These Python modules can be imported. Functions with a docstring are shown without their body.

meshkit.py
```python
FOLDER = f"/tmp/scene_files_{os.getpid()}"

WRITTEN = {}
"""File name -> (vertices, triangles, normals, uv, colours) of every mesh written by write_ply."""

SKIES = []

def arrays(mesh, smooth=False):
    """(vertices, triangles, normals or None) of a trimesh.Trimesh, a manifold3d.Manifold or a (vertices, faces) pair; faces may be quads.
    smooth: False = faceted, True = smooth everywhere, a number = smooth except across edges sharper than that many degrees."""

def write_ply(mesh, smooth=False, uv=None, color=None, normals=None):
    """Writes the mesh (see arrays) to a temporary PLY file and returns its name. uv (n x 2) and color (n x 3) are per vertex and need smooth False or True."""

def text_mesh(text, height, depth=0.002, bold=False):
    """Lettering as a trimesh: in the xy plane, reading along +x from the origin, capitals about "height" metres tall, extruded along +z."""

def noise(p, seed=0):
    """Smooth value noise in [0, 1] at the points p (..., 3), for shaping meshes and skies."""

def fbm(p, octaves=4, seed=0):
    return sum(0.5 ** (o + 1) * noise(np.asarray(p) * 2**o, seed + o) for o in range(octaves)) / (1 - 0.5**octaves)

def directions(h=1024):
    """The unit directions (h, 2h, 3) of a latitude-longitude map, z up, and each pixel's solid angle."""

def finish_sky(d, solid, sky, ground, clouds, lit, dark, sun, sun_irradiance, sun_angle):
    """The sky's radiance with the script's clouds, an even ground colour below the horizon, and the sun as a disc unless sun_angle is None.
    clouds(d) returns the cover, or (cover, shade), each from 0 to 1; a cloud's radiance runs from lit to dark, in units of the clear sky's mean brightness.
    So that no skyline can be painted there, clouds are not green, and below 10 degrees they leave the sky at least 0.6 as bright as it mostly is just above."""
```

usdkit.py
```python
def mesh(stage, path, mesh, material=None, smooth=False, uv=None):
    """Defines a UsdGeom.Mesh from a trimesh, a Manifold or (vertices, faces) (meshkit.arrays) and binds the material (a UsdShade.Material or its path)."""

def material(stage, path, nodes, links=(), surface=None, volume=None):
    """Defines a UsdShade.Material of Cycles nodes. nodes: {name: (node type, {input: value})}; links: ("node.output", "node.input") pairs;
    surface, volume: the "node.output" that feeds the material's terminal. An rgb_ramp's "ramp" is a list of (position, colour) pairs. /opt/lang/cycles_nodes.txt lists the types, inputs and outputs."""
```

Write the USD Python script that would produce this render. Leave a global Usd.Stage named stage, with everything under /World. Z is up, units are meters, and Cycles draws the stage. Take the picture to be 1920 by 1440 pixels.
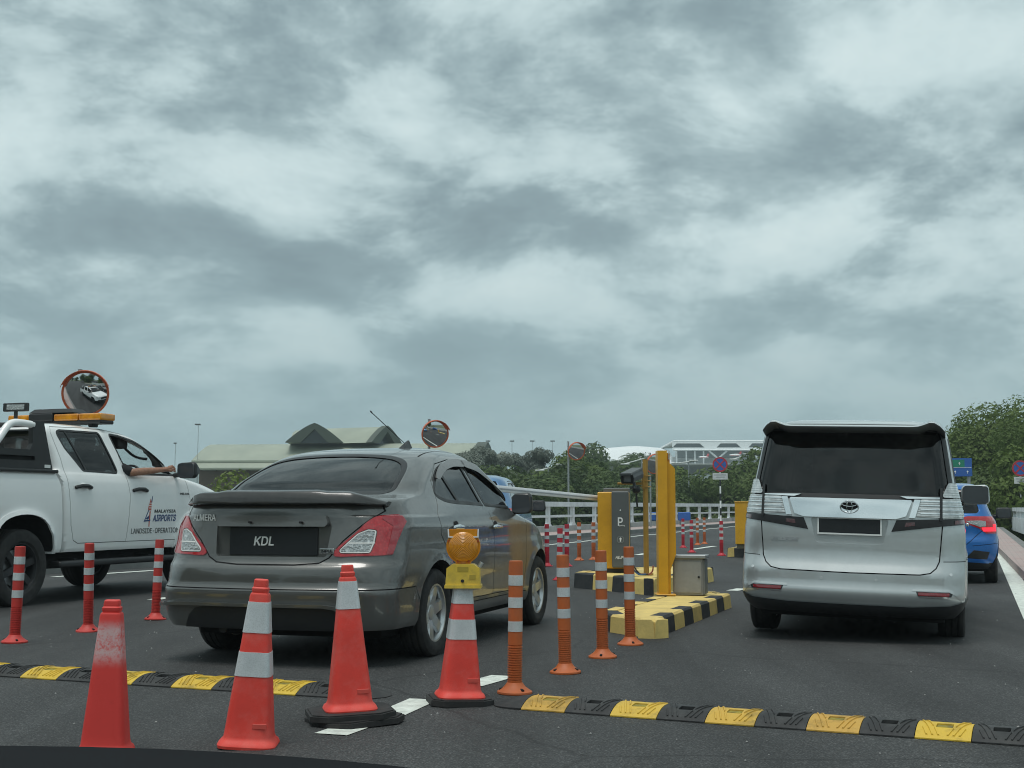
import math, random
import numpy as np, trimesh, manifold3d as m3
import shapely
from shapely.geometry import Polygon, LineString, Point, box as sbox
from shapely import affinity
from scipy.interpolate import PchipInterpolator
from pxr import Usd, UsdGeom, UsdLux, UsdShade, Gf, Sdf
import usdkit, meshkit

stage = Usd.Stage.CreateInMemory()
UsdGeom.SetStageUpAxis(stage, UsdGeom.Tokens.z)
UsdGeom.SetStageMetersPerUnit(stage, 1.0)
WORLD = UsdGeom.Xform.Define(stage, '/World')
stage.SetDefaultPrim(WORLD.GetPrim())
UsdGeom.Scope.Define(stage, '/World/Looks')

# ------------------------------------------------------------------ camera
CAM_H, FPX, PITCH = 1.06, 2400.0, math.atan(230 / 2400)
cam = UsdGeom.Camera.Define(stage, '/World/camera')
cam.CreateHorizontalApertureAttr(36.0); cam.CreateVerticalApertureAttr(27.0)
cam.CreateFocalLengthAttr(36.0 * FPX / 1920)
cam.CreateClippingRangeAttr(Gf.Vec2f(0.1, 5000))
cam.CreateFStopAttr(0.0)
cam.CreateExposureAttr(0.35)
cam.AddTranslateOp().Set(Gf.Vec3d(0, 0, CAM_H))
cam.AddRotateXOp().Set(90 + math.degrees(PITCH))

def ray(px, py):
    u, v = (px - 960) / FPX, (720 - py) / FPX
    return np.array([u, math.cos(PITCH) - v * math.sin(PITCH), math.sin(PITCH) + v * math.cos(PITCH)])
def G(px, py, z=0.0):                       # the point at height z seen at a pixel of the photograph
    d = ray(px, py); t = (z - CAM_H) / d[2]
    return np.array([d[0] * t, d[1] * t, z])
def P(px, py, D):                           # the point D metres ahead seen at a pixel
    d = ray(px, py); t = D / d[1]
    return np.array([d[0] * t, D, CAM_H + d[2] * t])
def ppm(D): return FPX / D                  # pixels a metre at distance D

TH = math.radians(19.9)                     # the road runs 19.9 degrees to the right of the view
RD = np.array([math.sin(TH), math.cos(TH)]); RN = np.array([math.cos(TH), -math.sin(TH)])
def road(l, s): return RN * l + RD * s      # lateral (right +), along

# ------------------------------------------------------------------ sky and light
SUN_EL, SUN_AZ = math.radians(76), math.radians(-150)     # azimuth = atan2(x, y)
usdkit.material(stage, '/World/Looks/sky_material', {
    'tc': ('texture_coordinate', {}),
    'sep': ('separate_xyz', {}),
    'zc': ('math', {'math_type': 'maximum', 'value2': 0.0}),
    'za': ('math', {'math_type': 'add', 'value2': 0.36}),
    'dx': ('math', {'math_type': 'divide'}), 'dy': ('math', {'math_type': 'divide'}),
    'cv': ('combine_xyz', {'z': 0.0}),
    'big': ('noise_texture', {'scale': 0.85, 'detail': 3.0, 'roughness': 0.45, 'distortion': 0.2}),
    'mid': ('noise_texture', {'scale': 2.5, 'detail': 12.0, 'roughness': 0.61, 'distortion': 0.18}),
    'mid2': ('noise_texture', {'scale': 2.5, 'detail': 2.5, 'roughness': 0.45, 'distortion': 0.12}),
    'warp': ('noise_texture', {'scale': 3.5, 'detail': 4.0, 'roughness': 0.55}), 'wv': ('mix_vector', {'fac': 0.12}), 'puf': ('voronoi_texture', {'feature': 'f1', 'scale': 3.0, 'detail': 4.0, 'roughness': 0.6, 'lacunarity': 2.3, 'use_normalize': True}),
    'pin': ('map_range', {'from_min': 0.1, 'from_max': 0.6, 'to_min': 0.09, 'to_max': -0.11}), 'add': ('math', {'math_type': 'add'}),
    'edge': ('map_range', {'range_type': 'smoothstep', 'from_min': 0.44, 'from_max': 0.555, 'to_min': -0.034, 'to_max': 0.026, 'clamp': True}), 'add2': ('math', {'math_type': 'add'}),
    'up': ('mapping', {'scale': (0.90, 0.90, 1.0)}),
    'off': ('mapping', {'location': (3.1, 7.7, 1.3)}),
    'base': ('mix_float', {'fac': 0.42}),
    'emb': ('math', {'math_type': 'subtract'}),
    'sum': ('math', {'math_type': 'multiply_add', 'value2': 1.0}),
    'ramp': ('rgb_ramp', {'ramp': [(0.12, (0.160, 0.218, 0.240)), (0.30, (0.210, 0.285, 0.307)), (0.42, (0.300, 0.392, 0.410)), (0.52, (0.410, 0.515, 0.528)), (0.62, (0.495, 0.602, 0.610)), (0.82, (0.585, 0.68, 0.675))]}),
    'hz': ('map_range', {'range_type': 'smoothstep', 'from_min': 0.0, 'from_max': 0.24, 'to_min': 0.9, 'to_max': 0.0, 'clamp': True}),
    'hmix': ('mix', {'color2': (0.235, 0.345, 0.372)}),
    'sky': ('sky_texture', {'sky_type': 'single_scattering', 'sun_disc': False, 'sun_elevation': SUN_EL, 'sun_rotation': SUN_AZ, 'aerosol_density': 2.0}),
    'scale': ('mix', {'mix_type': 'multiply', 'fac': 1.0, 'color2': (10.0, 10.0, 10.0)}),
    'cover': ('mix', {'fac': 0.96}),
    'bg': ('background_shader', {'strength': 0.1}),
}, [('tc.generated', 'sep.vector'), ('sep.z', 'zc.value1'), ('zc.value', 'za.value1'),
    ('sep.x', 'dx.value1'), ('za.value', 'dx.value2'), ('sep.y', 'dy.value1'), ('za.value', 'dy.value2'),
    ('dx.value', 'cv.x'), ('dy.value', 'cv.y'), ('cv.vector', 'off.vector'), ('cv.vector', 'mid.vector'), ('cv.vector', 'up.vector'), ('up.vector', 'mid2.vector'), ('off.vector', 'big.vector'),
    ('big.fac', 'base.a'), ('mid.fac', 'base.b'), ('mid.fac', 'emb.value1'), ('mid2.fac', 'emb.value2'), ('emb.value', 'sum.value1'), ('base.result', 'sum.value3'), ('cv.vector', 'warp.vector'), ('cv.vector', 'wv.a'), ('warp.color', 'wv.b'), ('wv.result', 'puf.vector'), ('puf.distance', 'pin.value'), ('sum.value', 'add.value1'), ('pin.result', 'add.value2'), ('mid.fac', 'edge.value'), ('add.value', 'add2.value1'), ('edge.result', 'add2.value2'), ('add2.value', 'ramp.fac'),
    ('sep.z', 'hz.value'), ('hz.result', 'hmix.fac'), ('ramp.color', 'hmix.color1'),
    ('hmix.color', 'scale.color1'), ('sky.color', 'cover.color1'), ('scale.color', 'cover.color2'), ('cover.color', 'bg.color')],
    surface='bg.background')
dome = UsdLux.DomeLight.Define(stage, '/World/sky')
dome.CreateIntensityAttr(1.0)
UsdShade.MaterialBindingAPI.Apply(dome.GetPrim()).Bind(UsdShade.Material.Get(stage, '/World/Looks/sky_material'))
dome.GetPrim().SetCustomDataByKey('kind', 'structure')
dome.GetPrim().SetCustomDataByKey('label', 'grey overcast sky of broken stratocumulus cloud')
sun = UsdLux.DistantLight.Define(stage, '/World/sun')
sun.CreateIntensityAttr(0.4); sun.CreateAngleAttr(30.0); sun.CreateColorAttr(Gf.Vec3f(1.0, 0.97, 0.93))
sun.GetPrim().CreateAttribute('inputs:normalize', Sdf.ValueTypeNames.Bool).Set(True)
sun.AddRotateZOp().Set(-math.degrees(SUN_AZ)); sun.AddRotateXOp().Set(-(90 - math.degrees(SUN_EL)))

# ------------------------------------------------------------------ scene helpers
_names = {}
def numbered(parent, name):
    k = parent + '/' + name; n = _names.get(k, 0); _names[k] = n + 1
    return k if n == 0 else f'{k}_{n:03d}'
def setdata(prim, label=None, category=None, group=None, kind=None):
    for k, v in (('label', label), ('category', category), ('group', group), ('kind', kind)):
        if v: prim.SetCustomDataByKey(k, v)
class T:                                    # a thing: an Xform whose children are its parts
    def __init__(s, name, label=None, category=None, loc=(0, 0, 0), rz=0.0, group=None, kind=None, tilt=None, scale=None):
        s.path = numbered('/World', name)
        x = UsdGeom.Xform.Define(stage, s.path); s.prim = x.GetPrim()
        x.AddTranslateOp().Set(Gf.Vec3d(*map(float, loc)))
        if rz: x.AddRotateZOp().Set(math.degrees(rz))
        if tilt: x.AddRotateXYZOp().Set(Gf.Vec3f(*[math.degrees(a) for a in tilt]))
        if scale: x.AddScaleOp().Set(Gf.Vec3f(*scale))
        setdata(s.prim, label, category, group, kind)
    def part(s, name, mesh, mat, smooth=30, label=None, kind=None, under=None):
        p = numbered(under or s.path, name)
        m = usdkit.mesh(stage, p, mesh, mat, smooth=smooth)
        setdata(m.GetPrim(), label, kind=kind)
        return p
def copy(src, label, category, loc, rz=0.0, group=None, tilt=None, scale=None, name=None):
    t = T(name or src.path.split('/')[-1].rstrip('0123456789').rstrip('_'), label, category, loc, rz, group, tilt=tilt, scale=scale)
    t.prim.GetReferences().AddInternalReference(src.path); t.prim.SetInstanceable(True)
    return t
def solo(name, mesh, mat, label=None, category=None, kind=None, smooth=30, group=None):
    p = numbered('/World', name); m = usdkit.mesh(stage, p, mesh, mat, smooth=smooth)
    setdata(m.GetPrim(), label, category, group, kind); return p

# ------------------------------------------------------------------ materials
def mat(name, color, rough=0.5, metal=0.0, var=0.12, vscale=6.0, coat=0.0, bump=0.0, bscale=60.0, spec=0.5, dirt=None, dirtscale=3.0, dirtamt=0.35, emit=0.0):
    c = np.array(color, float)
    n = {'tc': ('texture_coordinate', {}), 'n': ('noise_texture', {'scale': vscale, 'detail': 5.0, 'roughness': 0.6}),
         'r': ('rgb_ramp', {'ramp': [(0.3, tuple(c * (1 - var))), (0.7, tuple(np.minimum(c * (1 + var), 1)))]}),
         'p': ('principled_bsdf', {'roughness': rough, 'metallic': metal, 'coat_weight': coat, 'specular_ior_level': spec, 'coat_roughness': 0.04}),
         'rr': ('map_range', {'from_min': 0.3, 'from_max': 0.7, 'to_min': rough * 0.85, 'to_max': min(1, rough * 1.2)})}
    l = [('tc.object', 'n.vector'), ('n.fac', 'r.fac'), ('n.fac', 'rr.value'), ('rr.result', 'p.roughness')]
    last = 'r.color'
    if dirt is not None:
        n['dn'] = ('noise_texture', {'scale': dirtscale, 'detail': 8.0, 'roughness': 0.7})
        n['dr'] = ('map_range', {'from_min': 0.45, 'from_max': 0.75, 'to_min': 0.0, 'to_max': dirtamt, 'clamp': True})
        n['dm'] = ('mix', {'color2': tuple(dirt)})
        l += [('tc.object', 'dn.vector'), ('dn.fac', 'dr.value'), ('dr.result', 'dm.fac'), (last, 'dm.color1')]
        last = 'dm.color'
    l.append((last, 'p.base_color'))
    if bump:
        n['bn'] = ('noise_texture', {'scale': bscale, 'detail': 4.0}); n['b'] = ('bump', {'strength': bump, 'distance': 0.01})
        l += [('tc.object', 'bn.vector'), ('bn.fac', 'b.height'), ('b.normal', 'p.normal')]
    if emit:
        n['p'][1]['emission_color'] = tuple(c); n['p'][1]['emission_strength'] = emit
    return usdkit.material(stage, '/World/Looks/' + name, n, l, surface='p.BSDF')

def glass(name, tint, through, rough=0.0):   # thin pane: part of the light passes tinted, the rest mirrors by angle
    return usdkit.material(stage, '/World/Looks/' + name, {
        'f': ('fresnel', {'IOR': 1.5}), 'g0': ('geometry', {}), 'inv': ('math', {'math_type': 'subtract', 'value1': 1.0}), 'k': ('math', {'math_type': 'multiply'}),
        't': ('transparent_bsdf', {'color': tuple(np.sqrt(np.array(tint) * through))}), 'g': ('glossy_bsdf', {'color': (1, 1, 1), 'roughness': rough}), 'm': ('mix_closure', {})},
        [('g0.backfacing', 'inv.value2'), ('f.fac', 'k.value1'), ('inv.value', 'k.value2'), ('k.value', 'm.fac'), ('t.BSDF', 'm.closure1'), ('g.BSDF', 'm.closure2')], surface='m.closure')
M = {}
M['black_plastic'] = mat('black_plastic', (0.012, 0.013, 0.014), 0.45, var=0.2)
M['rubber'] = mat('rubber', (0.014, 0.014, 0.014), 0.75, var=0.25, vscale=20, dirt=(0.09, 0.085, 0.08), dirtscale=9, dirtamt=0.3)
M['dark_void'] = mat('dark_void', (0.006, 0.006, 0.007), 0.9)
M['chrome'] = mat('chrome', (0.72, 0.74, 0.75), 0.12, metal=1.0, var=0.04)
M['alloy'] = mat('alloy', (0.55, 0.57, 0.58), 0.3, metal=0.85, var=0.08, dirt=(0.1, 0.09, 0.08), dirtscale=12, dirtamt=0.35)
M['dark_alloy'] = mat('dark_alloy', (0.03, 0.031, 0.033), 0.35, metal=0.4)
M['steel'] = mat('steel', (0.42, 0.44, 0.45), 0.45, metal=0.6, var=0.15)
# ------------------------------------------------------------------ roads and land
def sheet(poly2, z, nx=1):
    v, f = trimesh.creation.triangulate_polygon(poly2, engine='earcut')
    return np.column_stack([v, np.full(len(v), z)]), f
def strip(pts, w, z):                      # flat ribbon along a polyline (2-D points)
    return sheet(LineString([tuple(p[:2]) for p in pts]).buffer(w / 2, cap_style=2, join_style=2), z)
asphalt = usdkit.material(stage, '/World/Looks/asphalt', {
    'tc': ('geometry', {}),
    'big': ('noise_texture', {'scale': 0.35, 'detail': 5.0, 'roughness': 0.6}),
    'fine': ('noise_texture', {'scale': 120.0, 'detail': 2.0, 'roughness': 0.7}),
    'agg': ('voronoi_texture', {'scale': 110.0}),
    'spk': ('white_noise_texture', {}),
    'cr': ('rgb_ramp', {'ramp': [(0.0, (0.017, 0.0185, 0.019)), (0.45, (0.028, 0.0295, 0.030)), (0.75, (0.045, 0.047, 0.0475)), (1.0, (0.085, 0.087, 0.086))]}),
    'ar': ('mix_float', {'fac': 0.5}), 'arc': ('map_range', {'from_min': 0.28, 'from_max': 0.68, 'clamp': True}),
    'sr': ('map_range', {'from_min': 0.975, 'from_max': 1.0, 'to_min': 0.0, 'to_max': 0.22, 'clamp': True}),
    'sm': ('mix', {'color2': (0.3, 0.31, 0.3)}),
    'br': ('map_range', {'from_min': 0.3, 'from_max': 0.7, 'to_min': 0.78, 'to_max': 1.2}),
    'cb': ('combine_xyz', {}), 'mm': ('mix', {'mix_type': 'multiply', 'fac': 1.0}),
    'trm': ('mapping', {'rotation': (0, 0, TH), 'scale': (0.55, 0.045, 1.0)}), 'trn': ('noise_texture', {'scale': 2.6, 'detail': 4.0, 'roughness': 0.6}), 'trr': ('map_range', {'from_min': 0.35, 'from_max': 0.68, 'to_min': 0.68, 'to_max': 1.25}),
    'cmul': ('math', {'math_type': 'multiply'}), 'ckn': ('noise_texture', {'scale': 1.1, 'detail': 5.0, 'distortion': 1.2}), 'ckv': ('voronoi_texture', {'feature': 'distance_to_edge', 'scale': 0.32}), 'ckx': ('mix_vector', {'fac': 0.25}), 'ckr': ('map_range', {'from_min': 0.0, 'from_max': 0.006, 'to_min': 0.55, 'to_max': 1.0, 'clamp': True}), 'cm2': ('math', {'math_type': 'multiply'}),
    'b': ('bump', {'strength': 0.7, 'distance': 0.008}),
    'p': ('principled_bsdf', {'roughness': 0.78, 'specular_ior_level': 0.42}),
}, [('tc.position', 'big.vector'), ('tc.position', 'fine.vector'), ('tc.position', 'agg.vector'),
    ('fine.fac', 'ar.a'), ('agg.distance', 'ar.b'), ('ar.result', 'arc.value'), ('arc.result', 'cr.fac'),
    ('agg.color', 'spk.vector'), ('spk.value', 'sr.value'), ('sr.result', 'sm.fac'), ('cr.color', 'sm.color1'),
    ('big.fac', 'br.value'), ('tc.position', 'trm.vector'), ('trm.vector', 'trn.vector'), ('trn.fac', 'trr.value'), ('br.result', 'cmul.value1'), ('trr.result', 'cmul.value2'), ('tc.position', 'ckn.vector'), ('tc.position', 'ckx.a'), ('ckn.color', 'ckx.b'), ('ckx.result', 'ckv.vector'), ('ckv.distance', 'ckr.value'), ('cmul.value', 'cm2.value1'), ('ckr.result', 'cm2.value2'), ('cm2.value', 'cb.x'), ('cm2.value', 'cb.y'), ('cm2.value', 'cb.z'),
    ('sm.color', 'mm.color1'), ('cb.vector', 'mm.color2'), ('mm.color', 'p.base_color'),
    ('ar.result', 'b.height'), ('b.normal', 'p.normal')], surface='p.BSDF')

# far land, a little lower than the bridge road
land = mat('land_grass', (0.075, 0.10, 0.045), 0.95, var=0.45, vscale=0.05, dirt=(0.2, 0.18, 0.12), dirtscale=0.02, dirtamt=0.7)
gx = np.concatenate([np.linspace(-2600, -400, 12), np.linspace(-380, 380, 60), np.linspace(400, 2600, 12)])
gy = np.concatenate([np.linspace(-400, -60, 6), np.linspace(-50, 400, 60), np.linspace(420, 3800, 16)])
XX, YY = np.meshgrid(gx, gy, indexing='ij')
lat = XX * RN[0] + YY * RN[1]
edge = np.maximum(np.abs(lat + 6) - 13, 0)
ZZ = -0.5 - 1.3 * (1 - np.exp(-edge / 12)) + 1.2 * (meshkit.fbm(np.stack([XX / 60, YY / 60, 0 * XX], -1), 3, 5) - 0.5) * np.minimum(edge / 20, 1)
iv = np.arange(XX.size).reshape(XX.shape)
quads = np.stack([iv[:-1, :-1], iv[1:, :-1], iv[1:, 1:], iv[:-1, 1:]], -1).reshape(-1, 4)
solo('land', (np.stack([XX, YY, ZZ], -1).reshape(-1, 3), quads), land, 'low grassy land beyond the elevated road', kind='structure', smooth=True)

def lat_line(l, s0=-60, s1=420): return [road(l, s0), road(l, s1)]
R_K = [G(1920, 1028, .14)[:2], G(1880, 995, .14)[:2]]         # kerb, right
def extend(pts, a, b):
    d = (pts[1] - pts[0]) / np.linalg.norm(pts[1] - pts[0]); return [pts[0] - d * a, pts[1] + d * b]
RK = extend(R_K, 60, 300)
L_KERB, L_PAR = -12.95, -14.9
LK = [(-14.3, -60), (-14.1, 8), (-13.8, 17), (-13.2, 28), (-12.9, 38), (-12.95, 60), (-12.95, 380)]
KLs = lambda d: [road(l + d, s_) for l, s_ in LK]
rp = Polygon(KLs(0) + [ RK[1], RK[0] + RN * 0, (60, -40), (30, -70)])
solo('road', sheet(rp, 0.0), asphalt, 'dark grey asphalt road with scattered pale grit', kind='structure', smooth=False)

paint = mat('road_paint', (0.66, 0.70, 0.64), 0.6, var=0.1, vscale=8, dirt=(0.12, 0.12, 0.115), dirtscale=14, dirtamt=0.6)
def marking(pts, w, label, z=0.004):
    return solo('lane_marking', strip(pts, w, z), paint, label, kind='structure', smooth=False)
marking([G(100, 1082), G(1014, 1023), G(1379, 987), G(1379, 987) + np.append(RD * 150, 0)], 0.16, 'long white edge line along the far left kerb')
e = extend([G(1914, 1108)[:2], G(1884, 1052)[:2]], 30, 160)
marking(e, 0.22, 'long white edge line along the right kerb')
for a, b, lab in (((620, 1378), (660, 1364), 'short white dash below the black cone base'), ((720, 1345), (795, 1312), 'white dash between the two cones with black bases'), ((880, 1286), (945, 1268), 'white dash just behind the cone with the amber lamp')):
    a, b = G(*a), G(*b); marking([a, b], 0.17, lab)
for x0, y0, x1, y1, lab in ((1300, 1030, 1340, 1024, 'far white dash behind the tall yellow column'), (1372, 1108, 1392, 1104, 'white dash end beside the silver van'), (1195, 1041, 1210, 1038, 'far white dash behind the ticket machine'), (285, 1125, 340, 1118, 'white dash between the pickup and the grey sedan')):
    marking([G(x0, y0), G(x1, y1)], 0.15, lab)
for i, ss in enumerate((60, 70, 80, 90, 100, 112)):
    marking([road(-6.6, ss), road(-6.6, ss + 4)], 0.15, 'far white dash of the lane line beyond the barrier islands')

concrete = mat('concrete', (0.34, 0.35, 0.34), 0.85, var=0.18, vscale=1.5, bump=0.2, dirt=(0.1, 0.1, 0.09), dirtscale=1.2, dirtamt=0.5)
pink = usdkit.material(stage, '/World/Looks/pink_paving', {
    'g': ('geometry', {}), 'm': ('mapping', {'rotation': (0, 0, TH), 'scale': (1, 1, 1)}),
    'b': ('brick_texture', {'scale': 1.0, 'brick_width': 0.2, 'row_height': 0.1, 'mortar_size': 0.006, 'color1': (0.36, 0.25, 0.235), 'color2': (0.41, 0.32, 0.30), 'mortar': (0.2, 0.18, 0.17)}),
    'n': ('noise_texture', {'scale': 0.8, 'detail': 6.0}), 'r': ('map_range', {'from_min': 0.35, 'from_max': 0.7, 'to_min': 0.0, 'to_max': 0.6, 'clamp': True}), 'x': ('mix', {'color2': (0.36, 0.33, 0.31)}),
    'p': ('principled_bsdf', {'roughness': 0.85})},
    [('g.position', 'm.vector'), ('m.vector', 'b.vector'), ('g.position', 'n.vector'), ('n.fac', 'r.value'), ('r.result', 'x.fac'), ('b.color', 'x.color1'), ('x.color', 'p.base_color')], surface='p.BSDF')
def solid_strip(pa, pb, z0, z1):           # prism between two polylines
    poly = Polygon([tuple(p[:2]) for p in pa] + [tuple(p[:2]) for p in pb[::-1]])
    m = trimesh.creation.extrude_polygon(poly, z1 - z0, engine='earcut'); m.apply_translation([0, 0, z0]); return m
kerb_mat = mat('kerb_concrete', (0.16, 0.165, 0.16), 0.85, var=0.25, vscale=1.2, bump=0.2)
def off_line(pts, d):
    t = (pts[-1] - pts[0]) / np.linalg.norm(pts[-1] - pts[0]); n = np.array([t[1], -t[0]]); return [p + n * d for p in pts]
solo('kerb', solid_strip(KLs(0), KLs(-.2), -0.3, 0.14), kerb_mat, 'grey concrete kerb along the far left pavement', kind='structure', smooth=False)
solo('pavement', solid_strip(KLs(-.203), lat_line(L_PAR - 0.5), -0.3, 0.136), pink, 'pink paved footway under the left parapet', kind='structure', smooth=False)
solo('kerb', solid_strip(RK, off_line(RK, 0.2), -0.3, 0.14), kerb_mat, 'grey concrete kerb along the right footway', kind='structure', smooth=False)
PB = [G(1920, 995, .14)[:2], G(1878, 982, .14)[:2]]; PB = extend(PB, 60, 200)
solo('pavement', solid_strip(off_line(RK, 0.203), PB, -0.3, 0.136), pink, 'pink paved footway between the right kerb and parapet', kind='structure', smooth=False)
# ------------------------------------------------------------------ solid-modelling kit
def Mf(mesh):
    v, f = (mesh.vertices, mesh.faces) if hasattr(mesh, 'vertices') else mesh
    v = np.asarray(v, np.float32); f = np.asarray(f, np.uint32)
    if f.shape[1] == 4: f = np.vstack([f[:, [0, 1, 2]], f[:, [0, 2, 3]]])
    t = v[f].astype(float)
    if np.einsum('ij,ij->i', t[:, 0], np.cross(t[:, 1], t[:, 2])).sum() < 0: f = f[:, ::-1]
    return m3.Manifold(m3.Mesh(np.ascontiguousarray(v), np.ascontiguousarray(f)))
def polys(p):
    return [g for g in (p.geoms if hasattr(p, 'geoms') else [p]) if g.geom_type == 'Polygon' and g.area > 1e-9]
def _ext(p, h):
    out = []
    for g in polys(p):
        g = shapely.remove_repeated_points(g, 1e-4)
        cs = m3.CrossSection([np.array(g.exterior.coords)[:-1]] + [np.array(r.coords)[:-1] for r in g.interiors], m3.FillRule.EvenOdd)
        out.append(m3.Manifold.extrude(cs, h))
    return m3.Manifold.batch_boolean(out, m3.OpType.Add) if len(out) > 1 else out[0]
def prism_x(p, x0, x1):                    # polygon in (y, z)
    return _ext(p, x1 - x0).transform(np.array([[0, 0, 1, x0], [1, 0, 0, 0], [0, 1, 0, 0]], float))
def prism_y(p, y0, y1):                    # polygon in (x, z)
    return _ext(p, y1 - y0).transform(np.array([[1, 0, 0, 0], [0, 0, 1, y0], [0, 1, 0, 0]], float))
def prism_z(p, z0, z1): return _ext(p, z1 - z0).translate([0, 0, z0])
def rounded(p, r):
    p = Polygon(p) if not hasattr(p, 'area') else p
    return p.buffer(-r, quad_segs=6).buffer(2 * r, quad_segs=6).buffer(-r, quad_segs=6)
def smooth_poly(pts, n=6, closed=True):
    pts = np.array(pts, float); N = len(pts); out = []
    for i in range(N if closed else N - 1):
        g = lambda k: pts[k % N] if closed else pts[min(max(k, 0), N - 1)]
        p0, p1, p2, p3 = g(i - 1), g(i), g(i + 1), g(i + 2)
        for t in np.arange(n) / n:
            out.append(.5 * (2 * p1 + (p2 - p0) * t + (2 * p0 - 5 * p1 + 4 * p2 - p3) * t ** 2 + (3 * p1 - p0 - 3 * p2 + p3) * t ** 3))
    if not closed: out.append(pts[-1])
    return np.array(out)
def cat(*ms):
    ms = [m for a in ms for m in (a if isinstance(a, (list, tuple)) else [a])]
    tm = []
    for m in ms:
        if hasattr(m, 'to_mesh'): q = m.to_mesh(); m = trimesh.Trimesh(q.vert_properties[:, :3], q.tri_verts, process=False)
        tm.append(m)
    return trimesh.util.concatenate(tm)
def rbox(size, center=(0, 0, 0), r=0.01, seg=10):   # rounded box as a hull of spheres
    sx, sy, sz = [max(a / 2 - r, 1e-4) for a in size]
    sp = m3.Manifold.sphere(r, seg)
    return m3.Manifold.batch_hull([sp.translate([x * sx, y * sy, z * sz]) for x in (-1, 1) for y in (-1, 1) for z in (-1, 1)]).translate(list(map(float, center)))
def cbox(size, center=(0, 0, 0), c=0.006):          # box with chamfered edges
    sx, sy, sz = [a / 2 for a in size]; p = []
    for x in (-1, 1):
        for y in (-1, 1):
            for z in (-1, 1):
                p += [(x * sx, y * (sy - c), z * (sz - c)), (x * (sx - c), y * sy, z * (sz - c)), (x * (sx - c), y * (sy - c), z * sz)]
    return m3.Manifold.hull_points(np.array(p) + np.array(center, float))
def bar(a, b, r, seg=12, r2=None):
    a, b = np.array(a, float), np.array(b, float); L = np.linalg.norm(b - a)
    c = trimesh.creation.cylinder(1, 1, sections=seg) if r2 is None else trimesh.creation.cylinder(1, 1, sections=seg)
    v = c.vertices.copy(); k = np.where(v[:, 2] > 0, r if r2 is None else r2, r)
    v[:, 0] *= k; v[:, 1] *= k; v[:, 2] = (v[:, 2] + .5) * L
    c.vertices = v; c.apply_transform(trimesh.geometry.align_vectors([0, 0, 1], (b - a) / L)); c.apply_translation(a); return c
def tube(pts, r, seg=8):
    return trimesh.creation.sweep_polygon(Point(0, 0).buffer(r, quad_segs=max(2, seg // 4)), np.array(pts, float), engine='earcut')
def lathe(prof, seg=32, shape=None, rot=0.0, caps=True):        # profile of (r, z); shape(angle) scales the radius
    prof = np.array(prof, float); a = np.arange(seg) / seg * 2 * np.pi
    k = np.ones(seg) if shape is None else shape(a)
    v = np.stack([prof[:, None, 0] * (k * np.cos(a + rot)), prof[:, None, 0] * (k * np.sin(a + rot)), np.repeat(prof[:, 1:], seg, 1)], -1).reshape(-1, 3)
    n = len(prof); i = np.arange(seg); j = (i + 1) % seg; F = []
    for q in range(n - 1):
        F += [np.stack([q * seg + i, q * seg + j, (q + 1) * seg + j], 1), np.stack([q * seg + i, (q + 1) * seg + j, (q + 1) * seg + i], 1)]
    if not caps: return trimesh.Trimesh(v, np.vstack(F), process=False)
    v = np.vstack([v, [[0, 0, prof[0, 1]], [0, 0, prof[-1, 1]]]]); c0, c1 = n * seg, n * seg + 1
    F += [np.stack([np.full(seg, c0), j, i], 1), np.stack([np.full(seg, c1), (n - 1) * seg + i, (n - 1) * seg + j], 1)]
    return trimesh.Trimesh(v, np.vstack(F), process=False)
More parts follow.
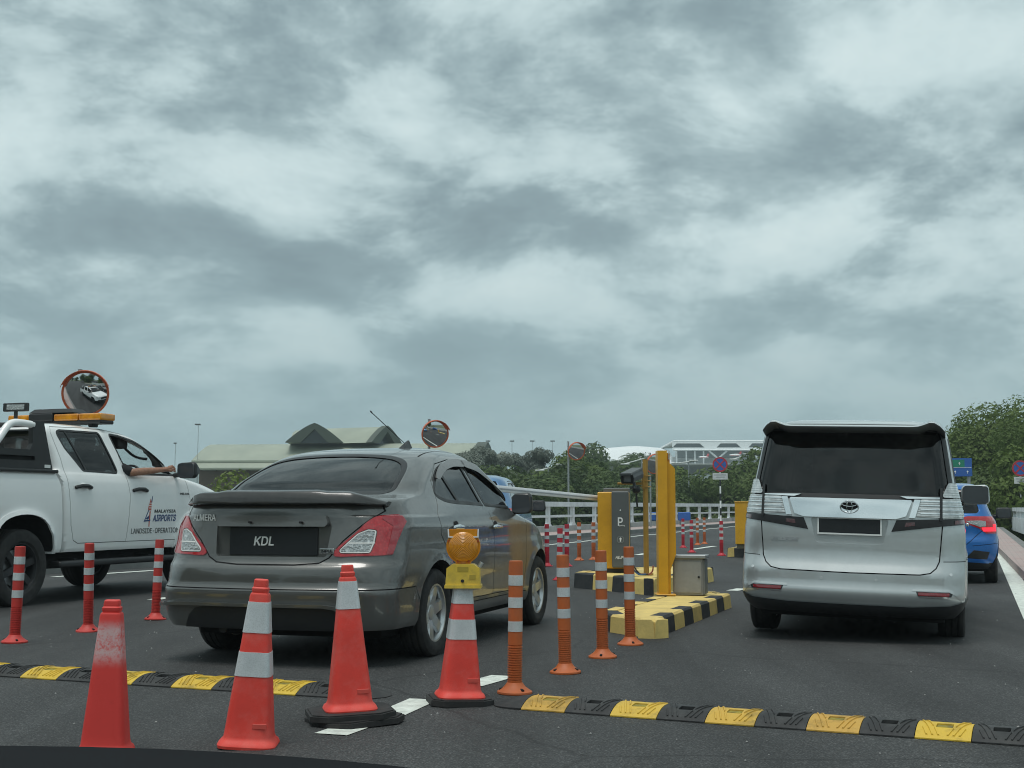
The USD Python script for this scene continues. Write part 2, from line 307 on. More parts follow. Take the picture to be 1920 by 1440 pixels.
def text_on(txt, height, width=None, depth=0.003, bold=False, slant=0.0):
    t = meshkit.text_mesh(txt, height, depth, bold); lo, hi = t.bounds
    t.apply_translation([-(lo[0] + hi[0]) / 2, -(lo[1] + hi[1]) / 2, 0])
    if width: t.apply_scale([width / (hi[0] - lo[0]), 1, 1])
    if slant: v = t.vertices.copy(); v[:, 0] += slant * v[:, 1]; t.vertices = v
    return t
def face_rear(m):                          # lettering in xy -> standing, facing -y
    m = m.copy(); v = m.vertices; m.vertices = np.column_stack([v[:, 0], -v[:, 2], v[:, 1]]); return m
def face_right(m):                         # lettering in xy -> standing, facing +x, read left to right along +y
    m = m.copy(); v = m.vertices; m.vertices = np.column_stack([v[:, 2], v[:, 0], v[:, 1]]); return m

# ------------------------------------------------------------------ car bodies: stacked plan outlines
class Body:
    def __init__(s, spec): s.c = spec; s.cache = {}
    def f(s, k, z):
        a = np.array(s.c[k], float); return PchipInterpolator(a[:, 0], a[:, 1])(np.clip(z, a[0, 0], a[-1, 0]))
    def outline(s, z):
        yr, yf, w = float(s.f('yr', z)), float(s.f('yf', z)), float(s.f('w', z))
        g = lambda k: float(s.f(k, z))
        def end(bow, rx, ry):
            rx = min(rx, .8 * w); x1 = np.linspace(0, w - rx, 16); y1 = bow * (x1 / w) ** 2
            a = np.linspace(0, np.pi / 2, 13)[1:]
            x2 = w - rx + rx * np.sin(a); y2 = bow * (x2 / w) ** 2 + ry * (1 - np.cos(a))
            return np.column_stack([np.r_[x1, x2], np.r_[y1, y2]])
        A = end(g('bow_r'), g('rx_r'), g('ry_r')); B = end(g('bow_f'), g('rx_f'), g('ry_f'))
        room = (yf - yr) * .96; tot = A[-1, 1] + B[-1, 1]
        if tot > room: A[:, 1] *= room / tot; B[:, 1] *= room / tot
        A[:, 1] += yr; B[:, 1] = yf - B[:, 1]
        ys = np.linspace(A[-1, 1], B[-1, 1], 66)[1:-1]
        h = np.vstack([A, np.column_stack([np.full(len(ys), w), ys]), B[::-1]])
        h[:, 0] *= s.c['taper'](h[:, 1], z)
        for (wy, wz, R, amt) in s.c['flare']:
            r = np.hypot(h[:, 1] - wy, z - wz)
            h[:, 0] += amt * np.exp(-((r - R - .045) / .05) ** 2) * (np.abs(h[:, 0]) > .6 * w)
        full = np.vstack([h, (h * [-1, 1])[-2:0:-1]])
        return np.column_stack([full, np.full(len(full), z)])
    def mesh(s, inset=0.0):
        if 'zs' not in s.cache:
            z = np.linspace(s.c['z0'], s.c['z1'], 1500)
            d = np.abs(np.diff(z)) + .55 * np.abs(np.diff(s.f('yr', z))) + .35 * np.abs(np.diff(s.f('yf', z))) + .8 * np.abs(np.diff(s.f('w', z)))
            L = np.r_[0, np.cumsum(d)]; s.cache['zs'] = np.interp(np.linspace(0, L[-1], s.c.get('nz', 110)), L, z)
            V = np.stack([s.outline(q) for q in s.cache['zs']]); nz, n = V.shape[:2]
            i = np.arange(n); j = (i + 1) % n; F = []
            for q in range(nz - 1):
                F += [np.stack([q * n + i, q * n + j, (q + 1) * n + j], 1), np.stack([q * n + i, (q + 1) * n + j, (q + 1) * n + i], 1)]
            v = V.reshape(-1, 3); v = np.vstack([v, V[0].mean(0), V[-1].mean(0)])
            F += [np.stack([np.full(n, nz * n), j, i], 1), np.stack([np.full(n, nz * n + 1), (nz - 1) * n + i, (nz - 1) * n + j], 1)]
            F = np.vstack(F); s.cache['m'] = (v, F)
            t = v[F]; fn = np.cross(t[:, 1] - t[:, 0], t[:, 2] - t[:, 0]); nn = np.zeros_like(v)
            for k in range(3): np.add.at(nn, F[:, k], fn)
            s.cache['n'] = nn / np.maximum(np.linalg.norm(nn, axis=1, keepdims=True), 1e-12)
        v, F = s.cache['m']
        return v - inset * s.cache['n'], F
    def S(s, inset=0.0):
        k = ('S', round(inset, 5))
        if k not in s.cache: s.cache[k] = Mf(s.mesh(inset))
        return s.cache[k]
    def rear_y(s, x, z):
        o = s.outline(z); n = len(o) // 2; return float(np.interp(abs(x), o[:29, 0], o[:29, 1]))
    def side_x(s, y, z):
        o = s.outline(z)[28:94]; return float(np.interp(y, o[:, 1], o[:, 0]))
    def patch(s, prism, out=0.003, deep=0.012):     # a skin piece of the body surface inside a prism
        return (s.S(-out) - s.S(deep)) ^ prism

def tyre_mesh(R, W, rim, flat=0.012):
    h = W / 2; p = [(rim, -h * .8), (rim + .02, -h * .95), ((R + rim) / 2, -h), (R - .035, -h * .97), (R - .012, -h * .86), (R, -h * .66)]
    for g in (-.45, 0, .45): p += [(R, h * (g - .07)), (R - .008, h * (g - .06)), (R - .008, h * (g + .06)), (R, h * (g + .07))]
    p += [(R, h * .66), (R - .012, h * .86), (R - .035, h * .97), ((R + rim) / 2, h), (rim + .02, h * .95), (rim, h * .8)]
    m = lathe(p + [p[0]], 48, caps=False); v = m.vertices.copy()
    v = np.column_stack([v[:, 2], v[:, 0], v[:, 1]]); v[:, 2] = np.maximum(v[:, 2], -R + flat); m.vertices = v
    return m
def rim_mesh(Rr, W, n, style='solid', depth=.05):
    """Wheel facing +x: outer lip, spokes, hub."""
    lip = lathe([(Rr - .022, W * .30), (Rr - .012, W * .40), (Rr, W * .41), (Rr + .004, W * .36), (Rr, -W * .4), (Rr - .02, -W * .4), (Rr - .03, W * .2), (Rr - .022, W * .30)], 48, caps=False)
    v = lip.vertices; lip.vertices = np.column_stack([v[:, 2], v[:, 0], v[:, 1]])
    parts = [lip]; x0 = W * .33
    hub = lathe([(.065, -.02), (.065, 0.0), (.055, .012), (.03, .016)], 24); v = hub.vertices; hub.vertices = np.column_stack([v[:, 2] + x0 - .03, v[:, 0], v[:, 1]])
    parts.append(hub)
    for k in range(n):
        a = 2 * np.pi * k / n + .3
        for da in ((0,) if style == 'solid' else (-.17, .17)):
            w0, w1 = (.045, .032) if style == 'solid' else (.022, .018)
            r0, r1 = .045, Rr - .012
            sec = []
            for r, w, x in ((r0, w0, x0 - .022), ((r0 + r1) / 2, (w0 + w1) / 2 * .92, x0 - .006), (r1, w1 * 1.15, x0)):
                sec.append([(x, r, -w), (x, r, w), (x - .02, r, -w * 1.25), (x - .02, r, w * 1.25)])
            for A, B in ((sec[0], sec[1]), (sec[1], sec[2])):
                q = m3.Manifold.hull_points(np.array(A + B))
                q = cat(q); c, s_ = np.cos(a + da * (1 if style != 'solid' else 0)), np.sin(a + da * (1 if style != 'solid' else 0)); v = q.vertices
                q.vertices = np.column_stack([v[:, 0], v[:, 1] * c - v[:, 2] * s_, v[:, 1] * s_ + v[:, 2] * c]); parts.append(q)
    return cat(parts)
def add_wheel(t, x, y, R, W, Rr, n, rim_mat, style='solid', cap=True):
    sgn = 1 if x > 0 else -1
    def place(m):
        m = m.copy() if hasattr(m, 'vertices') else cat(m); v = m.vertices.copy(); v[:, 0] *= sgn; m.vertices = v + [x, y, R - .008]
        if sgn < 0: m.invert()
        return m
    w = t.part('wheel', place(tyre_mesh(R, W, Rr)), M['rubber'])
    t.part('rim', place(rim_mesh(Rr, W, n, style)), rim_mat, under=w)
    d = lathe([(Rr * .72, -.012), (Rr * .72, .012)], 32); v = d.vertices; d.vertices = np.column_stack([v[:, 2] + W * .02, v[:, 0], v[:, 1]])
    t.part('brake_disc', place(d), M['steel'], under=w)
    b = lathe([(Rr - .004, -.01), (Rr - .004, .004)], 32); v = b.vertices; b.vertices = np.column_stack([v[:, 2] - W * .2, v[:, 0], v[:, 1]])
    t.part('wheel_inside', place(b), M['dark_void'], under=w)
    return w
def both(p): return (p, affinity.scale(p, -1, 1, origin=(0, 0)))
def line_poly(pts, w): return LineString(pts).buffer(w / 2, cap_style=2, join_style=1, quad_segs=3)

def on_rear(b, m, x, z, out=.002):        # lettering laid along the rear skin
    m = face_rear(m); v = m.vertices.copy(); d = v[:, 1].copy()
    v[:, 0] += x; v[:, 2] += z; xs = np.linspace(v[:, 0].min(), v[:, 0].max(), 24)
    ys = np.interp(v[:, 0], xs, [b.rear_y(q, z) for q in xs]); v[:, 1] = ys + d - out; m.vertices = v; return m
def on_right(b, m, y, z, out=.002):
    m = face_right(m); v = m.vertices.copy(); d = v[:, 0].copy(); v[:, 1] += y; v[:, 2] += z
    ys = np.linspace(v[:, 1].min() - .01, v[:, 1].max() + .01, 12); zs = np.linspace(v[:, 2].min() - .01, v[:, 2].max() + .01, 12)
    from scipy.interpolate import RegularGridInterpolator as RGI
    v[:, 0] = RGI((ys, zs), np.array([[b.side_x(p, q) for q in zs] for p in ys]))(v[:, 1:]) + d + out; m.vertices = v; return m
class CarMaker:
    """Collects cuts in a body and the parts made from its skin."""
    def __init__(s, thing, body, paint): s.t, s.b, s.paint, s.cuts, s.seams = thing, body, paint, [], []
    def side_seam(s, pts, w=.007, sides=(1, -1)):
        for sg in sides:
            q = prism_x(line_poly(pts, w), *((.56, 2) if sg > 0 else (-2, -.56))); s.seams.append(q)
    def rear_seam(s, pts, w=.007, y=(-1, 1.2)): s.seams.append(prism_y(line_poly(pts, w), *y))
    def top_seam(s, pts, w=.007, z=(.8, 3)): s.seams.append(prism_z(line_poly(pts, w), *z))
    def cut(s, *m): s.cuts += m
    def finish(s, extra_add=None):
        body = s.b.S(0)
        allcut = list(s.cuts)
        if s.seams:
            sm = m3.Manifold.batch_boolean(s.seams, m3.OpType.Add)
            allcut.append(sm - s.b.S(.012))
            fill = (sm ^ (s.b.S(.004) - s.b.S(.011)))
            if s.cuts: fill = fill - m3.Manifold.batch_boolean(s.cuts, m3.OpType.Add)
            for g in sorted(fill.decompose(), key=lambda q: -q.volume())[:14]: s.t.part('panel_gap', g, M['dark_void'])
        if extra_add is not None: body = body + extra_add
        body = body - m3.Manifold.batch_boolean(allcut, m3.OpType.Add)
        s.t.part('body', body, s.paint, smooth=28)

def arch_liners(t, ys, zc, R, x0, x1):
    for y in ys:
        for sg in (1, -1):
            c = Point(y, zc); cutb = sbox(y - 1, -1, y + 1, .22)
            a = prism_x(c.buffer(R, quad_segs=16).difference(c.buffer(R - .012, quad_segs=16)).difference(cutb), *((x0, x1) if sg > 0 else (-x1, -x0)))
            d = prism_x(c.buffer(R, quad_segs=16).difference(cutb), *((x0 - .012, x0 + .004) if sg > 0 else (-x0 - .004, -x0 + .012)))
            t.part('wheel_arch_liner', a + d, M['dark_void'])
# ------------------------------------------------------------------ grey sedan
M['grey_paint'] = mat('grey_paint', (0.116, 0.116, 0.111), 0.30, metal=0.55, var=0.05, vscale=1.5, coat=0.9, dirt=(0.15, 0.148, 0.14), dirtscale=1.6, dirtamt=0.25)
M['sedan_glass'] = glass('sedan_glass', (0.75, 0.85, 0.85), 0.14)
M['clear_lens'] = usdkit.material(stage, '/World/Looks/clear_lens', {
    'tc': ('texture_coordinate', {}), 'w': ('voronoi_texture', {'scale': 55.0}), 'b': ('bump', {'strength': 0.5, 'distance': 0.01}),
    'r': ('rgb_ramp', {'ramp': [(0, (0.55, 0.58, 0.58)), (0.5, (0.25, 0.27, 0.27)), (1, (0.7, 0.72, 0.72))]}),
    'p': ('principled_bsdf', {'roughness': 0.12, 'coat_weight': 1.0, 'metallic': 0.35})},
    [('tc.object', 'w.vector'), ('w.distance', 'b.height'), ('w.distance', 'r.fac'), ('r.color', 'p.base_color'), ('b.normal', 'p.normal')], surface='p.BSDF')
def lens(name, c0, c1, scale=60.0):
    return usdkit.material(stage, '/World/Looks/' + name, {
        'tc': ('texture_coordinate', {}), 'w': ('voronoi_texture', {'scale': scale}), 'b': ('bump', {'strength': 0.10, 'distance': 0.004}),
        'r': ('rgb_ramp', {'ramp': [(0, c1), (0.6, c0), (1, c0)]}), 'p': ('principled_bsdf', {'roughness': 0.16, 'coat_weight': 1.0, 'coat_roughness': 0.02})},
        [('tc.object', 'w.vector'), ('w.distance', 'b.height'), ('w.distance', 'r.fac'), ('r.color', 'p.base_color'), ('b.normal', 'p.normal')], surface='p.BSDF')
M['red_lens'] = lens('red_lens', (0.36, 0.004, 0.010), (0.50, 0.012, 0.02))
M['outer_red_lens'] = lens('outer_red_lens', (0.27, 0.012, 0.02), (0.34, 0.02, 0.03))
M['dark_red_lens'] = lens('dark_red_lens', (0.16, 0.006, 0.01), (0.26, 0.01, 0.015))
M['plate_black'] = mat('plate_black', (0.012, 0.014, 0.016), 0.4, var=0.1)
M['plate_white'] = mat('plate_white', (0.75, 0.76, 0.74), 0.4, var=0.05)
M['seat_fabric'] = mat('seat_fabric', (0.03, 0.03, 0.03), 0.9)

sedan_spec = dict(z0=.245, z1=1.545, nz=130,
    yr=[(.24, .05), (.28, .03), (.36, .004), (.44, -.016), (.50, -.030), (.512, -.028), (.526, .0), (.60, .004), (.655, .02), (.69, .06), (.80, .085), (.95, .115), (1.04, .125), (1.085, .15), (1.112, .22), (1.128, .38), (1.15, .53), (1.25, .74), (1.36, 1.0), (1.45, 1.27), (1.495, 1.50), (1.525, 1.78), (1.545, 2.1)],
    yf=[(.19, 4.25), (.3, 4.36), (.5, 4.42), (.62, 4.40), (.72, 4.33), (.82, 4.2), (.90, 3.98), (.97, 3.62), (1.02, 3.38), (1.06, 3.2), (1.2, 2.98), (1.40, 2.58), (1.48, 2.42), (1.52, 2.3), (1.545, 2.2)],
    w=[(.24, .80), (.30, .828), (.36, .836), (.50, .838), (.62, .8475), (.74, .8475), (.82, .84), (.90, .842), (.98, .822), (1.05, .79), (1.12, .755), (1.3, .672), (1.40, .622), (1.455, .585), (1.495, .525), (1.525, .42), (1.545, .22)],
    bow_r=[(.19, .10), (.6, .11), (.7, .07), (1.05, .08), (1.15, .10), (1.5, .1), (1.545, .05)], rx_r=[(.19, .16), (.45, .17), (.6, .24), (.7, .32), (1.05, .34), (1.15, .22), (1.4, .2), (1.545, .15)], ry_r=[(.19, .2), (.45, .2), (.65, .27), (1.0, .34), (1.15, .3), (1.5, .3), (1.545, .1)],
    bow_f=[(.19, .2), (1.0, .22), (1.1, .15), (1.545, .1)], rx_f=[(.19, .35), (1.0, .4), (1.1, .25), (1.545, .15)], ry_f=[(.19, .3), (1.0, .4), (1.1, .2), (1.545, .1)],
    taper=lambda y, z: 1 - .075 * np.clip((1.5 - y) / 1.5, 0, 1) ** 2 * (1 if z > 1.0 else .45) - .16 * np.clip((y - 3.3) / 1.1, 0, 1) ** 2,
    flare=[(.965, .31, .31, .012), (3.565, .31, .31, .012)])
SED = Body(sedan_spec)
STH = math.radians(17.4); so = G(805, 1229)[:2] - np.array([math.cos(STH), -math.sin(STH)]) * .83 - np.array([math.sin(STH), math.cos(STH)]) * .965
sedan = T('sedan_car', 'dark grey saloon car with rear spoiler and red and clear tail lights', 'car', (so[0], so[1], 0), -STH, scale=(1.07, 1, 1))
SW = dict(outer=[(1.175, 1.165), (1.30, 1.265), (1.47, 1.345), (1.75, 1.405), (2.05, 1.415), (2.35, 1.385), (2.65, 1.275), (2.95, 1.125), (3.06, 1.045), (2.5, 1.065), (1.9, 1.085), (1.50, 1.095), (1.28, 1.115)])
def build_sedan():
    t, b = sedan, SED; c = CarMaker(t, b, M['grey_paint'])
    DLO = rounded(Polygon(smooth_poly(SW['outer'])), .015)
    strip_ = lambda pts, w: LineString(pts).buffer(w / 2, cap_style=2)
    Bp = strip_([(2.18, 1.0), (2.02, 1.5)], .10); Q = strip_([(1.62, 1.05), (1.42, 1.42)], .035)
    panes = [rounded(g, .01) for g in polys(DLO.buffer(-.012).difference(Bp).difference(Q))]
    cav_reg = prism_x(Polygon([(.75, .62), (3.1, .62), (3.1, .98), (2.55, 1.5), (1.4, 1.5), (.75, 1.12)]), -.78, .78)
    cav = b.S(.045) ^ cav_reg
    rear_glass = rounded(Polygon([(-.56, 1.16)] + [tuple(q) for q in smooth_poly([(-.60, 1.175), (-.585, 1.25), (-.55, 1.335), (-.49, 1.395), (-.38, 1.43), (-.2, 1.447), (0, 1.452), (.2, 1.447), (.38, 1.43), (.49, 1.395), (.55, 1.335), (.585, 1.25), (.60, 1.175)], 5, False)] + [(.56, 1.16)]), .02)
    RG = prism_y(rear_glass, .3, 1.75); wsp = Polygon([(-.6, 1.09), (.6, 1.09), (.5, 1.45), (-.5, 1.45)]); WS = prism_y(rounded(wsp, .04), 2.3, 3.6)
    wcut = m3.Manifold.batch_boolean([prism_x(p, -2, 2) for p in panes] + [RG, WS], m3.OpType.Add)
    arches = [prism_x(Point(y, .315).buffer(.365, quad_segs=20), a, a2) for y in (.965, 3.565) for a, a2 in ((.52, 2), (-2, -.52))]
    # recess for the number plate
    rec = rounded(Polygon([(-.37, .725), (.40, .725), (.42, .94), (-.39, .94)]), .02)
    recess = prism_y(rec, -.5, .135)
    c.cut(cav, wcut, recess, *arches)
    # lamp openings stay in the body: lenses lie 3 mm proud
    L_R = rounded(Polygon(smooth_poly([(.445, .745), (.575, .885), (.635, .96), (.70, 1.0), (.86, 1.005), (.9, .97), (.87, .85), (.855, .755), (.6, .735)], 4)), .012)
    clear = rounded(Polygon([(.475, .757), (.592, .88), (.645, .905), (.685, .90), (.68, .82), (.665, .757)]), .012)
    for k, (lp, cp) in enumerate(zip(both(L_R), both(clear))):
        LIM = prism_x(Polygon([(-1, .6), (.20, .6), (.27, .755), (.38, .92), (.43, .96), (.40, 1.03), (-1, 1.1)]), -2, 2)
        py = lambda p, y1=.62: prism_y(p, -1, y1) ^ LIM
        red = b.patch(py(lp.difference(cp.buffer(.008))) , .006)
        h = t.part('tail_light', red, M['red_lens'], smooth=35)
        outer = lp.difference(cp.buffer(.03)).intersection(affinity.scale(Polygon([(.745, .70), (.76, .93), (.70, .98), (.70, 1.05), (.95, 1.05), (.95, .70)]), 1 if k == 0 else -1, 1, origin=(0, 0)))
        t.part('outer_lens', b.patch(py(outer.buffer(-.004)), .0085), M['outer_red_lens'], under=h)
        t.part('clear_lens', b.patch(py(cp.buffer(-.004)), .006), M['clear_lens'], under=h)
        bar_ = affinity.scale(Polygon([(.54, .815), (.685, .815), (.685, .823), (.545, .823)]), 1 if k == 0 else -1, 1, origin=(0, 0))
        t.part('lens_divider', b.patch(py(bar_), .0075), M['plate_white'], under=h)
        edge = cp.buffer(.003).difference(cp.buffer(-.003)); t.part('lens_rim', b.patch(py(edge), .0072), M['plate_white'], under=h)
        low = lp.buffer(.004).difference(lp.buffer(-.004)); t.part('lens_surround', b.patch(py(low), .0045), M['dark_red_lens'], under=h)
    # seams
    lid = [(-.70, 1.03), (-.62, .95), (-.50, .83), (-.42, .72), (-.36, .685), (-.2, .672), (.2, .672), (.36, .685), (.42, .72), (.50, .83), (.62, .95), (.70, 1.03), (.665, 1.10)]
    c.rear_seam(lid, .009, (-1, .6))
    c.rear_seam([(-.9, .515), (-.5, .512), (.5, .512), (.9, .515)], .008, (-1, .55))
    c.side_seam([(.56, .515), (.62, .40)], .006)
    c.side_seam([(1.02, .85), (1.02, .99), (1.14, 1.10), (1.20, 1.25), (1.45, 1.385), (1.8, 1.43), (2.3, 1.415), (2.75, 1.29), (3.10, 1.08), (3.14, .9), (3.12, .5), (3.06, .36)], .007)
    c.side_seam([(1.02, .86), (1.30, .62), (1.36, .42), (1.42, .36), (3.06, .36)], .007)
    c.side_seam([(2.22, .36), (2.24, .8), (2.2, 1.02)], .007)
    c.side_seam([(1.33, .33), (3.15, .33)], .008)
    for sg in (-1, 1): c.top_seam(smooth_poly([(sg * .53, 1.38), (sg * .515, 1.6), (sg * .505, 1.9), (sg * .50, 2.3)], 4, False), .012, (1.3, 3))
    c.finish()
    # glass, trims
    for p in panes:
        for sg in (1, -1): t.part('side_window', (b.S(.004) - b.S(.009)) ^ prism_x(p.buffer(.004), *((.3, 2) if sg > 0 else (-2, -.3))), M['sedan_glass'])
    t.part('rear_window', (b.S(.003) - b.S(.008)) ^ prism_y(rear_glass.buffer(.004), .3, 1.75), M['sedan_glass'])
    t.part('windscreen', (b.S(.003) - b.S(.008)) ^ prism_y(rounded(wsp, .04).buffer(.004), 2.3, 3.6), M['sedan_glass'])
    trim = DLO.buffer(.012).difference(m3poly_union(panes).buffer(-.002)).difference(Bp.buffer(-.03))
    for sg in (1, -1): t.part('window_trim', b.patch(prism_x(trim, *((.3, 2) if sg > 0 else (-2, -.3))), .002, .004), M['black_plastic'])
    rim = rear_glass.buffer(.012).difference(rear_glass.buffer(-.012)); t.part('rear_window_seal', b.patch(prism_y(rim, .3, 1.75), .0015, .004), M['black_plastic'])
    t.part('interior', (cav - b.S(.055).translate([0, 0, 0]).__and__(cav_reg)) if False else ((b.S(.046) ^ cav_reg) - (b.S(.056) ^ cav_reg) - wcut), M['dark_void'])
    # wind deflectors over the side windows
    vis = Polygon(smooth_poly([(1.30, 1.285), (1.50, 1.375), (1.78, 1.43), (2.06, 1.44), (2.06, 1.385), (1.8, 1.375), (1.55, 1.335), (1.36, 1.27)], 5))
    vis2 = Polygon(smooth_poly([(2.075, 1.44), (2.38, 1.41), (2.68, 1.30), (2.98, 1.14), (2.93, 1.11), (2.62, 1.24), (2.35, 1.345), (2.075, 1.385)], 5))
    M['smoked'] = mat('smoked_plastic', (0.05, 0.042, 0.038), 0.25, coat=0.6)
    for sg in (1, -1):
        for q in (vis, vis2): t.part('wind_deflector', (b.S(-.022) - b.S(-.014)) ^ prism_x(q, *((.3, 2) if sg > 0 else (-2, -.3))), M['smoked'])
    # boot-lid garnish, plate, badges
    gar = rounded(Polygon([(-.36, .927), (.39, .927), (.408, .95), (.39, 1.0), (-.35, 1.0), (-.37, .95)]), .015)
    g = ((b.S(-.042) - b.S(.0)) ^ prism_y(gar, -1, .3)); g = g - prism_y(Polygon([(-.33, .972), (.36, .972), (.36, .979), (-.33, .979)]), -1, .072)
    t.part('boot_garnish', g, M['grey_paint'])
    for x in (-.12, .235): t.part('lock_hole', cat(bar((x, .05, .955), (x, .088, .955), .008, 10)), M['dark_void'])
    pl = t.part('number_plate', rbox((.62, .012, .19), (.015, .128, .828), .005), M['plate_black'])
    tx = face_rear(text_on('KDL', .058, .14, .003, True, .15)); tx.apply_translation([-.045, .1205, .828]); t.part('plate_letters', tx, M['plate_white'], under=pl)
    t.part('model_badge', on_rear(b, text_on('ALMERA', .042, .19, .004, True), -.50, .985), mat('badge_silver', (.62, .63, .62), .3, metal=.2, var=.03))
    bd = rbox((.10, .006, .034), (.405, .088, .765), .003); pb = t.part('maker_badge', bd, M['chrome'])
    tx = face_rear(text_on('IMPUL', .019, .082, .003, True)); tx.apply_translation([.405, .0845, .765]); t.part('badge_letters', tx, M['black_plastic'], under=pb)
    # rear spoiler: lip swept along the lid edge
    xs = np.linspace(-.71, .71, 41); V = []
    for x in xs:
        a = abs(x) / .71; y0 = .10 + .10 * a ** 2 + .14 * max(0, a - .8) / .2; hgt = .074 * (1 - .75 * max(0, (a - .72) / .28) ** 1.3); ctr = .012 * (1 if abs(x) < .33 else max(0, 1 - (abs(x) - .33) / .06))
        zb = 1.072 + .004 * a - .012 * max(0, (a - .75) / .25); V.append([(x, y0, zb), (x, y0 - .035, zb + .012), (x, y0 - .03, zb + hgt + ctr * .6), (x, y0 + .02, zb + hgt + .014 + ctr), (x, y0 + .15, zb + hgt * .7 + .006), (x, y0 + .17, zb)])
    V = np.array(V); n, k = V.shape[:2]; F = []
    for i in range(n - 1):
        for j in range(k): a_, b_ = i * k + j, i * k + (j + 1) % k; F += [(a_, b_, b_ + k), (a_, b_ + k, a_ + k)]
    F += [(0, j + 1, j) for j in range(1, k - 1)] + [((n - 1) * k, (n - 1) * k + j, (n - 1) * k + j + 1) for j in range(1, k - 1)]
    sp = Mf((V.reshape(-1, 3), np.array(F)[:, ::-1])); t.part('rear_spoiler', sp, mat('spoiler_paint', (0.022, 0.019, 0.017), 0.3, coat=0.7), smooth=40)
    # skirt: lower rear valance with black centre
    dif = Polygon([(-.60, .22), (-.54, .33), (-.49, .375), (-.42, .39), (.42, .39), (.49, .375), (.54, .33), (.60, .22)])
    t.part('rear_diffuser', b.patch(prism_y(dif, -1, .5), .004, .02), M['black_plastic'])
    lipp = line_poly([(-.83, .385), (-.60, .405), (-.40, .407), (.42, .407), (.50, .395), (.565, .34), (.62, .26)], .022)
    t.part('skirt_lip', b.patch(prism_y(lipp, -1, .6), .04, .01), M['grey_paint'])
    t.part('exhaust_pipe', cat(bar((-.33, .12, .235), (-.33, .5, .24), .03, 14)), M['black_plastic'])
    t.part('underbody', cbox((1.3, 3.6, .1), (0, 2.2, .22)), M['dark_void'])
    # handles
    for y, z in ((1.33, .905), (2.27, .895)):
        for sg in (1, -1):
            x = sg * (float(b.f('w', z)) + .018)
            h = m3.Manifold.batch_hull([m3.Manifold.sphere(.018, 12).scale([.8, 1.5, 1]).translate([x, y - .085 + .17 * q, z + (.008 if 0 < q < 1 else 0)]) for q in (0, .5, 1)])
            p = t.part('door_handle', h, M['chrome']); cup = m3.Manifold.sphere(.045, 20).scale([.3, 1, .8]).translate([x - sg * .022, y, z + .015]); t.part('handle_recess', cup, M['dark_void'], under=p)
    cap_y = .80
    # mirrors
    for sg in (1, -1):
        xm = sg * .865
        sh = m3.Manifold.batch_hull([m3.Manifold.sphere(.045, 16).translate([xm + dx, 2.93 + dy, 1.085 + dz]) for dx, dy, dz in ((-.042, 0, -.045), (.048, 0, -.04), (.042, 0, .055), (-.036, 0, .05), (-.01, .08, -.02), (.02, .08, .02))])
        p = t.part('door_mirror', sh, mat('mirror_shell', (0.03, 0.03, 0.03), 0.35, coat=.3) if sg > 0 else '/World/Looks/mirror_shell')
        gl = rounded(sbox(xm - .074, 1.008, xm + .078, 1.165), .035); t.part('mirror_glass', prism_y(gl, 2.881, 2.888), M['chrome'] if False else mat('mirror_glass', (0.05, 0.055, 0.06), .06) if sg > 0 else '/World/Looks/mirror_glass', under=p)
        t.part('mirror_arm', m3.Manifold.batch_hull([m3.Manifold.sphere(.022, 10).translate([sg * .80, 2.95, 1.02]), m3.Manifold.sphere(.03, 10).translate([sg * .84, 2.95, 1.035])]), M['black_plastic'], under=p)
    # aerial and shark fin, wheels, interior
    fin = m3.Manifold.hull_points(np.array([(-.020, 1.84, 1.525), (.020, 1.84, 1.525), (-.016, 2.06, 1.53), (.016, 2.06, 1.53), (-.007, 2.0, 1.60), (.007, 2.0, 1.60), (0, 2.03, 1.59)]) + np.array([.22, 0, 0]))
    t.part('aerial_base', fin, M['black_plastic'])
    t.part('aerial', cat(bar((.215, 1.93, 1.575), (.115, 1.50, 1.80), .0032, 8), bar((.117, 1.51, 1.795), (.115, 1.49, 1.806), .006, 8)), M['black_plastic'])
    for x, y in ((.745, .965), (-.745, .965), (.745, 3.565), (-.745, 3.565)): add_wheel(t, x, y, .312, .19, .205, 6, M['alloy'])
    arch_liners(t, (.965, 3.565), .315, .364, .521, .79)
    for x, y in ((.36, 2.25), (-.36, 2.25)):
        s_ = cat(rbox((.5, .5, .14), (x, y + .12, .66), .05), rbox((.48, .14, .58), (x, y - .14, .95), .05), rbox((.26, .09, .17), (x, y - .19, 1.30), .04)); t.part('front_seat', s_, M['seat_fabric'])
    t.part('rear_seat', cat(rbox((1.25, .16, .55), (0, 1.35, .88), .05)), M['seat_fabric'])
    wh = trimesh.creation.torus(.175, .014, 32, 8); wh.apply_transform(trimesh.transformations.rotation_matrix(math.radians(65), [1, 0, 0])); wh.apply_translation([.36, 2.72, 1.0])
    t.part('steering_wheel', cat(wh, bar((.36, 2.72, 1.0), (.36, 2.95, .9), .03, 10), bar((.19, 2.72, 1.0), (.53, 2.72, 1.0), .018, 8)), M['black_plastic'])
    t.part('dashboard', rbox((1.25, .4, .2), (0, 3.05, .92), .06), M['black_plastic'])
def m3poly_union(ps): return shapely.union_all(ps)
build_sedan()
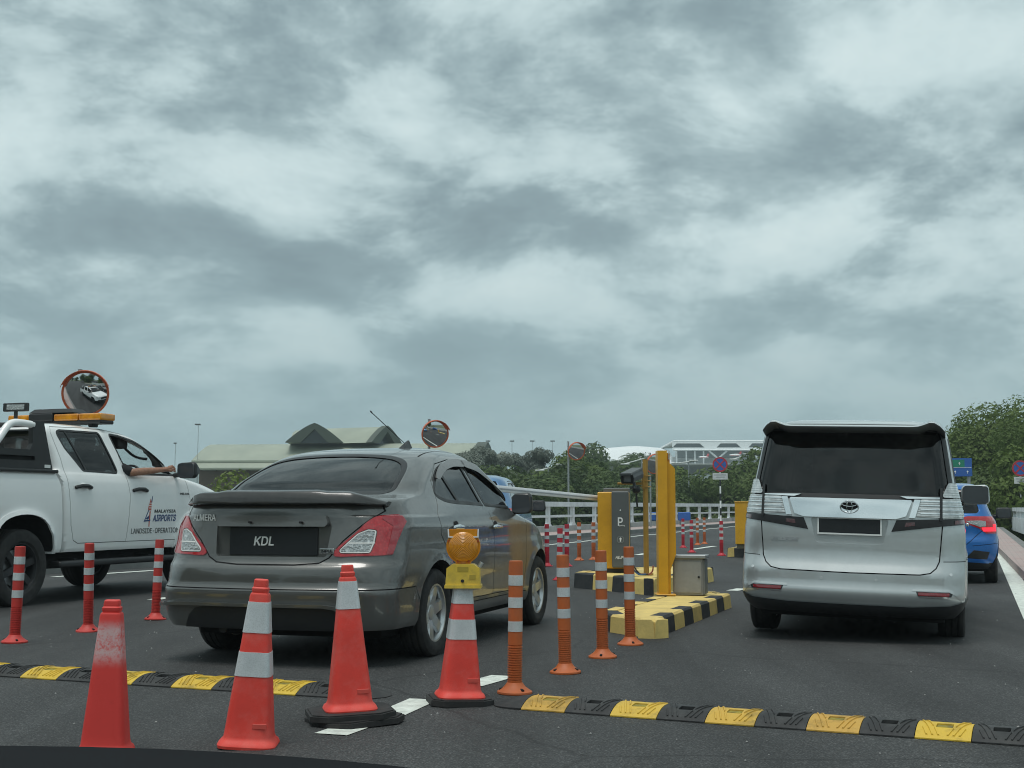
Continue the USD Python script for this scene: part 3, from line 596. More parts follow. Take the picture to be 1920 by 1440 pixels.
# ------------------------------------------------------------------ silver people carrier
M['silver_paint'] = mat('silver_paint', (0.50, 0.525, 0.525), 0.34, metal=0.66, var=0.03, vscale=1.0, coat=0.9, dirt=(0.33, 0.33, 0.32), dirtscale=1.3, dirtamt=0.3)
M['dark_glass'] = glass('dark_glass', (0.75, 0.85, 0.85), 0.11)
M['satin_chrome'] = mat('satin_chrome', (0.78, 0.80, 0.81), 0.16, metal=1.0, var=0.03)
M['ribbed_lens'] = usdkit.material(stage, '/World/Looks/ribbed_lens', {
    'tc': ('texture_coordinate', {}), 'w': ('wave_texture', {'bands_direction': 'z', 'scale': 16.0, 'distortion': 0.4, 'detail': 1.0}), 'n': ('noise_texture', {'scale': 14.0, 'detail': 3.0}), 'b': ('bump', {'strength': 0.35, 'distance': 0.006}),
    'r': ('rgb_ramp', {'ramp': [(0.25, (0.30, 0.31, 0.31)), (0.5, (0.52, 0.54, 0.54)), (0.75, (0.70, 0.72, 0.72))]}),
    'p': ('principled_bsdf', {'roughness': 0.14, 'coat_weight': 1.0, 'metallic': 0.5})},
    [('tc.object', 'w.vector'), ('tc.object', 'n.vector'), ('w.fac', 'b.height'), ('n.fac', 'r.fac'), ('r.color', 'p.base_color'), ('b.normal', 'p.normal')], surface='p.BSDF')
M['deep_red_lens'] = lens('deep_red_lens', (0.05, 0.006, 0.008), (0.09, 0.01, 0.012))
van_spec = dict(z0=.235, z1=1.925, nz=120,
    yr=[(.235, .16), (.30, .06), (.36, .01), (.40, -.018), (.44, -.024), (.475, -.006), (.53, .0), (.58, .002), (.62, .018), (.68, .045), (.76, .06), (.88, .062), (1.0, .07), (1.10, .086), (1.18, .104), (1.26, .135), (1.6, .27), (1.76, .35), (1.82, .40), (1.86, .55), (1.89, .75), (1.91, 1.1), (1.925, 1.6)],
    yf=[(.235, 4.7), (.5, 4.9), (.8, 4.88), (1.0, 4.75), (1.1, 4.4), (1.3, 4.05), (1.7, 3.4), (1.82, 3.1), (1.87, 2.8), (1.925, 2.2)],
    w=[(.235, .83), (.30, .885), (.40, .92), (.6, .925), (.9, .922), (1.05, .905), (1.15, .885), (1.25, .86), (1.45, .825), (1.7, .785), (1.78, .76), (1.83, .71), (1.865, .62), (1.89, .53), (1.91, .42), (1.925, .25)],
    bow_r=[(.235, .10), (.6, .10), (1.2, .10), (1.8, .09), (1.9, .05)], rx_r=[(.235, .16), (.5, .19), (.9, .2), (1.15, .2), (1.3, .16), (1.8, .15), (1.9, .1)], ry_r=[(.235, .2), (.5, .22), (1.1, .26), (1.3, .2), (1.8, .18), (1.9, .1)],
    bow_f=[(.235, .2), (1.9, .15)], rx_f=[(.235, .35), (1.9, .2)], ry_f=[(.235, .3), (1.9, .2)],
    taper=lambda y, z: 1 - .03 * np.clip((1.0 - y) / 1.0, 0, 1) ** 2 - .1 * np.clip((y - 3.8) / 1.1, 0, 1) ** 2,
    flare=[(1.0, .34, .34, .012), (4.0, .34, .34, .012)])
VAN = Body(van_spec)
ur = G(1791, 1191)[:2]; VTH = math.radians(19.0)
vo = ur - np.array([math.cos(VTH), -math.sin(VTH)]) * .79 - np.array([math.sin(VTH), math.cos(VTH)]) * .95
van = T('people_carrier', 'silver people carrier with wide black rear window and chrome tailgate bar', 'van', (vo[0], vo[1], -.01), -VTH, tilt=(0, .03, 0), scale=(.95, .95, .95))
def build_van():
    t, b = van, VAN; c = CarMaker(t, b, M['silver_paint'])
    gl = rounded(Polygon([(-.80, 1.215), (-.73, 1.70), (-.70, 1.79), (.70, 1.79), (.73, 1.70), (.80, 1.215)]), .03)
    side = [rounded(Polygon([(.42, 1.24), (1.55, 1.20), (1.60, 1.70), (.62, 1.68)]), .04), rounded(Polygon([(1.65, 1.20), (2.65, 1.16), (2.65, 1.70), (1.70, 1.70)]), .04), rounded(Polygon([(2.75, 1.15), (3.85, 1.10), (3.45, 1.62), (2.75, 1.69)]), .04)]
    RG = prism_y(gl, -.5, .9); wsp = rounded(Polygon([(-.7, 1.22), (.7, 1.22), (.62, 1.74), (-.62, 1.74)]), .05); WS = prism_y(wsp, 3.0, 4.6)
    reg = sbox(.3, .7, 3.9, 1.82); creg = prism_x(reg, -.8, .8); cav = b.S(.05) ^ creg
    wcut = m3.Manifold.batch_boolean([prism_x(p, -2, 2) for p in side] + [RG, WS], m3.OpType.Add)
    arches = [prism_x(Point(y, .345).buffer(.405, quad_segs=20), a, a2) for y in (1.0, 4.0) for a, a2 in ((.56, 2), (-2, -.56))]
    rec = rounded(Polygon([(-.27, .82), (.27, .82), (.32, 1.04), (-.32, 1.04)]), .035); recess = prism_y(rec, -.5, .092)
    c.cut(cav, wcut, recess, *arches)
    c.rear_seam([(-.72, 1.22), (-.735, 1.0), (-.71, .70), (-.685, .645), (-.64, .605), (-.56, .59), (0, .585), (.56, .59), (.64, .605), (.685, .645), (.71, .70), (.735, 1.0), (.72, 1.22)], .010, (-.5, .5))
    for sg in (1, -1):
        c.rear_seam([(sg * .74, .70), (sg * 1.0, .705)], .006, (-.5, .9))
    c.side_seam([(.9, .72), (.5, .71)], .006)
    c.side_seam([(1.62, .35), (1.62, 1.80)], .007); c.side_seam([(2.70, .35), (2.70, 1.78)], .007); c.side_seam([(3.85, .4), (3.88, 1.1)], .007); c.side_seam([(.6, 1.08), (2.7, 1.04)], .02)
    # bumper undercut
    und = Polygon([(-.93, .20), (-.93, .36), (-.70, .455), (-.60, .36), (.60, .36), (.70, .455), (.93, .36), (.93, .20)])
    c.finish()
    t.part('lower_valance', b.patch(prism_y(Polygon([(-.94, .22), (-.94, .385), (-.80, .345), (-.5, .325), (.5, .325), (.80, .345), (.94, .385), (.94, .22)]), -1, .7), .008, .02), mat('valance_plastic', (0.018, 0.019, 0.02), 0.5))
    for sg in (1, -1):
        pl = lambda P_: P_ if sg > 0 else affinity.scale(P_, -1, 1, origin=(0, 0))
        brow = line_poly([(.50, .468), (.78, .472), (.84, .44), (.91, .36)], .018)
        t.part('bumper_crease', b.patch(prism_y(pl(brow), -1, .7), .004, .012), M['silver_paint'])
        t.part('bumper_pocket', b.patch(prism_y(pl(Polygon([(.545, .42), (.80, .42), (.82, .455), (.53, .458)])), -1, .6), .002, .01), M['black_plastic'])
        t.part('reflector', b.patch(prism_y(pl(Polygon([(.55, .425), (.785, .425), (.79, .452), (.545, .452)])), -1, .6), .005, .01), M['dark_red_lens'])
        t.part('reflector_lip', b.patch(prism_y(pl(Polygon([(.55, .412), (.785, .412), (.785, .421), (.55, .421)])), -1, .6), .009, .01), M['satin_chrome'])
        # tail light: clear ribbed lens over a dark red lower blade
        yl = .50
        LIM = prism_x(Polygon([(-1, .5), (.34, .5), (.40, 1.02), (.46, 1.12), (.40, 1.40), (-1, 1.5)]), -2, 2)
        lensP = Polygon([(.57, 1.205), (.905, 1.215), (.905, 1.07), (.88, 1.055), (.72, 1.055), (.53, 1.062)])
        h = t.part('tail_light', b.patch(prism_y(pl(lensP), -1, yl) ^ LIM, .012, .012), M['ribbed_lens'], smooth=35)
        for z in (1.085, 1.118, 1.151, 1.184): t.part('lens_rib', b.patch(prism_y(pl(Polygon([(.56, z), (.90, z), (.90, z + .008), (.57, z + .008)])), -1, yl) ^ LIM, .016, .012), M['satin_chrome'], under=h)
        t.part('lens_post', b.patch(prism_y(pl(Polygon([(.715, 1.03), (.735, 1.03), (.735, 1.30), (.715, 1.30)])), -1, .7), .018, .012), M['black_plastic'], under=h)
        t.part('upper_lens', b.patch(prism_y(pl(rounded(Polygon([(.745, 1.222), (.885, 1.222), (.87, 1.30), (.85, 1.345), (.78, 1.345), (.735, 1.24)]), .015)), -1, .7) ^ LIM, .014, .012), M['ribbed_lens'], under=h)
        low = Polygon([(.335, .93), (.375, 1.028), (.72, 1.045), (.91, 1.055), (.91, 1.005), (.72, .985)])
        t.part('lower_lens', b.patch(prism_y(pl(low), -1, yl) ^ LIM, .006, .012), mat('smoke_lens', (0.010, 0.009, 0.010), 0.3) if sg > 0 else '/World/Looks/smoke_lens', under=h)
        t.part('red_lens', b.patch(prism_y(pl(Polygon([(.44, .975), (.52, .985), (.52, 1.015), (.45, 1.01)])), -1, yl), .009, .012), M['deep_red_lens'], under=h)
        t.part('side_lens', b.patch(prism_y(pl(Polygon([(.83, 1.005), (.91, 1.015), (.91, 1.045), (.83, 1.035)])), -1, yl) ^ LIM, .009, .012), M['deep_red_lens'], under=h)
        t.part('chrome_blade', b.patch(prism_y(pl(Polygon([(.515, 1.20), (.565, 1.20), (.52, 1.048), (.475, 1.048)])), -1, .5), .022, .012), M['satin_chrome'], under=h)
        t.part('chrome_tip', b.patch(prism_y(pl(Polygon([(.46, 1.205), (.72, 1.213), (.72, 1.222), (.40, 1.225)])), -1, .5), .016, .012), M['satin_chrome'], under=h)
        t.part('parking_sensor', b.patch(prism_y(pl(Point(.22, .535).buffer(.012)), -1, .3), .003, .01), mat('sensor_silver', (.62, .64, .64), .3, metal=.5) if sg > 0 else '/World/Looks/sensor_silver')
        t.part('parking_sensor', b.patch(prism_y(pl(Point(.80, .60).buffer(.012)), -1, .5), .003, .01), '/World/Looks/sensor_silver')
    bar_ = rounded(Polygon([(-.50, 1.195), (.50, 1.195), (.45, 1.06), (.37, 1.035), (-.37, 1.035), (-.45, 1.06)]), .012)
    t.part('chrome_bar', b.patch(prism_y(bar_, -1, .4), .022, .01), M['satin_chrome'])
    # emblem: three ovals
    def oval(rx, rz, r, x=0, z=0):
        q = trimesh.creation.torus(1, .1, 32, 8); v = q.vertices; a = np.arctan2(v[:, 1], v[:, 0]); d = np.hypot(v[:, 0], v[:, 1]) - 1
        q.vertices = np.column_stack([np.cos(a) * (rx + d * r * 10) + x, v[:, 2] * r * 10, np.sin(a) * (rz + d * r * 10) + z]); return q
    e = cat(oval(.072, .050, .006), oval(.022, .047, .005), oval(.058, .018, .005, 0, .022)); e.apply_translation([0, b.rear_y(0, 1.125) - .03, 1.125]); t.part('emblem', e, M['chrome'])
    q = m3.Manifold.sphere(1, 32).scale([.07, .012, .048]).translate([0, b.rear_y(0, 1.125) - .018, 1.125]); t.part('emblem_ground', q, M['dark_void'])
    p = t.part('number_plate', rbox((.50, .012, .125), (0, .084, .965), .005), M['plate_black'])
    fr = sbox(-.26, .893, .26, 1.037).difference(sbox(-.247, .906, .247, 1.024)); t.part('plate_frame', prism_y(fr, .074, .09), M['plate_white'], under=p)
    t.part('model_badge', on_rear(b, text_on('VELLFIRE', .028, .235, .004, True, .2), -.535, .845), M['steel'])
    t.part('rear_window', (b.S(.004) - b.S(.010)) ^ prism_y(gl.buffer(.004), -.5, .9), M['dark_glass'])
    inner = rounded(Polygon([(-.58, 1.25), (-.61, 1.38), (-.59, 1.66), (-.54, 1.72), (.54, 1.72), (.59, 1.66), (.61, 1.38), (.58, 1.25)]), .06)
    t.part('parcel_shelf', b.S(.013) ^ prism_z(sbox(-.8, -.2, .8, .6), 1.19, 1.242), M['black_plastic'])
    t.part('window_frit', (b.S(.011) - b.S(.013)) ^ prism_y(gl.buffer(.006).difference(inner), -.5, .9), M['dark_void'])
    t.part('window_ledge', b.patch(prism_y(Polygon([(-.74, 1.186), (.74, 1.186), (.76, 1.232), (-.76, 1.232)]), -.5, .9), .006, .006), M['black_plastic'])
    frame = gl.buffer(.03).difference(gl.buffer(-.004)); t.part('window_surround', b.patch(prism_y(frame, -.5, .9), .002, .006), M['black_plastic'])
    for p_ in side:
        for sg in (1, -1): t.part('side_window', (b.S(.004) - b.S(.010)) ^ prism_x(p_.buffer(.004), *((.3, 2) if sg > 0 else (-2, -.3))), M['dark_glass'])
    for sg in (1, -1): t.part('window_belt', b.patch(prism_x(rounded(Polygon([(.36, 1.21), (3.95, 1.07), (3.5, 1.70), (2.7, 1.745), (.55, 1.73)]), .04).difference(shapely.union_all(side)), *((.3, 2) if sg > 0 else (-2, -.3))), .0015, .006), M['black_plastic'])
    t.part('windscreen', (b.S(.004) - b.S(.010)) ^ prism_y(wsp.buffer(.004), 3.0, 4.6), M['sedan_glass'])
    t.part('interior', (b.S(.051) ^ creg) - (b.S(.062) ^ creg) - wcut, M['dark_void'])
    # roof spoiler
    xs = np.linspace(-.755, .755, 37); V = []
    for x in xs:
        a = abs(x) / .755; y0 = .14 + .06 * a ** 2 + .10 * max(0, (a - .85) / .15) ** 2; zt = 1.812 + .040 * math.exp(-((a - .86) / .10) ** 2) - .035 * max(0, (a - .9) / .1) ** 2
        zb = zt - .03; V.append([(x, y0, zt - .012), (x, y0 + .06, zb), (x, y0 + .30, zb - .04), (x, y0 + .55, zt - .03), (x, y0 + .5, zt + .005), (x, y0 + .05, zt + .004)])
    V = np.array(V); n, k = V.shape[:2]; F = []
    for i in range(n - 1):
        for j in range(k): a_, b_ = i * k + j, i * k + (j + 1) % k; F += [(a_, b_, b_ + k), (a_, b_ + k, a_ + k)]
    F += [(0, j + 1, j) for j in range(1, k - 1)] + [((n - 1) * k, (n - 1) * k + j, (n - 1) * k + j + 1) for j in range(1, k - 1)]
    t.part('roof_spoiler', Mf((V.reshape(-1, 3), np.array(F)[:, ::-1])), M['silver_paint'], smooth=18)
    t.part('spoiler_underside', b.patch(prism_y(Polygon([(-.72, 1.775), (.72, 1.775), (.69, 1.835), (-.69, 1.835)]), -.5, .9), .02, .004), M['black_plastic'])
    for x, y in ((.80, 1.0), (-.80, 1.0), (.80, 4.0), (-.80, 4.0)): add_wheel(t, x, y, .345, .225, .225, 5, M['alloy'])
    arch_liners(t, (1.0, 4.0), .345, .404, .56, .86)
    t.part('underbody', cbox((1.5, 4.2, .16), (0, 2.4, .27)), M['dark_void'])
    for sg in (1, -1):
        sh = m3.Manifold.batch_hull([m3.Manifold.sphere(.045, 16).translate([sg * 1.04 + dx, 3.72 + dy, 1.28 + dz]) for dx, dy, dz in ((-.10, 0, -.06), (.10, 0, -.05), (.09, 0, .07), (-.10, 0, .06), (-.03, .1, 0), (.05, .1, .02))])
        p = t.part('door_mirror', sh, M['silver_paint']); t.part('mirror_glass', prism_y(rounded(sbox(sg * 1.04 - .13, 1.19, sg * 1.04 + .13, 1.38), .04), 3.668, 3.68), '/World/Looks/mirror_glass', under=p)
        t.part('mirror_arm', m3.Manifold.batch_hull([m3.Manifold.sphere(.03, 10).translate([sg * .86, 3.75, 1.18]), m3.Manifold.sphere(.035, 10).translate([sg * .97, 3.74, 1.23])]), M['black_plastic'], under=p)
        t.part('door_handle', rbox((.03, .2, .035), (sg * .945, 2.45, .98), .012), M['chrome'])
    for x in (-.4, .4): t.part('rear_seat', cat(rbox((.5, .14, .5), (x, 1.0, 1.0), .05), rbox((.26, .09, .17), (x, .95, 1.36), .04)), M['seat_fabric'])
build_van()
# ------------------------------------------------------------------ white pickup
M['white_paint'] = mat('white_paint', (0.81, 0.82, 0.81), 0.3, var=0.015, vscale=1.0, coat=0.8, dirt=(0.55, 0.54, 0.52), dirtscale=1.4, dirtamt=0.25)
M['open_glass'] = glass('clear_glass', (0.92, 0.97, 0.96), 0.9)
M['amber'] = usdkit.material(stage, '/World/Looks/amber_lens', {
    'tc': ('texture_coordinate', {}), 'w': ('wave_texture', {'bands_direction': 'x', 'scale': 14.0, 'distortion': 1.0}), 'b': ('bump', {'strength': 0.3, 'distance': 0.005}), 'n': ('noise_texture', {'scale': 9.0, 'detail': 3.0}),
    'r': ('rgb_ramp', {'ramp': [(0.3, (0.42, 0.14, 0.002)), (0.7, (0.70, 0.28, 0.006))]}), 'p': ('principled_bsdf', {'roughness': 0.18, 'coat_weight': 1.0, 'subsurface_weight': 0.0})},
    [('tc.object', 'w.vector'), ('tc.object', 'n.vector'), ('n.fac', 'r.fac'), ('w.fac', 'b.height'), ('r.color', 'p.base_color'), ('b.normal', 'p.normal')], surface='p.BSDF')
pick_spec = dict(z0=.55, z1=2.035, nz=140,
    yr=[(.55, .12), (.62, .06), (.8, .04), (1.40, .03), (1.43, .05), (1.445, .5), (1.452, 1.70), (1.47, 1.80), (1.6, 1.78), (1.9, 1.70), (1.97, 1.75), (2.01, 1.95), (2.035, 2.3)],
    yf=[(.55, 5.35), (.7, 5.52), (1.0, 5.55), (1.15, 5.50), (1.25, 5.40), (1.30, 5.25), (1.36, 4.98), (1.42, 4.62), (1.46, 4.40), (1.60, 4.20), (1.78, 3.86), (1.92, 3.50), (1.99, 3.1), (2.02, 2.8), (2.035, 2.6)],
    w=[(.55, .88), (.60, .905), (.75, .925), (1.0, .935), (1.2, .93), (1.34, .915), (1.42, .89), (1.46, .87), (1.6, .83), (1.8, .765), (1.93, .715), (1.98, .66), (2.015, .55), (2.035, .35)],
    bow_r=[(.55, .02), (1.43, .02), (1.5, .03), (2.035, .02)], rx_r=[(.55, .06), (1.43, .06), (1.5, .12), (2.035, .15)], ry_r=[(.55, .06), (1.43, .06), (1.5, .08), (2.035, .1)],
    bow_f=[(.55, .12), (1.3, .15), (1.46, .2), (2.035, .1)], rx_f=[(.55, .3), (1.3, .35), (1.46, .2), (2.035, .15)], ry_f=[(.55, .35), (1.3, .5), (1.46, .25), (2.035, .1)],
    taper=lambda y, z: 1 - .06 * np.clip((y - 4.4) / 1.1, 0, 1) ** 2,
    flare=[(1.25, .42, .50, .03), (4.50, .42, .48, .03)])
PK = Body(pick_spec)
po = np.array([(48 - 960) / 2400 * 13.83, 13.83]) - RN * .92 - RD * 1.25
pickup = T('pickup_truck', 'white double-cab pickup with amber roof light bar and black roll bar', 'pickup', (po[0], po[1], 0), -TH)
def build_pickup():
    t, b = pickup, PK; c = CarMaker(t, b, M['white_paint'])
    rg = rounded(Polygon([(1.95, 1.905), (2.03, 1.932), (2.72, 1.938), (2.92, 1.46), (2.28, 1.475), (2.04, 1.727)]), .035)
    rg_q = LineString([(2.10, 1.95), (2.36, 1.44)]).buffer(.012)
    fg = rounded(Polygon([(2.905, 1.933), (3.09, 1.921), (3.34, 1.873), (3.76, 1.739), (4.10, 1.579), (4.22, 1.465), (3.17, 1.456), (3.08, 1.50)]), .025)
    bwin = rounded(Polygon([(-.74, 1.50), (.74, 1.50), (.64, 1.93), (-.64, 1.93)]), .05); wsp = rounded(Polygon([(-.76, 1.49), (.76, 1.49), (.62, 1.93), (-.62, 1.93)]), .05)
    BW = prism_y(bwin, 1.6, 2.0); WS = prism_y(wsp, 3.2, 4.7)
    creg = prism_x(Polygon([(1.86, .75), (4.5, .75), (4.45, 1.46), (3.45, 1.97), (1.86, 1.97)]), -.9, .9)
    cav = b.S(.05) ^ creg
    wcut = m3.Manifold.batch_boolean([prism_x(p, -2, 2) for p in (rg, fg)] + [BW, WS], m3.OpType.Add)
    arch = lambda y, R: prism_x(rounded(Polygon(smooth_poly([(y - R, .40), (y - R * .93, .70), (y - R * .6, .93), (y, 1.0), (y + R * .6, .93), (y + R * .93, .70), (y + R, .40), (y + R, -.2), (y - R, -.2)], 4)), .01), .5, 2)
    arches = [arch(y, R) for y, R in ((1.25, .53), (4.50, .47))]; arches += [a.mirror([1, 0, 0]) for a in arches]
    bed = cbox((1.62, 1.55, .62), (0, .90, 1.36), .02)
    gap = prism_x(Polygon([(1.80, 1.6), (1.78, 1.44), (1.84, 1.30), (1.90, .5), (1.93, .5), (1.875, 1.30), (1.82, 1.44), (1.815, 1.6)]), -2, 2)
    c.cut(cav, wcut, bed, gap, *arches)
    c.side_seam([(1.86, 1.90), (1.90, 1.965), (2.5, 1.985), (2.9, 1.98), (3.3, 1.925), (3.8, 1.77), (4.25, 1.53), (4.27, 1.4), (4.36, 1.10), (4.24, .72), (4.16, .66)], .007)
    c.side_seam([(1.86, 1.90), (1.93, 1.6), (1.97, 1.3), (2.02, .85), (2.08, .68), (2.16, .645), (4.16, .645)], .008)
    c.side_seam([(2.95, 1.93), (3.04, 1.44), (3.09, 1.2), (3.07, .95), (3.04, .645)], .008)
    c.side_seam([(1.70, 1.005), (5.2, 1.0)], .004) if False else None
    c.top_seam([(.72, 4.45), (.70, 5.0), (.55, 5.4)], .008, (1.2, 3)); c.top_seam([(-.72, 4.45), (-.70, 5.0), (-.55, 5.4)], .008, (1.2, 3))
    c.finish()
    side = lambda sg: ((.3, 2) if sg > 0 else (-2, -.3))
    for sg in (1, -1):
        t.part('rear_side_window', (b.S(.006) - b.S(.011)) ^ prism_x(rg.buffer(.004), *side(sg)), M['sedan_glass'])
        t.part('window_divider', b.patch(prism_x(rg_q.intersection(rg), *side(sg)), .0, .02), M['black_plastic'])
        for q in (rg, fg): t.part('window_seal', b.patch(prism_x(q.buffer(.012).difference(q.buffer(-.010)), *side(sg)), .002, .02), M['black_plastic'])
    # the far front window is shut, the near one is wound down
    t.part('front_side_window', (b.S(.006) - b.S(.011)) ^ prism_x(fg.buffer(.004), -2, -.3), M['open_glass'])
    t.part('windscreen', (b.S(.006) - b.S(.011)) ^ prism_y(wsp.buffer(.004), 3.2, 4.7), M['open_glass'])
    t.part('rear_window', (b.S(.006) - b.S(.011)) ^ prism_y(bwin.buffer(.004), 1.6, 2.0), M['sedan_glass'])
    t.part('interior', (b.S(.051) ^ creg) - (b.S(.061) ^ creg) - wcut, M['dark_void'])
    for x, y in ((.40, 3.05), (-.40, 3.05)):
        st = t.part('front_seat', cat(rbox((.5, .5, .16), (x, y + .15, 1.12), .05), rbox((.48, .16, .62), (x, y - .15, 1.42), .06)), M['seat_fabric'])
        t.part('headrest', rbox((.27, .10, .17), (x, y - .17, 1.80), .045), M['seat_fabric'], under=st)
    t.part('rear_bench', rbox((1.4, .18, .6), (0, 2.1, 1.35), .06), M['seat_fabric'])
    wh = trimesh.creation.torus(.185, .016, 32, 8); wh.apply_transform(trimesh.transformations.rotation_matrix(math.radians(62), [1, 0, 0])); wh.apply_translation([.40, 3.72, 1.42])
    t.part('steering_wheel', cat(wh, bar((.4, 3.72, 1.42), (.4, 4.0, 1.3), .03, 10), bar((.22, 3.72, 1.42), (.58, 3.72, 1.42), .02, 8)), M['black_plastic'])
    t.part('dashboard', rbox((1.5, .5, .3), (0, 4.12, 1.28), .08), M['black_plastic'])
    gh = tube(smooth_poly([(.62, 3.40, 1.87), (.57, 3.42, 1.81), (.56, 3.5, 1.76), (.58, 3.60, 1.70), (.63, 3.68, 1.67), (.70, 3.72, 1.66)], 4, False), .017); t.part('grab_handle', gh, M['black_plastic'])
    t.part('sun_visor', rbox((.30, .20, .15), (.50, 3.30, 1.85), .03), M['black_plastic'])
    t.part('rear_view_mirror', rbox((.24, .03, .09), (0, 3.75, 1.80), .012), M['black_plastic'])
    # door mirrors
    for sg in (1, -1):
        sh = m3.Manifold.batch_hull([m3.Manifold.sphere(.05, 16).translate([sg * 1.10 + dx, 4.03 + dy, 1.52 + dz]) for dx, dy, dz in ((-.09, 0, -.05), (.09, 0, -.05), (.08, 0, .06), (-.09, 0, .05), (-.03, .12, -.01), (.05, .11, 0))])
        p = t.part('door_mirror', sh, M['black_plastic']); t.part('mirror_glass', prism_y(rounded(sbox(sg * 1.10 - .12, 1.43, sg * 1.10 + .12, 1.61), .04), 3.972, 3.984), '/World/Looks/mirror_glass', under=p)
        t.part('mirror_arm', m3.Manifold.batch_hull([m3.Manifold.sphere(.03, 10).translate([sg * .88, 4.06, 1.46]), m3.Manifold.sphere(.035, 10).translate([sg * 1.0, 4.05, 1.47])]), M['black_plastic'], under=p)
    for y, z in ((2.22, 1.285), (3.28, 1.262)):
        for sg in (1, -1):
            x0 = b.side_x(y, z)
            h = m3.Manifold.batch_boolean([m3.Manifold.batch_hull([m3.Manifold.sphere(.022, 12).translate([sg * (x0 + a[2]), y + a[0], z + a[1]]), m3.Manifold.sphere(.022, 12).translate([sg * (x0 + q[2]), y + q[0], z + q[1]])]) for a, q in zip([(-.13, -.005, .012), (-.06, .012, .03), (.06, .012, .03)], [(-.06, .012, .03), (.06, .012, .03), (.13, -.005, .012)])], m3.OpType.Add)
            p = t.part('door_handle', h, M['black_plastic']); t.part('handle_recess', m3.Manifold.sphere(.07, 20).scale([.18, 1, .75]).translate([sg * (x0 - .004), y, z - .005]), M['white_paint'], under=p)
    # black sports bar and its white hoop
    for sg in (1, -1):
        pan = Polygon([(1.47, 2.0), (1.645, 2.005), (1.815, 1.475), (1.79, 1.455), (.30, 1.445), (.30, 1.50), (.70, 1.53), (.86, 1.70), (.96, 1.72), (1.03, 1.685), (1.44, 1.685), (1.48, 1.75)])
        slot = rounded(sbox(.98, 1.565, 1.52, 1.615), .015)
        pm = prism_x(rounded(pan, .02).difference(slot), *((.76, .82) if sg > 0 else (-.82, -.76)))
        p = t.part('roll_bar_panel', pm, M['black_plastic']); t.part('slot_back', prism_x(slot.buffer(.01), *((.775, .785) if sg > 0 else (-.785, -.775))), M['dark_void'], under=p)
        t.part('panel_sticker', prism_x(rounded(sbox(1.68, 1.49, 1.775, 1.525), .006), *((.8205, .823) if sg > 0 else (-.823, -.8205))), M['plate_white'], under=p)
        t.part('bed_rail_cap', rbox((.10, 1.75, .035), (sg * .875, .92, 1.452), .012), M['black_plastic'])
    for sg in (1, -1): t.part('roll_bar_hoop', tube(smooth_poly([(sg * .80, .86, 1.66), (sg * .80, .99, 1.80), (sg * .795, 1.10, 1.92), (sg * .79, 1.20, 1.965), (sg * .79, 1.34, 1.97), (sg * .79, 1.50, 1.96)], 5, False), .040, 16), M['white_paint'])
    t.part('roll_bar_cross_tube', tube([(-.76, 1.56, 1.97), (.76, 1.56, 1.97)], .03, 12), M['black_plastic'])
    # light bar, control box, work lamp
    lb = t.part('light_bar_base', rbox((1.38, .26, .05), (.02, 2.90, 2.08), .02), M['black_plastic'])
    for x0, x1 in ((-.67, -.34), (.02, .38), (.39, .72)): t.part('amber_lens', rbox((x1 - x0, .28, .085), ((x0 + x1) / 2, 2.90, 2.14), .02), M['amber'], under=lb)
    t.part('light_bar_box', rbox((.36, .30, .10), (-.17, 2.90, 2.145), .02), M['black_plastic'], under=lb)
    for x in (-.5, .5): t.part('light_bar_foot', rbox((.06, .12, .06), (x, 2.90, 2.05), .01), M['black_plastic'], under=lb)
    ar = t.part('arrow_board', m3.Manifold.hull_points(np.array([(x, y, z) for x, y, z in ((-.36, 2.77, 2.20), (.30, 2.77, 2.20), (-.36, 3.07, 2.20), (.30, 3.07, 2.20), (-.30, 2.81, 2.25), (.24, 2.81, 2.25), (-.30, 3.03, 2.25), (.24, 3.03, 2.25))])), M['black_plastic'])
    t.part('maker_sticker', prism_y(sbox(-.24, 2.13, -.12, 2.18), 2.766, 2.769), M['plate_white'], under=ar)
    wl = t.part('work_lamp', rbox((.36, .06, .11), (-.52, 1.52, 2.255), .012).rotate([0, 4, 0]).translate([.157, 0, -.036]) if False else rbox((.34, .06, .10), (.05, 2.08, 2.215), .012), M['black_plastic'])
    t.part('lamp_glass', rbox((.25, .01, .06), (.07, 2.046, 2.215), .004), M['clear_lens'], under=wl); t.part('lamp_stem', cat(bar((.05, 2.08, 2.17), (.05, 2.08, 1.98), .022, 12)), M['black_plastic'], under=wl)
    # door lettering
    x = lambda y, z: b.side_x(y, z)
    navy = mat('navy_print', (0.02, 0.05, 0.16), .4, var=.03); dk = mat('black_print', (0.02, 0.025, 0.025), .4, var=.03); red = mat('red_print', (0.5, 0.10, 0.07), .4, var=.03)
    w2 = on_right(b, text_on('MALAYSIA', .038, .45, .002, True, .2), 3.80, 1.005); t.part('door_lettering', w2, dk)
    w2 = on_right(b, text_on('AIRPORTS', .078, .48, .002, True, .2), 3.79, .92); t.part('door_lettering', w2, navy)
    w2 = on_right(b, text_on('LANDSIDE-OPERATIONS', .062, 1.02, .002, False), 3.635, .765); t.part('door_lettering', w2, dk)
    def flat(poly): q = trimesh.creation.extrude_polygon(poly, .002, engine='earcut'); return q
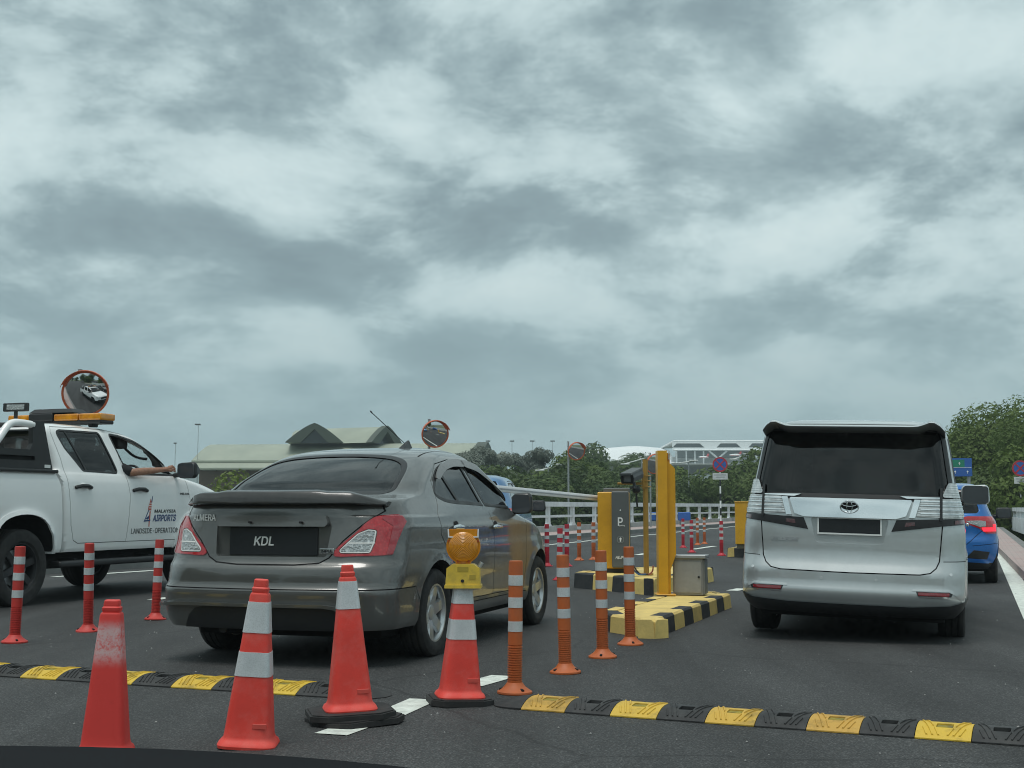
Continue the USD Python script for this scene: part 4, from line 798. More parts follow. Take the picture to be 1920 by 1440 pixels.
    for poly, mm in ((Polygon([(-.005, .07), (.045, .07), (.05, .15), (.035, .215), (.01, .16), (-.02, .09)]), red), (Polygon([(.045, .165), (.06, .165), (.078, .245), (.068, .245)]), navy),
                     (Polygon([(-.10, -.07), (-.085, -.07), (.0, .07), (-.012, .075)]), navy), (Polygon([(-.10, -.07), (.03, -.06), (.035, -.045), (-.07, -.05)]), navy), (Polygon([(.01, .055), (.035, .06), (.02, -.13), (.005, -.13)]), red), (Polygon([(-.06, -.03), (.01, .01), (.0, -.03), (-.03, -.045)]), navy)):
        t.part('door_logo', on_right(b, flat(poly), 3.46, .945), mm)
    for k in range(3): t.part('logo_stripe', on_right(b, flat(sbox(-.008, .095 + .03 * k, .046, .103 + .03 * k)), 3.46, .945, .0035), M['plate_white'])
    t.part('model_badge', on_right(b, text_on('HILUX', .026, .20, .003, True), 4.22, 1.225), M['black_plastic'])
    # sill step, arches, wheels
    for sg in (1, -1):
        t.part('side_step', rbox((.16, 2.3, .07), (sg * .90, 2.95, .42), .025), M['black_plastic'])
        for y in (2.2, 3.6): t.part('step_bracket', rbox((.3, .06, .05), (sg * .72, y, .45), .01), M['dark_void'])
    t.part('underbody', cbox((1.3, 4.9, .22), (0, 2.75, .47)), M['dark_void'])
    for xx, y in ((.80, 1.25), (-.80, 1.25), (.80, 4.50), (-.80, 4.50)): add_wheel(t, xx, y, .415, .265, .265, 6, M['dark_alloy'])
    for y, R in ((1.25, .53), (4.50, .47)):
        for sg in (1, -1):
            q = LineString(smooth_poly([(y - R, .45), (y - R * .93, .70), (y - R * .6, .93), (y, 1.0), (y + R * .6, .93), (y + R * .93, .70), (y + R, .45)], 4, False)).buffer(.022, cap_style=2)
            t.part('wheel_arch_trim', b.patch(prism_x(q, *((.6, 2) if sg > 0 else (-2, -.6))), .012, .012), M['black_plastic'] if False else M['white_paint'])
            ap = rounded(Polygon(smooth_poly([(y - R, .40), (y - R * .93, .70), (y - R * .6, .93), (y, 1.0), (y + R * .6, .93), (y + R * .93, .70), (y + R, .40), (y + R, -.2), (y - R, -.2)], 4)), .01).difference(sbox(0, -1, 9, .45))
            rim = ap.difference(ap.buffer(-.012)).difference(sbox(0, -1, 9, .48))
            t.part('wheel_arch_liner', (prism_x(rim, *((.50, 1.0) if sg > 0 else (-1.0, -.50))) ^ b.S(.012)) + prism_x(ap, *((.49, .505) if sg > 0 else (-.505, -.49))), M['dark_void'])
    t.part('front_bumper', rbox((1.7, .2, .3), (0, 5.42, .68), .08), M['black_plastic'])
    t.part('front_grille', b.patch(prism_y(Polygon([(-.5, .85), (.5, .85), (.55, 1.12), (-.55, 1.12)]), 5, 6), .012, .012), M['black_plastic'])
    for sg in (1, -1): t.part('headlamp', b.patch(prism_y(rounded(sbox(sg * .72 - .16, 1.0, sg * .72 + .16, 1.16), .03), 4.9, 6), .008, .012), M['clear_lens'])
    for sg in (1, -1): t.part('tail_light', b.patch(prism_y(sbox(sg * .87 - .06, 1.0, sg * .87 + .06, 1.35), -1, .14), .008, .012), M['red_lens'])
build_pickup()

# ------------------------------------------------------------------ the driver: torso behind the pillar, arm out of the window
M['skin'] = usdkit.material(stage, '/World/Looks/skin', {'tc': ('texture_coordinate', {}), 'n': ('noise_texture', {'scale': 30.0, 'detail': 4.0}), 'r': ('rgb_ramp', {'ramp': [(0.3, (0.24, 0.115, 0.07)), (0.7, (0.33, 0.17, 0.105))]}),
    'p': ('principled_bsdf', {'roughness': 0.5, 'subsurface_weight': 0.15, 'subsurface_scale': 0.01})}, [('tc.object', 'n.vector'), ('n.fac', 'r.fac'), ('r.color', 'p.base_color')], surface='p.BSDF')
def capsule_body(bones, edge=.012, it=6):
    parts = []
    for a, ra, bb, rb in bones:
        parts.append(m3.Manifold.batch_hull([m3.Manifold.sphere(ra, 20).translate(list(map(float, a))), m3.Manifold.sphere(rb, 20).translate(list(map(float, bb)))]))
    q = cat(m3.Manifold.batch_boolean(parts, m3.OpType.Add).refine_to_length(edge)); trimesh.smoothing.filter_taubin(q, iterations=it); return q
def build_driver():
    t = T('person', 'driver of the white pickup resting a bare forearm out of the open window', 'person', (po[0], po[1], 0), -TH)
    sh, el, wr = np.array([.62, 2.98, 1.60]), np.array([.92, 3.13, 1.475]), np.array([.98, 3.72, 1.525])
    hip, neck, head = np.array([.42, 3.05, 1.14]), np.array([.42, 2.92, 1.68]), np.array([.42, 2.90, 1.80])
    bones = [(sh + (el - sh) * .72, .046, el, .047), (el, .047, el + (wr - el) * .35, .046), (el + (wr - el) * .35, .046, wr, .028)]
    pal = wr + np.array([.012, .085, .012]); bones += [(wr, .027, pal + [.0, 0, .012], .022), (wr, .024, pal + [.012, 0, -.022], .020)]
    # head, neck, other arm and lap are the same continuous body
    bones += [(neck - [0, 0, .06], .055, head - [0, -.01, .03], .055), (head, .088, head + [0, .015, .05], .092), (head + [0, .05, -.05], .05, head + [0, .03, .0], .075), (neck - [0, 0, .06], .055, sh + (el - sh) * .74, .03)]
    for k, (dx, dz, L) in enumerate(((-.012, .026, .078), (-.002, .012, .088), (.010, -.006, .084), (.018, -.024, .068))):
        a = pal + np.array([dx, 0, dz]); m_ = a + np.array([.006, L * .55, .012 - .004 * k]); e = m_ + np.array([.004, L * .45, -.014]); bones += [(a - [0, .02, 0], .011, m_, .0095), (m_, .0095, e, .008)]
    th0 = wr + np.array([-.02, .03, .01]); th1 = th0 + np.array([-.03, .04, .02]); bones += [(th0, .014, th1, .011), (th1, .011, th1 + [-.004, .035, .0], .009)]
    body = capsule_body(bones, .010, 4)
    # nose, ears on the head
    t.part('body', body, M['skin'], smooth=True)
    sl = capsule_body([(sh, .085, sh + (el - sh) * .85, .062), (hip + [0, 0, 0], .17, neck - [0, 0, .22], .17), (neck - [0, 0, .2], .14, sh, .085), (neck - [0, 0, .2], .14, neck + [-.2, 0, -.08], .085), (neck - [0, 0, .18], .12, neck - [0, 0, .09], .07),
                       (neck + [-.2, 0, -.08], .08, neck + [-.26, .16, -.34], .05), (neck + [-.26, .16, -.34], .05, (.30, 3.62, 1.42), .04)], .02, 6)
    t.part('dark_shirt', sl, mat('dark_shirt', (0.012, 0.013, 0.016), .9, bump=.2), smooth=True)
    tr = capsule_body([(hip, .14, hip + [.06, .42, .08], .09), (hip + [.06, .42, .08], .085, hip + [.06, .72, -.28], .06), (hip, .14, hip + [-.12, .42, .08], .09), (hip + [-.12, .42, .08], .085, hip + [-.12, .72, -.28], .06)], .025, 5)
    t.part('trousers', tr, '/World/Looks/dark_shirt', smooth=True)
    hr = capsule_body([(head + [0, -.03, .05], .088, head + [0, .0, .09], .075)], .015, 4); t.part('hair', hr, M['black_plastic'], smooth=True)
build_driver()
# ------------------------------------------------------------------ blue hatchbacks
hatch_spec = dict(z0=.22, z1=1.515, nz=90,
    yr=[(.22, .12), (.35, .03), (.5, .0), (.62, .0), (.70, .03), (.95, .05), (1.02, .08), (1.3, .25), (1.42, .34), (1.47, .45), (1.50, .75), (1.515, 1.3)],
    yf=[(.22, 3.75), (.5, 3.89), (.7, 3.85), (.85, 3.7), (.95, 3.4), (1.02, 3.0), (1.3, 2.5), (1.42, 2.2), (1.49, 1.9), (1.515, 1.7)],
    w=[(.22, .78), (.4, .85), (.6, .867), (.8, .865), (.92, .845), (1.0, .80), (1.2, .72), (1.4, .64), (1.46, .58), (1.495, .48), (1.515, .3)],
    bow_r=[(.22, .12), (1.515, .1)], rx_r=[(.22, .25), (1.0, .25), (1.515, .15)], ry_r=[(.22, .25), (1.0, .28), (1.515, .15)], bow_f=[(.22, .2), (1.515, .12)], rx_f=[(.22, .35), (1.0, .35), (1.515, .15)], ry_f=[(.22, .4), (1.0, .4), (1.515, .1)],
    taper=lambda y, z: 1 - .06 * np.clip((1.0 - y) / 1.0, 0, 1) ** 2 - .1 * np.clip((y - 3.0) / .9, 0, 1) ** 2, flare=[(.64, .3, .3, .015), (3.14, .3, .3, .015)])
HB = Body(hatch_spec)
def build_hatch(t, paint):
    b = HB; c = CarMaker(t, b, paint)
    side = [rounded(Polygon([(.55, 1.08), (1.55, 1.02), (1.52, 1.38), (.85, 1.36), (.62, 1.2)]), .04), rounded(Polygon([(1.62, 1.02), (2.75, .98), (2.35, 1.26), (2.0, 1.38), (1.60, 1.39)]), .04)]
    gl = rounded(Polygon([(-.62, 1.04), (-.52, 1.40), (.52, 1.40), (.62, 1.04)]), .05); wsp = rounded(Polygon([(-.62, 1.03), (.62, 1.03), (.5, 1.42), (-.5, 1.42)]), .05)
    RG, WS = prism_y(gl, -.5, .9), prism_y(wsp, 1.9, 3.2); creg = prism_x(sbox(.25, .6, 2.9, 1.46), -.75, .75)
    wcut = m3.Manifold.batch_boolean([prism_x(p, -2, 2) for p in side] + [RG, WS], m3.OpType.Add)
    c.cut(b.S(.045) ^ creg, wcut, *[prism_x(Point(y, .305).buffer(.355, quad_segs=16), a, a2) for y in (.64, 3.14) for a, a2 in ((.55, 2), (-2, -.55))], prism_y(rounded(sbox(-.3, .6, .3, .74), .02), -.5, .045))
    c.rear_seam([(-.68, 1.0), (-.66, .80), (-.55, .70), (-.4, .56), (.4, .56), (.55, .70), (.66, .80), (.68, 1.0)], .009, (-.5, .5)); c.rear_seam([(-.9, .60), (-.5, .56)], .008, (-.5, .6)); c.rear_seam([(.9, .60), (.5, .56)], .008, (-.5, .6))
    c.side_seam([(1.58, .32), (1.58, 1.42)], .007); c.side_seam([(.62, .75), (.6, 1.05), (.86, 1.40), (1.6, 1.425), (2.1, 1.40), (2.7, 1.05), (2.75, .5)], .007)
    c.finish()
    for p in side:
        for sg in (1, -1): t.part('side_window', (b.S(.004) - b.S(.01)) ^ prism_x(p.buffer(.004), *((.3, 2) if sg > 0 else (-2, -.3))), M['sedan_glass'])
    for sg in (1, -1):
        t.part('window_trim', b.patch(prism_x(shapely.union_all(side).buffer(.05).buffer(-.03).difference(shapely.union_all(side)), *((.3, 2) if sg > 0 else (-2, -.3))), .002, .006), M['black_plastic'])
        m_ = lambda P_: Polygon(P_) if sg > 0 else affinity.scale(Polygon(P_), -1, 1, origin=(0, 0))
        LIM = prism_x(Polygon([(-1, .5), (.32, .6), (.42, 1.0), (-1, 1.1)]), -2, 2)
        h = t.part('tail_light', b.patch(prism_y(m_([(.30, .965), (.45, 1.0), (.90, .995), (.88, .74), (.70, .745), (.60, .82), (.42, .89)]), -1, .6) ^ LIM, .008), M['red_lens'])
        t.part('clear_lens', b.patch(prism_y(m_([(.42, .93), (.62, .935), (.70, .925), (.70, .85), (.62, .84), (.48, .89)]), -1, .6) ^ LIM, .011), M['clear_lens'], under=h)
        t.part('brake_lamp', b.patch(prism_y(m_([(.64, .83), (.80, .83), (.80, .88), (.84, .88), (.84, .775), (.66, .775)]), -1, .6) ^ LIM, .012), M['brake_red'], under=h)
        t.part('bumper_vent', b.patch(prism_y(m_([(.40, .38), (.70, .36), (.74, .47), (.52, .50)]), -1, .6), .004, .012), M['black_plastic'])
        t.part('vent_blade', b.patch(prism_y(m_([(.30, .33), (.72, .30), (.74, .33), (.40, .37)]), -1, .6), .014, .012), paint)
        sh = m3.Manifold.batch_hull([m3.Manifold.sphere(.045, 14).translate([sg * 1.0 + dx, 2.72 + dy, 1.03 + dz]) for dx, dy, dz in ((-.08, 0, -.04), (.08, 0, -.04), (.07, 0, .05), (-.08, 0, .05), (0, .09, 0))])
        p = t.part('door_mirror', sh, M['black_plastic']); t.part('mirror_glass', prism_y(rounded(sbox(sg * 1.0 - .1, .96, sg * 1.0 + .1, 1.11), .03), 2.67, 2.68), '/World/Looks/mirror_glass', under=p)
        t.part('mirror_arm', rbox((.14, .05, .05), (sg * .87, 2.74, .98), .015), M['black_plastic'], under=p)
    t.part('rear_window', (b.S(.004) - b.S(.01)) ^ prism_y(gl.buffer(.004), -.5, .9), M['sedan_glass']); t.part('windscreen', (b.S(.004) - b.S(.01)) ^ prism_y(wsp.buffer(.004), 1.9, 3.2), M['sedan_glass'])
    t.part('interior', (b.S(.046) ^ creg) - (b.S(.056) ^ creg) - wcut, M['dark_void'])
    t.part('number_plate', rbox((.5, .012, .115), (0, .036, .67), .005), M['plate_black'])
    t.part('rear_valance', b.patch(prism_y(Polygon([(-.9, .2), (-.9, .30), (-.5, .32), (.5, .32), (.9, .30), (.9, .2)]), -1, .6), .004, .012), M['black_plastic'])
    for x, y in ((.75, .64), (-.75, .64), (.75, 3.14), (-.75, 3.14)): add_wheel(t, x, y, .30, .19, .2, 5, M['alloy'])
    arch_liners(t, (.64, 3.14), .305, .354, .55, .81)
    t.part('underbody', cbox((1.35, 3.3, .12), (0, 1.95, .24)), M['dark_void'])
M['blue_paint'] = mat('blue_paint', (0.012, 0.13, 0.42), 0.3, metal=0.35, var=0.04, vscale=1.0, coat=0.9)
M['pale_blue_paint'] = mat('pale_blue_paint', (0.10, 0.22, 0.40), 0.32, metal=0.5, var=0.04, vscale=1.0, coat=0.9)
M['brake_red'] = mat('brake_lamp_glow', (0.9, 0.02, 0.04), .3, emit=1.1)
hr_ = G(1862, 1092)[:2] - RN * .72 - RD * .58
hatch = T('hatchback', 'bright blue hatchback with lit brake light, ahead beside the silver van', 'car', (hr_[0], hr_[1], 0), -TH, scale=(.93, .93, .93)); build_hatch(hatch, M['blue_paint'])
hatch2 = T('hatchback', 'pale blue hatchback half hidden behind the white barrier arm', 'car', (-.82, 19.7, 0), -.087, scale=(1.04, 1.04, 1.04)); build_hatch(hatch2, M['pale_blue_paint'])
# ------------------------------------------------------------------ cones
def plastic(name, c, var=.1, rough=.55, dirt=(.12, .09, .08), amt=.3, ds=5.0): return mat(name, c, rough, var=var, vscale=4, dirt=dirt, dirtscale=ds, dirtamt=amt)
M['cone_red'] = plastic('cone_red', (0.68, 0.046, 0.030), .12, dirt=(.60, .20, .17), amt=.42, ds=7.0)
M['cone_red_flange'] = plastic('cone_red_flange', (0.62, 0.07, 0.05), .1)
M['post_red'] = plastic('post_red', (0.50, 0.030, 0.022), .1)
M['post_orange'] = plastic('post_orange', (0.46, 0.105, 0.022), .1)
M['post_crimson'] = plastic('post_crimson', (0.45, 0.012, 0.03), .1)
M['sheeting'] = usdkit.material(stage, '/World/Looks/reflective_sheeting', {
    'tc': ('texture_coordinate', {}), 'v': ('voronoi_texture', {'scale': 160.0}), 'n': ('noise_texture', {'scale': 7.0, 'detail': 6.0}),
    'r': ('rgb_ramp', {'ramp': [(0.3, (0.46, 0.49, 0.50)), (0.7, (0.60, 0.63, 0.64))]}), 'r2': ('rgb_ramp', {'ramp': [(0.0, (0.8, 0.8, 0.8)), (0.6, (1, 1, 1))]}), 'm': ('mix', {'mix_type': 'multiply', 'fac': 1.0}),
    'p': ('principled_bsdf', {'roughness': 0.35, 'metallic': 0.15})},
    [('tc.object', 'v.vector'), ('tc.object', 'n.vector'), ('n.fac', 'r.fac'), ('v.distance', 'r2.fac'), ('r.color', 'm.color1'), ('r2.color', 'm.color2'), ('m.color', 'p.base_color')], surface='p.BSDF')
def sq(p):                                  # rounded-square section
    return lambda a: 1 / (np.abs(np.cos(a)) ** p + np.abs(np.sin(a)) ** p) ** (1 / p)
def cone_r(z, H, r0, r1): return r0 + (r1 - r0) * (z / H)
M['worn_red'] = usdkit.material(stage, '/World/Looks/worn_red', {
    'tc': ('texture_coordinate', {}), 'n': ('noise_texture', {'scale': 9.0, 'detail': 8.0, 'roughness': 0.75}), 'sc': ('noise_texture', {'scale': 55.0, 'detail': 5.0, 'roughness': 0.8}), 'sep': ('separate_xyz', {}),
    'b1': ('map_range', {'range_type': 'smoothstep', 'from_min': 0.36, 'from_max': 0.44, 'clamp': True}), 'b2': ('map_range', {'range_type': 'smoothstep', 'from_min': 0.52, 'from_max': 0.58, 'to_min': 1.0, 'to_max': 0.0, 'clamp': True}),
    'a': ('mix_float', {'fac': 0.5}), 's': ('map_range', {'from_min': 0.40, 'from_max': 0.53, 'to_min': 0.0, 'to_max': 0.9, 'clamp': True}),
    'm1': ('math', {'math_type': 'multiply'}), 'm2': ('math', {'math_type': 'multiply'}), 'mx': ('mix', {'color1': (0.60, 0.038, 0.03), 'color2': (0.55, 0.40, 0.40)}), 'p': ('principled_bsdf', {'roughness': 0.6})},
    [('tc.object', 'n.vector'), ('tc.object', 'sc.vector'), ('tc.object', 'sep.vector'), ('sep.z', 'b1.value'), ('sep.z', 'b2.value'), ('n.fac', 'a.a'), ('sc.fac', 'a.b'), ('a.result', 's.value'),
     ('b1.result', 'm1.value1'), ('b2.result', 'm1.value2'), ('m1.value', 'm2.value1'), ('s.result', 'm2.value2'), ('m2.value', 'mx.fac'), ('mx.color', 'p.base_color')], surface='p.BSDF')
def make_cone(label, px, py, H, bands, slab=None, lean=(0, 0), rot=.1, z0=0.0, mat_body='cone_red', r0=.128, r1=.040):
    g = G(px, py); t = T('traffic_cone', label, 'traffic cone', (g[0], g[1], z0), rot, tilt=(lean[0], lean[1], 0))
    p = 5.0; S = sq(p)
    prof = [(r0 * .90, .0), (r0 * 1.14, .0), (r0 * 1.16, .012), (r0 * 1.10, .026), (r0 * 1.0, .034)]
    for z in np.linspace(.05, H * .905, 14): prof.append((cone_r(z, H, r0 * .99, r1) * 1.0, z))
    zt = H * .905; rt = cone_r(zt, H, r0, r1)
    prof += [(rt * .90, zt + .008), (rt * .78, zt + .010), (rt * .86, zt + .018), (rt * .86, zt + .03), (rt * .72, zt + .036), (rt * .74, zt + .043), (rt * .70, H - .004), (rt * .62, H)]
    body = lathe(prof, 64, S, 0)
    v = body.vertices.copy(); v += .0025 * (meshkit.fbm(v * 9 + px, 3, 4)[:, None] - .5) * np.array([1, 1, .4]); body.vertices = v
    t.part('cone_body', body, M[mat_body], smooth=35)
    for (za, zb) in bands:
        bp = [(cone_r(z, H, r0 * .99, r1) + .0022, z) for z in np.linspace(za, zb, 4)]
        bp = [(bp[0][0] - .003, za - .0005)] + bp + [(bp[-1][0] - .003, zb + .0005)]
        bm = lathe(bp, 64, S, 0, caps=False); v = bm.vertices.copy(); v += .0025 * (meshkit.fbm(v * 9 + px, 3, 4)[:, None] - .5) * np.array([1, 1, .4]); bm.vertices = v
        t.part('reflective_band', bm, M['sheeting'], smooth=35)
    if mat_body == 'cone_red':
        ds = []
        t.part('mould_mark', cbox((.062, .004, .022), (.055, -cone_r(.10, H, r0, r1) - .0005, .10), .0015), M['cone_red_flange'])
    if slab:
        w, h, n = slab
        for k in range(n):
            c = w / 2; ch = c * .38; o = Polygon([(-c, -c + ch), (-c + ch, -c), (c - ch, -c), (c, -c + ch), (c, c - ch), (c - ch, c), (-c + ch, c), (-c, c - ch)]).difference(Point(0, 0).buffer(r0 * .98))
            q = prism_z(o, -h * (k + 1) + .002, -h * k) + prism_z(o.buffer(-.012), -h * k - .001, -h * k + .006)
            q = q.rotate([0, 0, 8 * k + 12 * (k == 1)]).translate([.02 * k, -.02 * k, 0])
            t.part('rubber_base', q, M['rubber'], smooth=25)
    return t
make_cone('faded red cone with scuffed band, leftmost of the cones, by the car bonnet', 197, 1412, .655, [], lean=(0, .02), mat_body='worn_red', r0=.100, r1=.040)
make_cone('tall red cone with two white bands and no black base', 466, 1397, .735, [(.50, .635), (.31, .415)], lean=(0, .06), rot=.05, r0=.112, r1=.036)
make_cone('red cone with one white band on a stacked black rubber base', 656, 1352, .715, [(.50, .635)], slab=(.42, .028, 2), lean=(-.01, -.03), rot=.25, z0=.054, r0=.112, r1=.034)
lc = make_cone('red cone on a black base carrying an amber warning lamp', 862, 1318, .715, [(.505, .64), (.315, .42)], slab=(.34, .032, 1), lean=(0, .025), rot=.2, z0=.031, r0=.112, r1=.034)

def build_lamp():
    g = G(862, 1318); zc = .031 + .60
    t = T('warning_lamp', 'amber warning lamp with yellow battery box fitted on top of a cone', 'warning lamp', (g[0] + .018, g[1], zc), -.02)
    yel = plastic('lamp_yellow', (0.66, 0.46, 0.055), .1, .45, dirt=(.12, .10, .05), amt=.5, ds=14)
    w = .093; hexa = Polygon([(-w * 1.02, .0), (w * 1.02, .0), (w * .96, .095), (w * .62, .118), (-w * .62, .118), (-w * .96, .095)])
    box_ = prism_y(rounded(hexa, .006), -.062, .062); foot = prism_y(rounded(sbox(-w * 1.08, -.012, w * 1.08, .006), .003), -.07, .07)
    b_ = t.part('battery_box', box_ + foot - prism_z(Point(0, 0).buffer(.034), -.1, .05), yel, smooth=25)
    t.part('screw', cat(bar((-.002, -.066, .028), (-.002, -.058, .028), .009, 12)), M['black_plastic'], under=b_)
    t.part('caution_label', prism_y(rounded(sbox(-.03, .078, .03, .104), .003), -.0635, -.062), plastic('label_olive', (.40, .29, .03), .2), under=b_)
    t.part('caution_label', prism_y(rounded(sbox(.035, .035, .07, .06), .003), -.0635, -.062), '/World/Looks/label_olive', under=b_)
    shape = Point(0, .212).buffer(.093, quad_segs=20).union(rounded(sbox(-.082, .215, .082, .307), .006)).union(Polygon([(-.04, .118), (.04, .118), (.05, .16), (-.05, .16)]))
    ln = t.part('amber_lens', prism_y(rounded(shape, .004), -.032, .040), mat('amber_shell', (.55, .20, .004), .25, coat=.8), smooth=25)
    dome_ = m3.Manifold.sphere(1, 48).scale([.082, .028, .082]).translate([0, -.030, .212]); t.part('lens_dome', dome_, M['amber_rings'], under=ln)
    vis = [(-.082, .305), (-.080, .265), (-.03, .262), (0, .256), (.03, .262), (.080, .265), (.082, .305)]
    t.part('reflector_border', prism_y(LineString(vis).buffer(.0035), -.040, -.028), M['plate_white'], under=ln)
    t.part('top_reflector', prism_y(rounded(sbox(-.074, .268, .074, .302), .004), -.036, -.030), M['amber'], under=ln)
    for a in (20, 160, 250, 290): t.part('lens_screw', cat(bar((.086 * math.cos(math.radians(a)), -.036, .212 + .086 * math.sin(math.radians(a))), (.086 * math.cos(math.radians(a)), -.03, .212 + .086 * math.sin(math.radians(a))), .006, 8)), mat('screw_red', (.35, .06, .01), .5) if a == 20 else '/World/Looks/screw_red', under=ln)
    t.part('neck', cat(bar((0, 0, .10), (0, 0, .14), .035, 16)), plastic('neck_orange', (.42, .16, .03)))
    t.part('key_bolt', cat(bar((.085, .0, .10), (.10, .0, .125), .012, 10)), M['steel'])
M['amber_rings'] = usdkit.material(stage, '/World/Looks/amber_rings', {'tc': ('texture_coordinate', {}), 'mp': ('mapping', {'location': (0, 0, -.212)}), 'w': ('wave_texture', {'wave_type': 'rings', 'rings_direction': 'y', 'scale': 42.0}), 'b': ('bump', {'strength': .5, 'distance': .004}),
    'r': ('rgb_ramp', {'ramp': [(0.0, (0.48, 0.16, 0.002)), (1.0, (0.72, 0.29, 0.006))]}), 'p': ('principled_bsdf', {'roughness': .18, 'coat_weight': 1.0})},
    [('tc.object', 'mp.vector'), ('mp.vector', 'w.vector'), ('w.fac', 'r.fac'), ('w.fac', 'b.height'), ('r.color', 'p.base_color'), ('b.normal', 'p.normal')], surface='p.BSDF')
build_lamp()

# ------------------------------------------------------------------ delineator posts
def make_post(name, m, label, px, py, lean, group=None, H=.75):
    g = G(px, py); t = T('delineator_post', label, 'delineator post', (g[0], g[1], 0), 0.3, group, tilt=(0, lean, 0))
    pr = [(.0415, .055), (.0415, .064)]
    for k in range(15): z = .068 + k * .0136; pr += [(.0425, z), (.0425, z + .006), (.0375, z + .0075), (.0375, z + .012)]
    pr += [(.0415, .275), (.0405, H - .008), (.037, H), (.031, H)]
    t.part('tube', lathe(pr, 28), m, smooth=30)
    for k, (a, b) in enumerate(((.348, .408), (.483, .543), (.609, .669))):
        t.part('reflective_band', lathe([(.0400, a), (.0425, a + .001), (.0422, b - .001), (.0400, b)], 28, caps=False), M['sheeting'])
    bs = t.part('base', lathe([(.098, .0), (.101, .004), (.100, .013), (.085, .022), (.062, .038), (.050, .054), (.044, .063)], 40), m, smooth=30)
    for k in range(3):
        a = 2 * np.pi * k / 3 + .5 - 1.8; t.part('bolt_recess', cbox((.026, .018, .012), (0, 0, 0), .003).rotate([0, 14, 0]).translate([.077, 0, .026]).rotate([0, 0, math.degrees(a)]), M['dark_void'], under=bs)
    return t
def more_post(src, label, px, py, lean, group=None, s=1.0):
    g = G(px, py); return copy(src, label, 'delineator post', (g[0], g[1], 0), .3 + px * .37, group, tilt=(0, lean, 0), scale=(s, s, s))
p0 = make_post('red', M['post_red'], 'red flexible post in front of the pickup rear wheel', 27, 1205, .025)
more_post(p0, 'red flexible post just below the pickup rear door', 165, 1184, .06)
more_post(p0, 'red flexible post standing left of the grey sedan tail light', 291, 1162, .05)
p1 = make_post('orange', M['post_orange'], 'orange flexible post nearest the right speed bump, beside the cone with a lamp', 965, 1300, .01)
more_post(p1, 'second orange flexible post, between the front orange post and the kerb island', 1060, 1262, .02)
more_post(p1, 'third orange flexible post, before the yellow and black ticket machine island', 1130, 1233, .015)
more_post(p1, 'fourth orange flexible post, touching the near corner of the striped kerb island', 1182, 1209, .02)
p2 = make_post('crimson', M['post_crimson'], 'crimson flexible post overlapping another, nearest the ticket machine island', 1049, 1088, .015)
for px, py, ln, lab in ((1026, 1062, .01, 'crimson flexible post directly right of the grey sedan bonnet'), (1063, 1062, -.0, 'crimson flexible post half hidden by a nearer crimson post')):
    more_post(p2, lab, px, py, ln)
more_post(p0, 'red post top showing just over the nose of the grey sedan', 999, 1062, 0)
more_post(p1, 'far orange flexible post left of the ticket machine, standing free', 1086, 1051, .0)
more_post(p1, 'far orange flexible post partly cut off by the left edge of the ticket machine', 1113, 1050, .0)
for src, px, py, lab in ((p2, 1281, 1027, 'far crimson flexible post next to the tall yellow column'), (p2, 1297, 1036, 'far crimson flexible post, nearest of the cluster beyond the grey cabinet'), (p1, 1308, 1022, 'far orange flexible post in the cluster behind two crimson posts'), (p1, 1321, 1020, 'far orange flexible post, rightmost of the cluster beyond the grey cabinet'), (p2, 1353, 1042, 'lone crimson flexible post left of the far yellow housing')):
    more_post(src, lab, px, py, 0)

# ------------------------------------------------------------------ rubber speed bumps
bump_yel = usdkit.material(stage, '/World/Looks/bump_yellow', {'tc': ('texture_coordinate', {}), 'oi': ('object_info', {}), 'n': ('noise_texture', {'scale': 7.0, 'detail': 8.0, 'roughness': .7}), 'r': ('map_range', {'from_min': .50, 'from_max': .72, 'to_min': 0, 'to_max': .85, 'clamp': True}),
    'h': ('rgb_ramp', {'ramp': [(0, (0.60, 0.40, 0.035)), (.5, (0.50, 0.29, 0.05)), (1, (0.66, 0.47, 0.035))]}), 'm': ('mix', {'color2': (0.12, 0.085, 0.02)}), 'p': ('principled_bsdf', {'roughness': .55})},
    [('tc.object', 'n.vector'), ('n.fac', 'r.value'), ('oi.random', 'h.fac'), ('h.color', 'm.color1'), ('r.result', 'm.fac'), ('m.color', 'p.base_color')], surface='p.BSDF')
bump_blk = mat('bump_black', (0.018, 0.0185, 0.019), .65, var=.3, vscale=9, dirt=(.10, .10, .095), dirtscale=8, dirtamt=.4)
M['olive'] = mat('worn_olive', (.28, .22, .02), .7, var=.3, vscale=30, dirt=(.03, .03, .03), dirtscale=20, dirtamt=.8)
BW_, BH_ = .33, .052
def hump(y): q = np.clip(1 - (np.abs(y) / (BW_ / 2)) ** 2.2, 0, 1); return .006 + (BH_ - .006) * q
